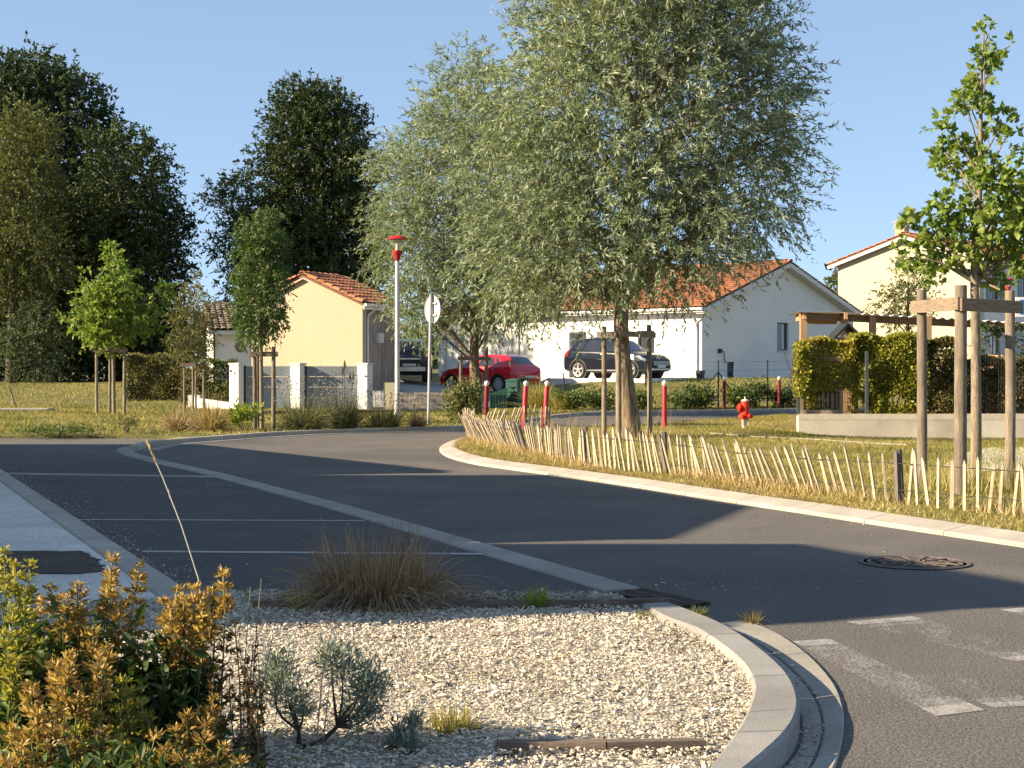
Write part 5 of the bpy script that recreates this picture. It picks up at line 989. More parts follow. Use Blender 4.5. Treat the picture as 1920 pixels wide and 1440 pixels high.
# ================================================================== trees and plants
def tree(name, label, cat, base, blobs, trunk, trad, leafm_, barkm, seed, ntw, tl, lpt, ll, lw, droop=.3, up=.3, wild=.6, shell=2.2, nlimb=None, group=None, spread=.35, limb_r=.32, vshift=0.0, taper=True, sub=2, kind='trunk', fork=.45):
    """trunk + limbs reaching into every clump; leaves sit along twigs that start inside the clumps"""
    rng = np.random.default_rng(seed); t = thing(name, label, cat, tuple(base), 0, group); B = np.array(blobs, float)
    T = np.array(trunk, float); b = MB(); fine = smooth_line(T, 14, 2); rr = np.interp(np.linspace(0, 1, 14), np.linspace(0, 1, len(trad)), trad)
    b.tube([tuple(p) for p in fine], list(rr), 14); b.build(kind, barkm, t, world=True, smooth=True)
    L = MB(); ids = range(len(B)) if nlimb is None else np.argsort(-B[:, 3])[:nlimb]
    for i in ids:
        c = B[i, :3]; zt = T[:, 2]; zs = np.clip(c[2] - .55 * np.linalg.norm(c[:2] - T[-1, :2]) - .3 - B[i, 3] * .4, T[0, 2] + (T[-1, 2] - T[0, 2]) * fork, T[-1, 2])
        s = np.array([np.interp(zs, fine[:, 2], fine[:, k]) for k in range(2)] + [zs]); r0 = float(np.interp(zs, fine[:, 2], rr)) * limb_r * (1.5 if zs >= T[-1, 2] - 1e-3 else 1)
        m = (s + c) / 2 + np.array([0, 0, .12 * np.linalg.norm(c - s)]) + rng.normal(0, .06, 3) * np.linalg.norm(c - s); e = c + rng.normal(0, .2, 3) * B[i, 3]
        P = smooth_line([s, (s + m) / 2 + rng.normal(0, .02, 3), m, e], 8, 1); L.tube([tuple(p) for p in P], list(np.linspace(max(r0, .008), .006 + r0 * .12, 8)), 6, False)
        for _ in range(sub):
            k = rng.integers(3, 7); d = nrm(rng.normal(size=3) + np.array([0, 0, .5]) + (c - s) / (np.linalg.norm(c - s) + .01)); q = P[k] + d * B[i, 3] * rng.uniform(.6, 1.1)
            L.tube([tuple(P[k]), tuple((P[k] + q) / 2 + rng.normal(0, .05, 3) * B[i, 3]), tuple(q)], [r0 * .4, r0 * .25, .004], 5, False)
    L.build('branches', barkm, t, world=True, smooth=True)
    wgt = B[:, 3] ** 2.2; k = rng.choice(len(B), ntw, p=wgt / wgt.sum()); dv = nrm(rng.normal(size=(ntw, 3))); rad = rng.uniform(0, 1, ntw) ** (1 / shell)
    p = B[k, :3] + dv * (B[k, 3] * rad)[:, None]; cc = (B[:, :3] * wgt[:, None]).sum(0) / wgt.sum()
    d = nrm(dv * .7 + nrm(p - cc) * .5 + np.array([0, 0, up]) + rng.normal(size=(ntw, 3)) * wild); Lt = tl * rng.uniform(.5, 1.3, ntw)
    u = rng.uniform(0.05, 1, (ntw, lpt)); q = p[:, None] + d[:, None] * (Lt[:, None] * u)[..., None]; q[..., 2] -= droop * Lt[:, None] * u ** 2
    td = d[:, None] - np.array([0, 0, 1]) * (droop * 1.6 * u)[..., None]; ld = nrm(td * 1.0 + rng.normal(size=q.shape) * spread * 2.0 - np.array([0, 0, .25 * droop]))
    n = ntw * lpt; ll_ = ll * rng.uniform(.65, 1.25, n); v = np.clip(rng.normal(.5 + vshift, .16, n) + np.repeat(rng.normal(0, .12, ntw), lpt) + rng.normal(0, .08, len(B))[np.repeat(k, lpt)], 0, 1)
    poly_cloud('crown', leaf_quads(q.reshape(-1, 3), ld.reshape(-1, 3), ll_, ll_ * lw, rng, .06), leafm_, t, v)
    return t
def pxblobs(L, Y, depth, seed, per=2):
    """clumps given where they stand across the crown (photo column, row, radius) plus a random depth in the crown"""
    r = random.Random(seed); out = []; xs_ = [p[0] for p in L]; cx = (min(xs_) + max(xs_)) / 2; hw = max(1, (max(xs_) - min(xs_)) / 2 + 30)
    for (x, y, rad) in L:
        D = depth * math.sqrt(max(.05, 1 - ((x - cx) / hw) ** 2))
        for k in range(per):
            dy = (r.uniform(.15, .9) * (1 if k % 2 else -1)) * D if per > 1 else r.uniform(-.5, .5) * D; YY = Y + dy; c = A(x, y, Y); s = 1.0
            out.append((c[0], YY, c[2], rad / F * Y * r.uniform(.88, 1.08)))
    return out
m_bark_willow = surf('furrowed_bark', (0.06, 0.042, 0.028), (0.34, 0.26, 0.165), 6, 0.93, stretch=(3.2, 3.2, 0.5), bump=1.0, bump_scale=7)
# ---- the big willow and the smaller one behind it
wy_ = 27.0; base = A(1172, 818, wy_)
W1 = [(1200, 10, 175), (1090, 65, 128), (1335, 60, 130), (1030, 195, 112), (1180, 210, 180), (1375, 200, 125), (1000, 330, 140), (1180, 370, 180), (1370, 350, 130), (1085, 470, 120), (1255, 462, 110), (985, 455, 110), (1352, 440, 55), (1230, -110, 160), (1080, -60, 105), (1340, -60, 100), (1440, 140, 65), (1455, 270, 60), (1445, 380, 50), (1010, 530, 45), (935, 515, 45), (1400, 60, 60)]
tree('willow_tree', 'large willow with a broad grey green crown and furrowed trunk inside tall stakes', 'tree', base, pxblobs(W1, wy_, 1.7, 1), [A(1184, 826, wy_), A(1178, 760, wy_), A(1168, 680, wy_), A(1163, 600, wy_), A(1168, 520, wy_), A(1175, 420, wy_), A(1190, 250, wy_)], [.205, .155, .132, .125, .12, .085, .04], l_willow, m_bark_willow, 11, 7600, .62, 22, .118, .22, droop=.30, up=.35, wild=.55, shell=3.0, limb_r=.62, sub=4, spread=.33, vshift=.04)
wy2 = 41.5
W2 = [(868, 215, 75), (850, 330, 100), (945, 290, 95), (778, 370, 75), (785, 470, 88), (880, 460, 105), (778, 565, 42), (850, 545, 75), (950, 530, 75), (880, 150, 42), (760, 300, 45), (748, 430, 32), (800, 595, 30), (900, 585, 28), (965, 575, 30), (738, 510, 24), (1010, 400, 90), (1000, 500, 80), (825, 250, 45)]
tree('willow_tree', 'smaller willow with hanging pale sprays behind the street lamp and round sign', 'tree', A(890, 772, wy2), pxblobs(W2, wy2, 1.7, 2), [A(893, 800, wy2), A(892, 730, wy2), A(888, 660, wy2), A(892, 600, wy2), A(895, 540, wy2)], [.17, .15, .125, .11, .09], l_willow, m_bark, 12, 4800, .75, 20, .14, .21, droop=.36, up=.25, wild=.5, shell=2.0, sub=3, spread=.33)
# ---- dark old trees at the left and behind the garage
Y3 = 78
D1 = [(70, 150, 75), (150, 190, 60), (20, 130, 60), (60, 250, 85), (140, 280, 60), (-20, 220, 90), (100, 120, 35), (140, 120, 25), (180, 210, 25), (120, 380, 90), (20, 370, 100), (-40, 120, 60)]
tree('broadleaf_tree', 'tall dark tree with airy top at the far left', 'tree', (A(60, 700, Y3)[0], Y3 + 2, .85), pxblobs([(a, b + 32, c) for a, b, c in D1], Y3, 3.0, 3), [(A(60, 700, Y3)[0], Y3 + 2, .6), A(62, 560, Y3 + 1), A(66, 420, Y3), A(70, 260, Y3)], [.45, .36, .27, .14], l_dark2, m_bark_dark, 13, 4600, 1.0, 14, .23, .5, droop=.2, up=.3, spread=.5, sub=2)
Y4 = 73
D2 = [(180, 660, 70), (280, 640, 60), (100, 660, 60), (20, 680, 60), (250, 330, 75), (230, 420, 95), (290, 420, 60), (200, 520, 110), (285, 510, 68), (210, 290, 40), (245, 270, 30), (320, 430, 30), (325, 500, 28), (130, 590, 110), (240, 600, 80), (60, 480, 120), (160, 440, 90), (0, 600, 110), (300, 580, 45)]
tree('broadleaf_tree', 'dense black green round tree behind the young oak at the left', 'tree', (A(215, 700, Y4)[0], Y4 + 1.5, .82), pxblobs(D2, Y4, 2.6, 4), [(A(215, 700, Y4)[0], Y4 + 1.5, .6), A(216, 600, Y4 + 1), A(220, 500, Y4), A(228, 360, Y4)], [.38, .32, .24, .1], l_dark, m_bark_dark, 14, 8600, .8, 14, .21, .42, droop=.3, up=.35, spread=.45, shell=2.6, sub=2)
Y5 = 67
D3 = [(40, 220, 50), (70, 240, 35), (35, 320, 65), (85, 310, 30), (20, 420, 65), (70, 400, 40), (95, 470, 38), (40, 500, 50), (-10, 300, 60), (-20, 480, 70)]
tree('broadleaf_tree', 'sunlit olive green tree at the left edge in front of the dark trees', 'tree', (A(20, 718, Y5)[0], Y5, .68), pxblobs([(a, b + 25, c) for a, b, c in D3], Y5, 1.6, 5), [(A(20, 718, Y5)[0], Y5, .5), A(24, 600, Y5), A(30, 480, Y5), A(40, 280, Y5)], [.26, .2, .15, .06], l_olive, m_bark_dark, 15, 2500, .7, 16, .16, .4, droop=.35, up=.3, spread=.45)
D4 = [(60, 620, 45), (95, 640, 40), (50, 680, 40), (90, 690, 30), (70, 585, 28), (30, 650, 35)]
tree('small_tree', 'small bushy tree with a leaning stem at the lawn edge under the dark trees', 'tree', (A(75, 722, 65.5)[0], 65.5, .6), pxblobs(D4, 65.5, .9, 6), [(A(75, 722, 65.5)[0], 65.5, .5), A(72, 690, 65.5), A(66, 620, 65.5)], [.1, .08, .04], l_dark2, m_bark_dark, 16, 650, .5, 14, .13, .45, droop=.3, spread=.5, vshift=.1)
Y6 = 78
D5 = [(590, 190, 52), (545, 200, 45), (640, 200, 50), (600, 270, 85), (530, 290, 55), (665, 280, 45), (600, 370, 100), (520, 400, 70), (680, 370, 45), (610, 460, 100), (690, 440, 38), (500, 480, 60), (695, 480, 36), (560, 160, 28), (610, 155, 26), (700, 300, 20), (540, 540, 80), (640, 540, 80)]
tree('broadleaf_tree', 'tall dense dark oval tree rising behind the garage roof', 'tree', (A(600, 690, Y6)[0], Y6 + 1, .9), pxblobs([(a, b + 22, c) for a, b, c in D5], Y6, 3.0, 7), [(A(600, 690, Y6)[0], Y6 + 1, .6), A(600, 560, Y6), A(602, 400, Y6), A(600, 230, Y6)], [.5, .4, .3, .1], l_dark, m_bark_dark, 17, 7400, .78, 14, .21, .42, droop=.25, up=.45, spread=.45, shell=2.6, vshift=.08, sub=2)
D6 = [(440, 370, 38), (410, 380, 25), (455, 350, 26), (425, 450, 32), (455, 430, 40), (405, 470, 20), (440, 500, 30), (395, 365, 14), (450, 560, 40)]
tree('broadleaf_tree', 'thin airy tree with sky showing through, left of the tall oval tree', 'tree', (A(450, 690, 74)[0], 74, .9), pxblobs(D6, 74, 1.0, 8), [(A(450, 690, 74)[0], 74, .6), A(452, 560, 74), A(450, 400, 74)], [.2, .14, .06], l_dark2, m_bark_dark, 18, 620, .8, 11, .18, .45, droop=.3, spread=.5, vshift=-.05)
D7 = [(1580, 525, 14), (1566, 528, 10), (1590, 540, 18)]
tree('broadleaf_tree', 'far green tree top showing between the bungalow and the two storey house', 'tree', (A(1580, 690, 105)[0], 105, 1.1), pxblobs(D7, 105, .8, 9), [(A(1580, 690, 105)[0], 105, .9), A(1580, 600, 105), A(1580, 535, 105)], [.2, .15, .08], l_olive, m_bark_dark, 19, 200, .6, 12, .2, .5)
D8 = [(1700, 500, 26), (1690, 545, 34), (1715, 560, 40), (1668, 560, 26), (1730, 520, 28), (1650, 575, 18), (1700, 600, 40)]
tree('small_tree', 'small dark leaved tree behind the carport roof before the cream house', 'tree', (A(1702, 690, 52)[0], 52, .4), pxblobs(D8, 52, .7, 10), [(A(1702, 690, 52)[0], 52, .3), A(1702, 640, 52), A(1703, 530, 52)], [.09, .07, .03], l_birch, m_bark_dark, 20, 420, .45, 12, .11, .4, droop=.3, spread=.5, vshift=-.2)
# ---- young staked trees
def stakes(label, posts, beams, th=.095, zb=.0, bh=.10):
    """posts: (x, y, top); beams: index pairs"""
    t = thing('tree_stakes', label, 'tree stakes', (posts[0][0], posts[0][1], 0), 0, 'wooden tree stakes')
    for (x, y, z, *r) in posts:
        b = MB(); rr = r[0] if r else th / 2; b.tube([(x + rnd.uniform(-.01, .01), y, -.1), (x, y, z * .5), (x + rnd.uniform(-.012, .012), y, z)], [rr * 1.03, rr, rr * .96], 10); b.build('stake', m_stake, t, world=True, smooth=True)
    for i, j, z in beams:
        p, q = Vector(posts[i][:2] + (z,)), Vector(posts[j][:2] + (z,)); d = (q - p).normalized(); nx_ = Vector((d.y, -d.x, 0)) if d.x > 0 else Vector((-d.y, d.x, 0)); off = nx_ * (th * .5 + .014)
        b = MB(); b.beam(p + off - d * .1, q + off + d * .1, .028, bh); b.build('crossbar', m_beam, t, world=True)
    return t
def PX(x, Y): return (x - 960) / F * Y
Yr = 15.7
stakes('three tall grey stakes with thick crossbars around the young oak in the right foreground', [(PX(1729, Yr), Yr, A(0, 543, Yr)[2]), (PX(1801, 14.9), 14.9, A(0, 535, 14.9)[2], .062), (PX(1895, 15.5), 15.5, A(0, 545, 15.5)[2])], [(0, 1, A(0, 572, 15.2)[2]), (1, 2, A(0, 574, 15.2)[2])], .105, bh=.125)
Yo = 16.3
O1 = [(1835, 75, 16), (1855, 60, 9), (1840, 110, 24), (1870, 100, 14), (1835, 150, 26), (1790, 190, 22), (1830, 200, 34), (1780, 235, 18), (1870, 230, 30), (1790, 280, 28), (1830, 290, 40), (1875, 260, 20), (1905, 300, 26), (1800, 340, 34), (1850, 350, 44), (1900, 360, 38), (1760, 390, 30), (1800, 410, 42), (1850, 420, 48), (1905, 430, 44), (1720, 420, 22), (1735, 460, 30), (1780, 470, 36), (1840, 475, 36), (1895, 485, 26), (1945, 400, 50), (1960, 330, 40), (1700, 480, 22), (1760, 500, 20), (1880, 530, 18), (1865, 545, 14), (1850, 30, 8), (1895, 85, 6), (1940, 480, 40)]
tree('oak_tree', 'young oak with bright lobed leaves inside the stakes of the right foreground', 'tree', A(1829, 905, Yo), pxblobs(O1, Yo, .5, 21, 1), [A(1829, 915, Yo), A(1831, 800, Yo), A(1829, 600, Yo), A(1826, 480, Yo), A(1840, 330, Yo), A(1838, 180, Yo), A(1845, 60, Yo)], [.062, .055, .05, .045, .03, .018, .006], l_oak, m_bark2, 21, 720, .13, 9, .085, .62, droop=.25, up=.35, wild=.6, spread=.55, limb_r=.38, sub=2)
Yw = 27.2
stakes('three dark stakes with crossbars around the big willow trunk', [(PX(1133, 27.6), 27.6, A(0, 612, 27.6)[2], .045), (PX(1160, 26.3), 26.3, A(0, 622, 26.3)[2], .05), (PX(1218, 27.3), 27.3, A(0, 609, 27.3)[2], .045)], [(0, 1, A(0, 628, 27)[2]), (1, 2, A(0, 627, 26.8)[2])], .095)
stakes('two stakes with a crossbar beside the smaller willow trunk', [(PX(864, 41.2), 41.2, A(0, 664, 41.2)[2], .045), (PX(912, 41.4), 41.4, A(0, 622, 41.4)[2], .055)], [(0, 1, A(0, 672, 41.3)[2])], .08)
Ya = 30.9
for x, y_ in ((0, 0),):
    stakes('two stakes and a crossbar around the slim young ash tree by the far kerb', [(PX(478, Ya), Ya, A(0, 652, Ya)[2], .042), (PX(513, Ya), Ya, A(0, 650, Ya)[2], .042), (PX(483, Ya + .5), Ya + .5, A(0, 651, Ya)[2], .035)], [(0, 1, A(0, 664, Ya)[2])], .08)
AS = [(487, 440, 34), (470, 470, 28), (510, 460, 30), (485, 510, 48), (460, 530, 24), (515, 520, 26), (485, 570, 46), (520, 575, 18), (480, 610, 34), (500, 410, 20), (525, 405, 10), (495, 400, 10), (455, 590, 16), (510, 610, 14)]
tree('ash_tree', 'slim young ash with dense drooping dark green leaves on two stakes', 'tree', (PX(490, Ya + .2), Ya + .2, .05), pxblobs(AS, Ya + .2, .5, 23), [(PX(491, Ya + .2), Ya + .2, .0), A(490, 720, Ya + .2), A(489, 600, Ya + .2), A(492, 420, Ya + .2)], [.045, .04, .034, .012], l_ash, m_bark2, 23, 1500, .22, 9, .10, .28, droop=.7, up=.1, spread=.45, wild=.5)
Yl = 41
stakes('four pale stakes with a crossbar around the young oak on the left lawn', [(PX(181, Yl), Yl, A(0, 652, Yl)[2], .042), (PX(206, Yl + .9), Yl + .9, A(0, 662, Yl)[2], .038), (PX(233, Yl), Yl, A(0, 652, Yl)[2], .042)], [(0, 2, A(0, 657, Yl)[2])], .085)
LO = [(212, 470, 10), (215, 500, 17), (212, 535, 22), (200, 570, 36), (235, 560, 26), (180, 560, 20), (165, 590, 26), (205, 610, 40), (245, 600, 26), (280, 590, 14), (295, 560, 13), (308, 540, 9), (130, 605, 15), (270, 610, 16), (205, 640, 24), (165, 545, 12), (243, 520, 11), (160, 520, 7), (225, 545, 18), (180, 630, 22)]
tree('oak_tree', 'bushy young oak with bright green leaves on the left lawn', 'tree', (PX(213, Yl + .3), Yl + .3, .05), pxblobs(LO, Yl + .3, .7, 24), [(PX(214, Yl + .3), Yl + .3, 0), A(213, 720, Yl + .3), A(212, 640, Yl + .3), A(213, 480, Yl + .3)], [.05, .045, .04, .01], l_oak, m_bark2, 24, 1050, .22, 9, .13, .5, droop=.2, up=.4, spread=.55)
Yb = 43.2
stakes('short frame of stakes around the pale birch sapling left of the gate', [(PX(346, Yb), Yb, A(0, 682, Yb)[2], .035), (PX(382, Yb), Yb, A(0, 682, Yb)[2], .035), (PX(367, Yb + .6), Yb + .6, A(0, 690, Yb)[2], .03)], [(0, 1, A(0, 684, Yb)[2])], .07)
BI = [(360, 570, 26), (345, 600, 26), (380, 600, 22), (355, 630, 34), (330, 640, 18), (385, 640, 16), (360, 660, 26), (350, 545, 12), (375, 540, 9), (395, 560, 8), (365, 525, 7)]
tree('birch_tree', 'airy pale olive birch sapling in front of the porthole house', 'tree', (PX(362, Yb + .2), Yb + .2, .05), pxblobs(BI, Yb + .2, .5, 25), [(PX(362, Yb + .2), Yb + .2, 0), A(362, 700, Yb + .2), A(361, 620, Yb + .2), A(364, 540, Yb + .2)], [.035, .03, .022, .008], l_birch, m_bark2, 25, 620, .3, 11, .085, .4, droop=.35, up=.3, spread=.5)
# ---- hedges
def hedge(name, label, cat, boxes, leaf, n, ll, lw, seed, vshift=0, stems=None, gaps=()):
    """foliage laid over the faces of box volumes with an uneven surface"""
    rng = np.random.default_rng(seed); b0 = boxes[0]; t = thing(name, label, cat, (b0[0], b0[2], b0[4])); P = []; tot = sum((b[1] - b[0]) * (b[5] - b[4]) for b in boxes)
    for (x0, x1, y0, y1, z0, z1) in boxes:
        k = int(n * (x1 - x0) * (z1 - z0) / tot); p = rng.uniform((x0, y0, z0), (x1, y1, z1), (k, 3)); s = rng.uniform(0, 1, k)
        p[s < .55, 1] = y0 + np.abs(rng.normal(0, .07, (s < .55).sum())); tp = (s > .55) & (s < .75); p[tp, 2] = z1 - np.abs(rng.normal(0, .06, tp.sum()))
        w_ = .07 * (np.sin(p[:, 0] * 5 + seed) * np.sin(p[:, 2] * 6 + 1) + .8 * np.sin(p[:, 0] * 2.3)); p[:, 1] -= w_; p[:, 2] += .05 * np.sin(p[:, 0] * 7) * (p[:, 2] > z1 - .2); P.append(p)
    P = np.vstack(P)
    for (gx, gz, ga, gb) in gaps: P = P[~((((P[:, 0] - gx) / ga) ** 2 + ((P[:, 2] - gz) / gb) ** 2 < rng.uniform(.5, 1.2, len(P))))]
    n = len(P); D = nrm(rng.normal(size=(n, 3)) * .8 + np.array([-.1, -.5, .25])); L = ll * rng.uniform(.6, 1.25, n)
    v = np.clip(rng.normal(.5 + vshift, .17, n) + .16 * np.sin(P[:, 0] * 3.1 + seed) * np.cos(P[:, 2] * 4), 0, 1)
    poly_cloud('foliage', leaf_quads(P, D, L, L * lw, rng, .08), leaf, t, v)
    b = MB(); x0, x1 = min(q[0] for q in boxes), max(q[1] for q in boxes)
    for k in range(int((x1 - x0) / .28) + 2):
        x = rng.uniform(x0, x1); bx = next((q for q in boxes if q[0] <= x <= q[1]), boxes[0]); y = (bx[2] + bx[3]) / 2 + rng.uniform(-.08, .08); h = bx[5] - bx[4]
        for j in range(2): b.tube([(x, y, bx[4] - .05), (x + rng.normal(0, .12), y + rng.normal(0, .06), bx[4] + h * .45), (x + rng.normal(0, .25), y + rng.normal(0, .1), bx[4] + h * .85)], [.014, .01, .004], 5, False)
    b.build('stems', m_bark_dark, t, world=True)['kind'] = 'stuff'; return t
hy = wy + .35; ht = zt; H1 = A(0, 640, hy)[2]; hp_ = lambda x: PX(x, hy)
hedge('hedge', 'autumn yellow hedge growing through the pallet screen at the left end of the low wall', 'hedge', [(hp_(1492), hp_(1600), hy - .22, hy + .3, ht + .52, H1 + .02), (hp_(1510), hp_(1575), hy - .1, hy + .2, ht, ht + .5)], l_hedge_dry, 12500, .075, .6, 31)
hedge('hedge', 'fresh green end of the hedge spilling over the left corner of the wall', 'hedge', [(hp_(1486), hp_(1512), hy - .38, hy + .1, ht + .35, H1 - .1)], l_hedge, 1300, .085, .6, 32, .05)
hedge('hedge', 'bright yellow green hedge in the middle behind the mesh panel', 'hedge', [(hp_(1598), hp_(1733), hy - .2, hy + .4, ht + .02, H1 + .1)], l_hedge, 19000, .085, .62, 33, 0, gaps=((hp_(1618), ht + .62, .13, .2), (hp_(1680), ht + .3, .24, .16), (hp_(1612), ht + .15, .14, .22)))
hedge('hedge', 'brown green right part of the hedge behind the foreground stakes', 'hedge', [(hp_(1731), hp_(1800), hy - .15, hy + .4, ht + .02, H1 + .02), (hp_(1798), hp_(1960), hy - .1, hy + .5, ht + .02, H1 - .38)], l_hedge_brown, 19000, .075, .6, 34)
hedge('hedge', 'dark hedge beyond the firewood pile under the carport roof', 'hedge', [(PX(1835, 36), PX(1960, 36), 35.9, 36.6, .3, A(0, 612, 36)[2])], l_dark2, 2600, .11, .5, 35, .15, gaps=((PX(1880, 36), 1.75, .4, .3),))
hedge('hedge', 'mottled olive hedge along the far side of the left lawn', 'hedge', [(PX(238, 50), PX(345, 50), 49.7, 50.9, .15, A(0, 668, 50)[2])], l_laurel, 8200, .12, .5, 36)
hedge('hedge', 'low dark hedge between the birch sapling and the gate pillar', 'hedge', [(PX(388, 49), PX(440, 49), 48.8, 49.6, .2, A(0, 676, 49)[2])], l_shrub, 2200, .10, .5, 37, -.1)
hedge('hedge', 'rusty brown hedge end behind the birch stakes', 'hedge', [(PX(340, 48), PX(392, 48), 47.9, 48.5, .1, A(0, 690, 48)[2])], l_hedge_brown, 1700, .10, .5, 38)
# ---- shrubs and tufts
def shrub(name, label, cat, pos, r, h, leaf, n, ll, lw, seed, vshift=0, group=None, stemm=None, upw=.5, fold=False):
    rng = np.random.default_rng(seed); t = thing(name, label, cat, pos, 0, group); pos = np.array(pos); k = max(5, int(r * 16)); C = np.c_[rng.uniform(-.65, .65, k) * r, rng.uniform(-.6, .6, k) * r, rng.uniform(.35, .8, k) * h]
    i = rng.integers(0, k, n); p = C[i] + rng.normal(0, .24, (n, 3)) * np.array([r, r, h * .75]); p[:, 2] = np.abs(p[:, 2]); p += pos
    D = nrm(rng.normal(size=(n, 3)) + np.array([0, 0, upw])); L = ll * rng.uniform(.6, 1.3, n); v = np.clip(rng.normal(.5 + vshift, .18, n) + rng.normal(0, .1, k)[i], 0, 1)
    poly_cloud('foliage', leaf_fold(p, D, L, L * lw, rng), leaf, t, np.tile(v, 4)) if fold else poly_cloud('foliage', leaf_quads(p, D, L, L * lw, rng, .06), leaf, t, v); b = MB()
    for c in C: b.tube([tuple(pos + np.array([c[0] * .2, c[1] * .2, -.03])), tuple(pos + c * np.array([.6, .6, .5])), tuple(pos + c)], [.010, .007, .003], 5, False)
    b.build('stems', stemm or m_bark_dark, t, world=True)['kind'] = 'stuff'; return t
def ribbons(P0, D, L, W, droop, rng, seg=4, curl=0.0):
    """bent grass blades as strips of quads, (n*seg,4,3)"""
    n = len(P0); t = np.linspace(0, 1, seg + 1); side = nrm(np.cross(D, np.array([0, 0, 1.0])) + rng.normal(0, .35, (n, 3))); pts = P0[:, None] + D[:, None] * (L[:, None] * t)[..., None]
    pts[..., 2] -= (droop * L)[:, None] * t ** 2.2; wv = (W[:, None] * (1 - t ** 1.6 * .9))[..., None] / 2
    if curl: pts += (side * rng.normal(0, curl, (n, 1)))[:, None] * (L[:, None] * t ** 2)[..., None]
    a, b = pts - side[:, None] * wv, pts + side[:, None] * wv
    return np.stack([a[:, :-1], b[:, :-1], b[:, 1:], a[:, 1:]], 2).reshape(-1, 4, 3)
def tuft(name, label, cat, pos, r, h, leaf, n, wd, seed, droop=.6, vshift=0, tilt=.7, group=None, flowers=None, seg=4, part='blades'):
    rng = np.random.default_rng(seed); t = thing(name, label, cat, pos, 0, group); a = rng.uniform(0, 6.28, n); rr = np.sqrt(rng.uniform(0, 1, n)) * r * .35; pos = np.array(pos)
    P0 = pos + np.c_[rr * np.cos(a), rr * np.sin(a), np.full(n, -.01)]; tl = np.abs(rng.normal(0, tilt, n)).clip(0, 1.25); D = nrm(np.c_[np.sin(tl) * np.cos(a), np.sin(tl) * np.sin(a), np.cos(tl)] + rng.normal(0, .1, (n, 3))); L = h * rng.uniform(.55, 1.25, n) * (1 + .35 * tl)
    V = ribbons(P0, D, L, wd * rng.uniform(.6, 1.3, n), droop * rng.uniform(.5, 1.3, n) * np.sin(tl + .15), rng, seg); poly_cloud(part, V, leaf, t, np.repeat(np.clip(rng.normal(.5 + vshift, .22, n), 0, 1), seg))
    if flowers:
        fm, fn, fh = flowers; a = rng.uniform(0, 6.28, fn); tl = np.abs(rng.normal(0, .38, fn)); D = nrm(np.c_[np.sin(tl) * np.cos(a), np.sin(tl) * np.sin(a), np.cos(tl)]); L = fh * rng.uniform(.7, 1.15, fn); P0 = np.repeat(pos[None], fn, 0) + np.c_[np.cos(a), np.sin(a), 0 * a] * r * .3
        V = ribbons(P0, D, L, np.full(fn, .006), .1 * np.ones(fn), rng, 2); poly_cloud('flower_stems', V, leaf, t, np.repeat(rng.uniform(.4, .9, fn), 2))
        k = 10; e = P0[:, None] + D[:, None] * (L[:, None] * rng.uniform(.66, 1, (fn, k)))[..., None] + rng.normal(0, .008, (fn, k, 3)); e = e.reshape(-1, 3); e[:, 2] -= .04 * np.repeat(L, k); dd = nrm(np.repeat(D, k, 0) + rng.normal(0, .7, e.shape)); ll_ = rng.uniform(.02, .045, len(e)); poly_cloud('flowers', leaf_quads(e, dd, ll_, ll_ * .6, rng), fm, t, rng.uniform(0, 1, len(e)))['kind'] = 'stuff'
    return t
def at_(x, y, Y=None, z=.06):
    p = G(x, y, z); return p if Y is None else (PX(x, Y), Y, float(hgt(PX(x, Y), Y)))
tuft('ornamental_grass', 'small brown grass clump, leftmost in the far planting strip', 'grass clump', at_(331, 808), .45, .5, l_sedge, 420, .014, 41, .7, .12)
tuft('ornamental_grass', 'golden orange grass clump beside the small dark clump of the far strip', 'grass clump', at_(396, 808), .55, .75, l_straw, 560, .013, 42, .75, -.08)
tuft('ornamental_grass', 'large olive grass dome with pale flower haze before the gate', 'grass clump', at_(570, 806), .8, .72, l_lav, 900, .013, 43, .55, 0, .75, flowers=(l_lavflower, 70, 1.25))
shrub('shrub', 'bright lime shrub at the foot of the ash tree stakes', 'shrub', at_(458, 808), .32, .45, l_lime, 700, .09, .45, 44)
tuft('lavender', 'grey green lavender with tall dark spikes before the right gate leaf', 'lavender', at_(645, 803), .6, .75, l_lav, 760, .012, 45, .4, .0, .6, flowers=(l_lavflower, 70, 1.2))
tuft('lavender', 'dense lavender dome with mauve flowers at the foot of the street lamp', 'lavender', at_(722, 803), .62, .5, l_lav, 800, .012, 46, .45, -.1, .8, flowers=(l_lavflower, 60, .95))
tuft('ornamental_grass', 'dark brown grass clump left of the round sign post', 'grass clump', at_(783, 802), .3, .42, l_sedge, 330, .012, 47, .6, -.1)
shrub('shrub', 'large yellow olive bush below the smaller willow', 'shrub', (PX(860, 34.5), 34.5, .06), .62, .88, l_olive, 3400, .085, .42, 48, .22)
t = thing('mullein', 'tall dark flower spikes standing over the lavender before the gate', 'plant', at_(648, 800)); b = MB(); rg = np.random.default_rng(49)
for dx, top in ((-6, 702), (8, 715), (14, 712), (-2, 690)):
    p = A(648 + dx, top, 34.0); b.tube([(PX(646 + dx * .5, 34), 34.0, .05), p], [.008, .006], 5); b.tube([(p[0], p[1], p[2] - .02), (p[0] + .004, p[1], p[2] + .1), (p[0], p[1], p[2] + .18)], [.022, .028, .006], 7)
b.build('spikes', m_bark_dark, t, world=True)
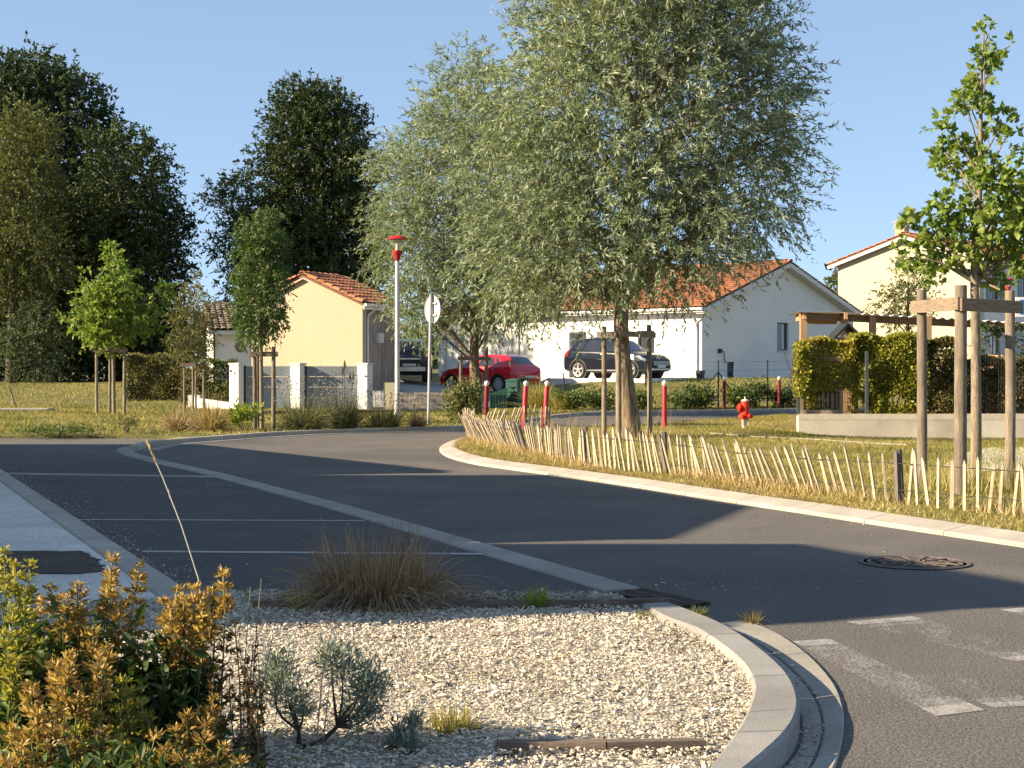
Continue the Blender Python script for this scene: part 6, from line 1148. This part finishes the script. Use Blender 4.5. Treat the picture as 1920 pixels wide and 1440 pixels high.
for i, (x, y, Y, r, h, lf_, n, sd, lab, vs_) in enumerate([
    (1010, 765, 45.6, .55, .62, l_mixblade, 0, 51, 'tall pale grass clump by the leaning bollards across the side street', 0),
    (1075, 770, 45.2, .6, .55, l_shrub, 1500, 52, 'dull green shrub behind the back picket fence', .05),
    (1122, 765, 46.0, .55, .62, l_shrub, 1700, 53, 'fresh green broad leaved shrub left of the willow stakes across the street', .2),
    (1205, 768, 46.0, .55, .55, l_shrub, 1300, 54, 'green shrub between the willow trunk and its right stake', .1),
    (1275, 765, 45.9, .5, .5, l_shrub, 1400, 55, 'low dark green shrub right of the lone red bollard', -.05),
    (1312, 760, 46.1, .45, .68, l_shrub, 1400, 56, 'darker taller shrub near the fence brace', -.12),
    (1385, 762, 46.5, .55, .62, l_shrub, 1600, 57, 'dark shrub behind the hydrant left side', -.14),
    (1420, 760, 46.9, .5, .75, l_shrub, 1700, 58, 'tall dark shrub behind the hydrant right side', -.1),
    (1476, 765, 47.2, .45, .6, l_dark2, 1300, 59, 'shaded dark shrub at the corner of the hedge', .15)]):
    if n == 0: tuft('ornamental_grass', lab, 'grass clump', at_(x, y, Y), r, h * 1.3, lf_, 700, .02, sd, .4, .1, .5)
    else: shrub('shrub', lab, 'shrub', at_(x, y, Y), r, h, lf_, n, .10, .5, sd, vs_)
tuft('ornamental_grass', 'pale dry grass clump between the teal cabinet and the first bollards', 'grass clump', at_(1050, 770, 45.0), .55, .55, l_mixblade, 520, .018, 60, .45, .15, .6)
shrub('shrub', 'small weedy shrub on the verge before the left stakes', 'shrub', at_(235, 812), .3, .34, l_laurel, 420, .06, .4, 61)
shrub('shrub', 'low green weeds at the edge of the left access road', 'shrub', at_(100, 815), .9, .16, l_shrub, 1500, .07, .3, 62, .0)
t = thing('inspection_slab', 'low grey concrete slab with a dark front edge in the lawn at the left edge', 'slab', (PX(40, 44), 44, .03)); b = MB(); b.bbox((0, 0, .07), (1.75, .7, .1), .02); b.build('slab', m_conc, t); b = MB(); b.box((.15, -.36, .045), (1.4, .03, .05)); b.build('edge_strip', m_black, t)
t = thing('lawn_stake', 'thin dark leaning stake on the left lawn near the frame edge', 'stake', (PX(30, 47), 47, .08)); b = MB(); b.tube([(PX(32, 47), 47, .05), (PX(15, 47), 47.1, .75)], .02, 6); b.build('rod', m_black, t, world=True)
# ---- ground cover of blades
def blades(name, P, h, wd, mat, rng, lean=.35, vmap=None):
    n = len(P); a = rng.uniform(0, 6.28, n); s = np.c_[np.cos(a), np.sin(a), 0 * a] * (wd * rng.uniform(.6, 1.3, n))[:, None] / 2; tp = P + np.c_[rng.normal(0, lean, (n, 2)) * h[:, None], h]
    v = np.clip(rng.normal(.5, .2, n) + (0 if vmap is None else vmap), 0, 1); o = poly_cloud(name, np.stack([P - s, P + s, tp], 1), mat, None, v); o['kind'] = 'stuff'; return o
rng = np.random.default_rng(77)
isl_vis = [tuple(p) for p in iin[:78]] + [(7, 12.5), (11.5, 32.15), (6.0, 32.15), (7.3, 41), (3.8, 35.0), (2.9, 33.2), (.9, 32.0), (.05, 30.4)]
P = scatter(isl_vis, 150000, rng); keep = rng.uniform(0, 1, len(P)) < np.clip(22 / P[:, 1], .35, 1.0) * 1.0; P = P[keep]
dry = .20 * np.sin(P[:, 0] * 1.1 + 2) * np.sin(P[:, 1] * .8) + .15 * np.sin(P[:, 0] * 3.7) * np.cos(P[:, 1] * 3.1); dk = np.min(np.linalg.norm(P[:, None, :] - iin[None, ::6], axis=2), 1); dry += .35 * np.exp(-dk / .25)
blades('grass', np.c_[P, ihgt(P[:, 0], P[:, 1]) - .005], rng.uniform(.025, .07, len(P)), np.full(len(P), .012), l_mixblade, rng, .7, dry - .02)
i = rng.integers(0, 400, 10000); P = fl[i] + rng.normal(0, .13, (10000, 2)); keep = np.random.default_rng(1).uniform(0, 1, 10000) < .5 + .5 * np.sin(P[:, 0] * 2.7 + 1); P = P[keep]
blades('dry_grass', np.c_[P, np.full(len(P), .065)], rng.uniform(.06, .19, len(P)), np.full(len(P), .011), l_straw, rng, .35, .1)
i = rng.integers(0, 60, 9000); P = iin[i] + (np.roll(iin, -1, 0)[i] - iin[i]) * rng.uniform(0, 1, (9000, 1)); d = np.array([.35, .94]); P = P + d * np.abs(rng.normal(0, .16, (9000, 1)))
blades('dry_grass', np.c_[P, np.full(len(P), .065)], rng.uniform(.02, .055, len(P)), np.full(len(P), .012), l_straw, rng, 1.6, -.05)
P = scatter([(3.9, 15.2), (5.6, 13.6), (5.8, 15.0), (4.6, 16.4)], 700, rng)
blades('tall_grass', np.c_[P, np.full(len(P), .065)], rng.uniform(.15, .5, len(P)), np.full(len(P), .009), l_mixblade, rng, .2, .1)
P = scatter([(.4, 23), (2.6, 22), (3, 29), (.8, 31)], 240, rng); blades('seed_stalks', np.c_[P, np.full(len(P), .065)], rng.uniform(.25, .6, len(P)), np.full(len(P), .008), l_straw, rng, .22, .15)
P = rng.uniform((-17, 28.4), (14, 48), (90000, 2)); P = P[P[:, 1] > far_edge(P[:, 0]) + .2]; P = P[np.abs(P[:, 0]) < P[:, 1] * .36]; P = P[~((P[:, 0] > -5.3) & (P[:, 0] < .2) & (P[:, 1] > 45.6))]
P = P[~((P[:, 0] > 2) & (P[:, 1] < far_edge(P[:, 0]) + 1.0))]
blades('grass', np.c_[P, hgt(P[:, 0], P[:, 1])], rng.uniform(.03, .085, len(P)), np.full(len(P), .022), l_mixblade, rng, .6, .24 * np.sin(P[:, 0] * .9) * np.sin(P[:, 1] * 1.3) + .12 * np.sin(P[:, 0] * 2.7 + P[:, 1]) - .04)
P = rng.uniform((-22, 46), (24, 64), (52000, 2)); P = P[np.abs(P[:, 0]) < P[:, 1] * .36]; P = P[~((P[:, 0] > -5.6) & (P[:, 0] < 3.0))]
blades('grass', np.c_[P, hgt(P[:, 0], P[:, 1])], rng.uniform(.04, .1, len(P)), np.full(len(P), .03), l_mixblade, rng, .6, .12 * np.sin(P[:, 0] * .7) - .03)
# ---- far wood closing the horizon
P = []
for k in range(260):
    x = rng.uniform(-75, 75); y = rng.uniform(120, 150); h = rng.uniform(3.5, 7) * (1.0 if abs(x) > 20 else .6); n = 110; d = rng.normal(size=(n, 3)) * np.array([2.2, 2.2, h * .28]); P.append(np.array([x, y, 1.2 + h * .45]) + d)
P = np.vstack(P); D = nrm(rng.normal(size=P.shape)); L = rng.uniform(.5, 1.1, len(P)); o = poly_cloud('far_wood', leaf_quads(P, D, L, L * .6, rng), l_dark2, None, np.clip(rng.normal(.5, .2, len(P)), 0, 1)); o['kind'] = 'stuff'
# ================================================================== foreground bed plants
rng = np.random.default_rng(91)
tuft('sedge', 'wide brown sedge clump with pale curling blades on the back edge of the gravel bed', 'sedge', (-.72, 8.12, .06), .75, .47, l_sedge, 2700, .0055, 71, 1.0, .0, .95, seg=6)
t = bpy.data.objects['sedge']; n = 170; a = rng.uniform(0, 6.28, n); tl = np.abs(rng.normal(.6, .45, n)); D = nrm(np.c_[np.sin(tl) * np.cos(a), np.sin(tl) * np.sin(a) - .3, np.cos(tl)]); P0 = np.array([-.72, 8.05, .03]) + np.c_[rng.normal(.05, .16, n), rng.normal(0, .08, n), 0 * a]
poly_cloud('dry_blades', ribbons(P0, D, rng.uniform(.3, .66, n), np.full(n, .007), rng.uniform(.5, 1.2, n), rng, 7, .25), l_straw, t, np.repeat(rng.uniform(.5, 1, n), 7))
tuft('dry_grass_tuft', 'pale straw tuft at the left foot of the brown sedge', 'grass tuft', (-1.08, 7.88, .07), .12, .16, l_straw, 160, .005, 72, .5, .2, .8)
tuft('grass_tuft', 'bright green grass tuft at the right end of the timber board behind the gravel', 'grass tuft', (.12, 7.93, .07), .14, .11, l_lime, 200, .006, 73, .3, -.05, .6)
tuft('grass_tuft', 'small flat grass tuft by the inner edge of the curved kerb', 'grass tuft', (.68, 7.62, .07), .16, .05, l_greenblade, 170, .006, 74, .3, .1, 1.0)
tuft('grass_tuft', 'yellow green grass cushion in the middle front of the gravel bed', 'grass tuft', (-.20, 5.25, .07), .18, .085, l_mixblade, 420, .0045, 75, .4, .1, .9)
tuft('grass_tuft', 'dry weed in the gutter at the end of the curved kerb', 'grass tuft', (1.22, 7.80, .02), .1, .07, l_straw, 90, .006, 76, .4, -.1, .9)
tuft('grass_tuft', 'tiny green weed inside the kerb near the drain grate', 'grass tuft', (.93, 7.70, .07), .1, .05, l_greenblade, 120, .006, 78, .4, .1, 1.0)
# dry stalk leaning across the road view
t = thing('grass_stalk', 'single tall pale grass stalk leaning left over the parking bays', 'grass stalk', (PX(378, 4.9), 4.9, 0)); b = MB(); P = [A(384, 1180, 4.9), A(372, 1085, 4.9), A(340, 985, 4.9), A(305, 895, 4.9), A(277, 832, 4.9)]
b.tube([(P[0][0], P[0][1], .03)] + P, [.0024, .0021, .0019, .0018, .0019, .0012], 6); b.build('stem', m_palestem, t, world=True)
q = []; 
for k in range(60):
    u = rng.uniform(0, 1) ** .8; p = np.array(P[3]) * (1 - u) * 1.0 + np.array(P[4]) * u if u > .3 else np.array(P[2]) * (.5 - u) + np.array(P[3]) * (.5 + u); q.append(p)
q = np.array(q); D = nrm(np.array(P[4]) - np.array(P[3])) + rng.normal(0, .16, (60, 3)); L = rng.uniform(.012, .024, 60); poly_cloud('seed_head', leaf_quads(q, nrm(D), L, L * .22, rng), l_straw, t, rng.uniform(.85, 1, 60))['kind'] = 'stuff'
# perennials with whorled seed heads
def perennial(label, stems, seed, bract, leafmat, nleaf=26, leaflen=.085, base_r=.12, whorl=.026, dens=26, vsh=0):
    """stems: (x px, y px of the top, distance)"""
    rng = np.random.default_rng(seed); b = MB(); BP, BD, BL = [], [], []; LP, LD, LL = [], [], []; c0 = None; cx = sum(PX(s[0], s[2]) for s in stems) / len(stems); cy = sum(s[2] for s in stems) / len(stems)
    t = thing('perennial', label, 'plant', (cx, cy, .06)); cb = np.array([cx, cy, .06])
    for (x, y, Y) in stems:
        tip = np.array(A(x, y, Y)); bs = cb + np.array([(tip[0] - cx) * .55 + rng.normal(0, .03), (tip[1] - cy) * .6 + rng.normal(0, .03), 0]); md = (bs + tip) / 2 + np.array([(tip[0] - cx) * .10, 0, .04]) + rng.normal(0, .015, 3)
        C = smooth_line([bs, md, tip], 12, 2); b.tube([tuple(p) for p in C], list(np.linspace(.0038, .0018, 12)), 5, False); T = nrm(tip - md); L = np.linalg.norm(tip - bs); nwh = rng.integers(3, 6)
        for k in range(nwh):
            f = 1 - k * rng.uniform(.032, .046) / max(L, .2); c = np.array([np.interp(f, np.linspace(0, 1, 12), C[:, j]) for j in range(3)]); sc = whorl * (1.25 if k else .95) * rng.uniform(.8, 1.2); m = int(dens * 1.4)
            dv = nrm(rng.normal(size=(m, 3)) * np.array([1, 1, .45]) + T * .25); BP.append(c + dv * sc * .25 + rng.normal(0, .004, (m, 3))); BD.append(nrm(dv + T * .45)); BL.append(sc * rng.uniform(.55, 1.05, m))
        m = nleaf; f = rng.uniform(.08, .88, m) ** .8; c = np.stack([np.interp(f, np.linspace(0, 1, 12), C[:, j]) for j in range(3)], 1); dv = nrm(rng.normal(size=(m, 3)) * np.array([1, 1, .35]) + np.array([0, 0, .25])); LP.append(c); LD.append(dv); LL.append(leaflen * (1.25 - f) * rng.uniform(.5, 1.15, m))
    b.build('stems', m_greenstem, t, world=True); P, D, L = np.vstack(BP), np.vstack(BD), np.hstack(BL); poly_cloud('seed_heads', leaf_quads(P, D, L, L * .34, rng, .1), bract, t, np.clip(rng.normal(.5 + vsh, .24, len(P)), 0, 1))['kind'] = 'stuff'
    if nleaf: P, D, L = np.vstack(LP), np.vstack(LD), np.hstack(LL); poly_cloud('leaves', leaf_fold(P, D, L, L * .27, rng), leafmat, t, np.tile(np.clip(rng.normal(.42, .22, len(P)), 0, 1), 4))['kind'] = 'stuff'
    return t
perennial('tall fresh green perennial with yellow tops at the left edge of the bed', [(8, 1035, 4.6), (30, 1060, 4.65), (-10, 1050, 4.7), (45, 1110, 4.6), (20, 1140, 4.5), (60, 1160, 4.7), (-20, 1110, 4.6), (5, 1190, 4.4), (70, 1210, 4.55), (35, 1240, 4.4), (55, 1060, 4.75), (100, 1240, 4.6)], 81, l_yellowbract, l_perennial, 34, .095, vsh=-.05)
perennial('orange seeded perennial with upright spikes, second from the left edge', [(95, 1105, 4.75), (145, 1100, 4.7), (210, 1052, 4.7), (262, 1062, 4.72), (80, 1130, 4.8), (120, 1125, 4.6), (200, 1110, 4.75), (150, 1150, 4.7), (175, 1190, 4.6), (255, 1150, 4.8), (225, 1140, 4.7), (205, 1080, 4.8)], 82, l_orange, l_perennial, 22, .09)
perennial('broad orange brown seed head mass leaning right over the pavement edge', [(335, 1110, 4.72), (365, 1105, 4.7), (395, 1112, 4.75), (420, 1078, 4.7), (320, 1140, 4.6), (350, 1140, 4.7), (380, 1140, 4.6), (405, 1135, 4.75), (310, 1165, 4.7), (340, 1175, 4.6), (370, 1170, 4.7), (330, 1215, 4.6), (355, 1210, 4.65), (400, 1160, 4.6), (308, 1130, 4.65), (345, 1125, 4.6), (375, 1125, 4.8), (360, 1230, 4.7)], 83, l_orange, l_perennial, 14, .08, dens=34, vsh=.03)
perennial('low orange and yellow perennial in the bottom left corner', [(130, 1230, 4.4), (105, 1250, 4.35), (200, 1215, 4.45), (185, 1260, 4.4), (150, 1290, 4.3), (110, 1310, 4.35), (60, 1290, 4.2), (70, 1340, 4.15), (20, 1370, 4.1), (120, 1370, 4.15), (170, 1320, 4.3), (40, 1400, 4.05), (90, 1400, 4.1), (150, 1400, 4.15), (190, 1380, 4.2), (10, 1430, 4.0), (130, 1240, 4.3), (190, 1230, 4.35), (100, 1350, 4.2)], 84, l_orange, l_perennial, 22, .08, dens=30)
perennial('yellow green seeded perennial in the middle of the flower mass at the bottom left', [(230, 1280, 4.4), (245, 1300, 4.45), (215, 1330, 4.35), (265, 1320, 4.4), (180, 1345, 4.3), (220, 1370, 4.25), (150, 1345, 4.3), (275, 1340, 4.5), (240, 1400, 4.2), (200, 1420, 4.15), (300, 1420, 4.2), (160, 1430, 4.1)], 85, l_yellowbract, l_perennial, 26, .085, dens=26)
perennial('russet seeded perennial at the bottom between the yellow and the dry plant', [(400, 1310, 4.4), (375, 1335, 4.4), (350, 1345, 4.35), (330, 1370, 4.3), (385, 1360, 4.3), (290, 1385, 4.2), (310, 1405, 4.15), (260, 1425, 4.1), (370, 1420, 4.15), (420, 1400, 4.25), (450, 1430, 4.2), (340, 1430, 4.1), (400, 1430, 4.2)], 86, l_orange, l_perennial, 20, .08, vsh=-.12)
perennial('dark dried perennial with thin brown stems against the pale gravel', [(440, 1170, 4.7), (420, 1200, 4.65), (450, 1240, 4.6), (475, 1215, 4.75), (430, 1270, 4.6), (460, 1285, 4.6), (480, 1300, 4.65), (405, 1240, 4.6), (440, 1330, 4.5), (490, 1290, 4.7), (400, 1215, 4.7), (470, 1340, 4.5), (455, 1370, 4.4), (415, 1350, 4.45), (480, 1390, 4.5)], 87, l_drybrown, l_drybrown, 10, .05, whorl=.02, dens=16)
shrub('shrub', 'deep green leafy heart of the perennials in the shade at the bottom left', 'shrub', (PX(290, 4.75), 4.75, .03), .26, .38, l_perennial, 2600, .06, .36, 88, -.2, fold=True)
shrub('shrub', 'dark leafy undergrowth at the left edge below the green perennial', 'shrub', (PX(60, 4.75), 4.75, .03), .32, .42, l_perennial, 2300, .06, .34, 89, -.1, fold=True)
shrub('shrub', 'low shaded leaves along the bottom left edge of the frame', 'shrub', (PX(200, 4.15), 4.15, .03), .42, .22, l_perennial, 2600, .05, .36, 90, -.05, fold=True)
# silver wormwood
def wormwood(label, arms, seed):
    rng = np.random.default_rng(seed); Y = arms[0][2]; base = np.array((PX(arms[0][3], Y), Y, .065)); t = thing('wormwood', label, 'plant', tuple(base)); b = MB(); P, D = [], []
    tips = np.array([A(x, y, Yd) for x, y, Yd, _, _ in arms]); lf_ = tips[:, 0] < base[0] + .02; fork = {s: base + (tips[lf_ == s].mean(0) - base) * (.42 if s else .5) + np.array([.02 if s else .03, .01, -.03]) if (lf_ == s).any() else base for s in (True, False)}
    for s in (True, False):
        if (lf_ == s).any(): C = smooth_line([base, (base + fork[s]) / 2 + np.array([.0, 0, -.025]), fork[s]], 8, 2); b.tube([tuple(p) for p in C], list(np.linspace(.011, .007, 8)), 6, False)
    for (x, y, Yd, bx, r) in arms:
        tip = np.array(A(x, y, Yd)); f0 = fork[bool(tip[0] < base[0] + .02)]; C = smooth_line([f0, (f0 + tip) / 2 + rng.normal(0, .022, 3), tip], 8, 2); b.tube([tuple(p) for p in C], list(np.linspace(.0055, .0018, 8)), 5, False); k = int(420 * (r / 50)); p = tip + rng.normal(0, .42, (k, 3)) * (r / F * Yd); P.append(p); D.append(nrm((p - tip) * 6 + rng.normal(0, .4, (k, 3)) + np.array([0, 0, .5])))
    b.build('stems', m_bark_dark, t, world=True); P, D = np.vstack(P), np.vstack(D); L = rng.uniform(.018, .042, len(P)); poly_cloud('foliage', leaf_quads(P, D, L, L * .2, rng), l_silver, t, np.clip(rng.normal(.45, .22, len(P)), 0, 1))
wormwood('silver grey feathery wormwood with forked stems on the gravel', [(525, 1250, 5.0, 560, 38), (535, 1300, 5.0, 560, 46), (560, 1330, 5.05, 560, 30), (640, 1250, 5.0, 560, 44), (680, 1270, 5.05, 560, 42), (690, 1310, 5.0, 560, 36), (660, 1350, 5.1, 560, 34), (690, 1340, 5.0, 560, 26), (510, 1280, 5.1, 560, 34), (620, 1235, 5.0, 560, 30), (700, 1285, 5.0, 560, 28)], 92)
wormwood('small dim wormwood sprig beside the grass cushion', [(755, 1380, 5.0, 750, 26), (780, 1355, 5.0, 750, 16), (740, 1400, 5.0, 750, 24), (770, 1405, 4.95, 750, 22)], 93)
for i, (x, y, X2, Y2) in enumerate([(600, 1290, 625, 1165), (495, 1200, 520, 1080)]):
    pass
t = thing('dry_weed', 'few thin upright weed stems rising before the gravel right of the dried perennial', 'weed', (PX(490, 4.8), 4.8, .03)); b = MB()
for (x0, x1, y1) in ((470, 490, 1085), (500, 478, 1140), (588, 628, 1150), (600, 640, 1200), (480, 512, 1190), (455, 470, 1100)): b.tube([(PX(x0, 4.8), 4.8, .03), A((x0 + x1) / 2 - 3, (1380 + y1) / 2, 4.8), A(x1, y1, 4.8)], [.0022, .0018, .0012], 5)
b.build('stems', m_stem, t, world=True)
S.render.engine = 'CYCLES'
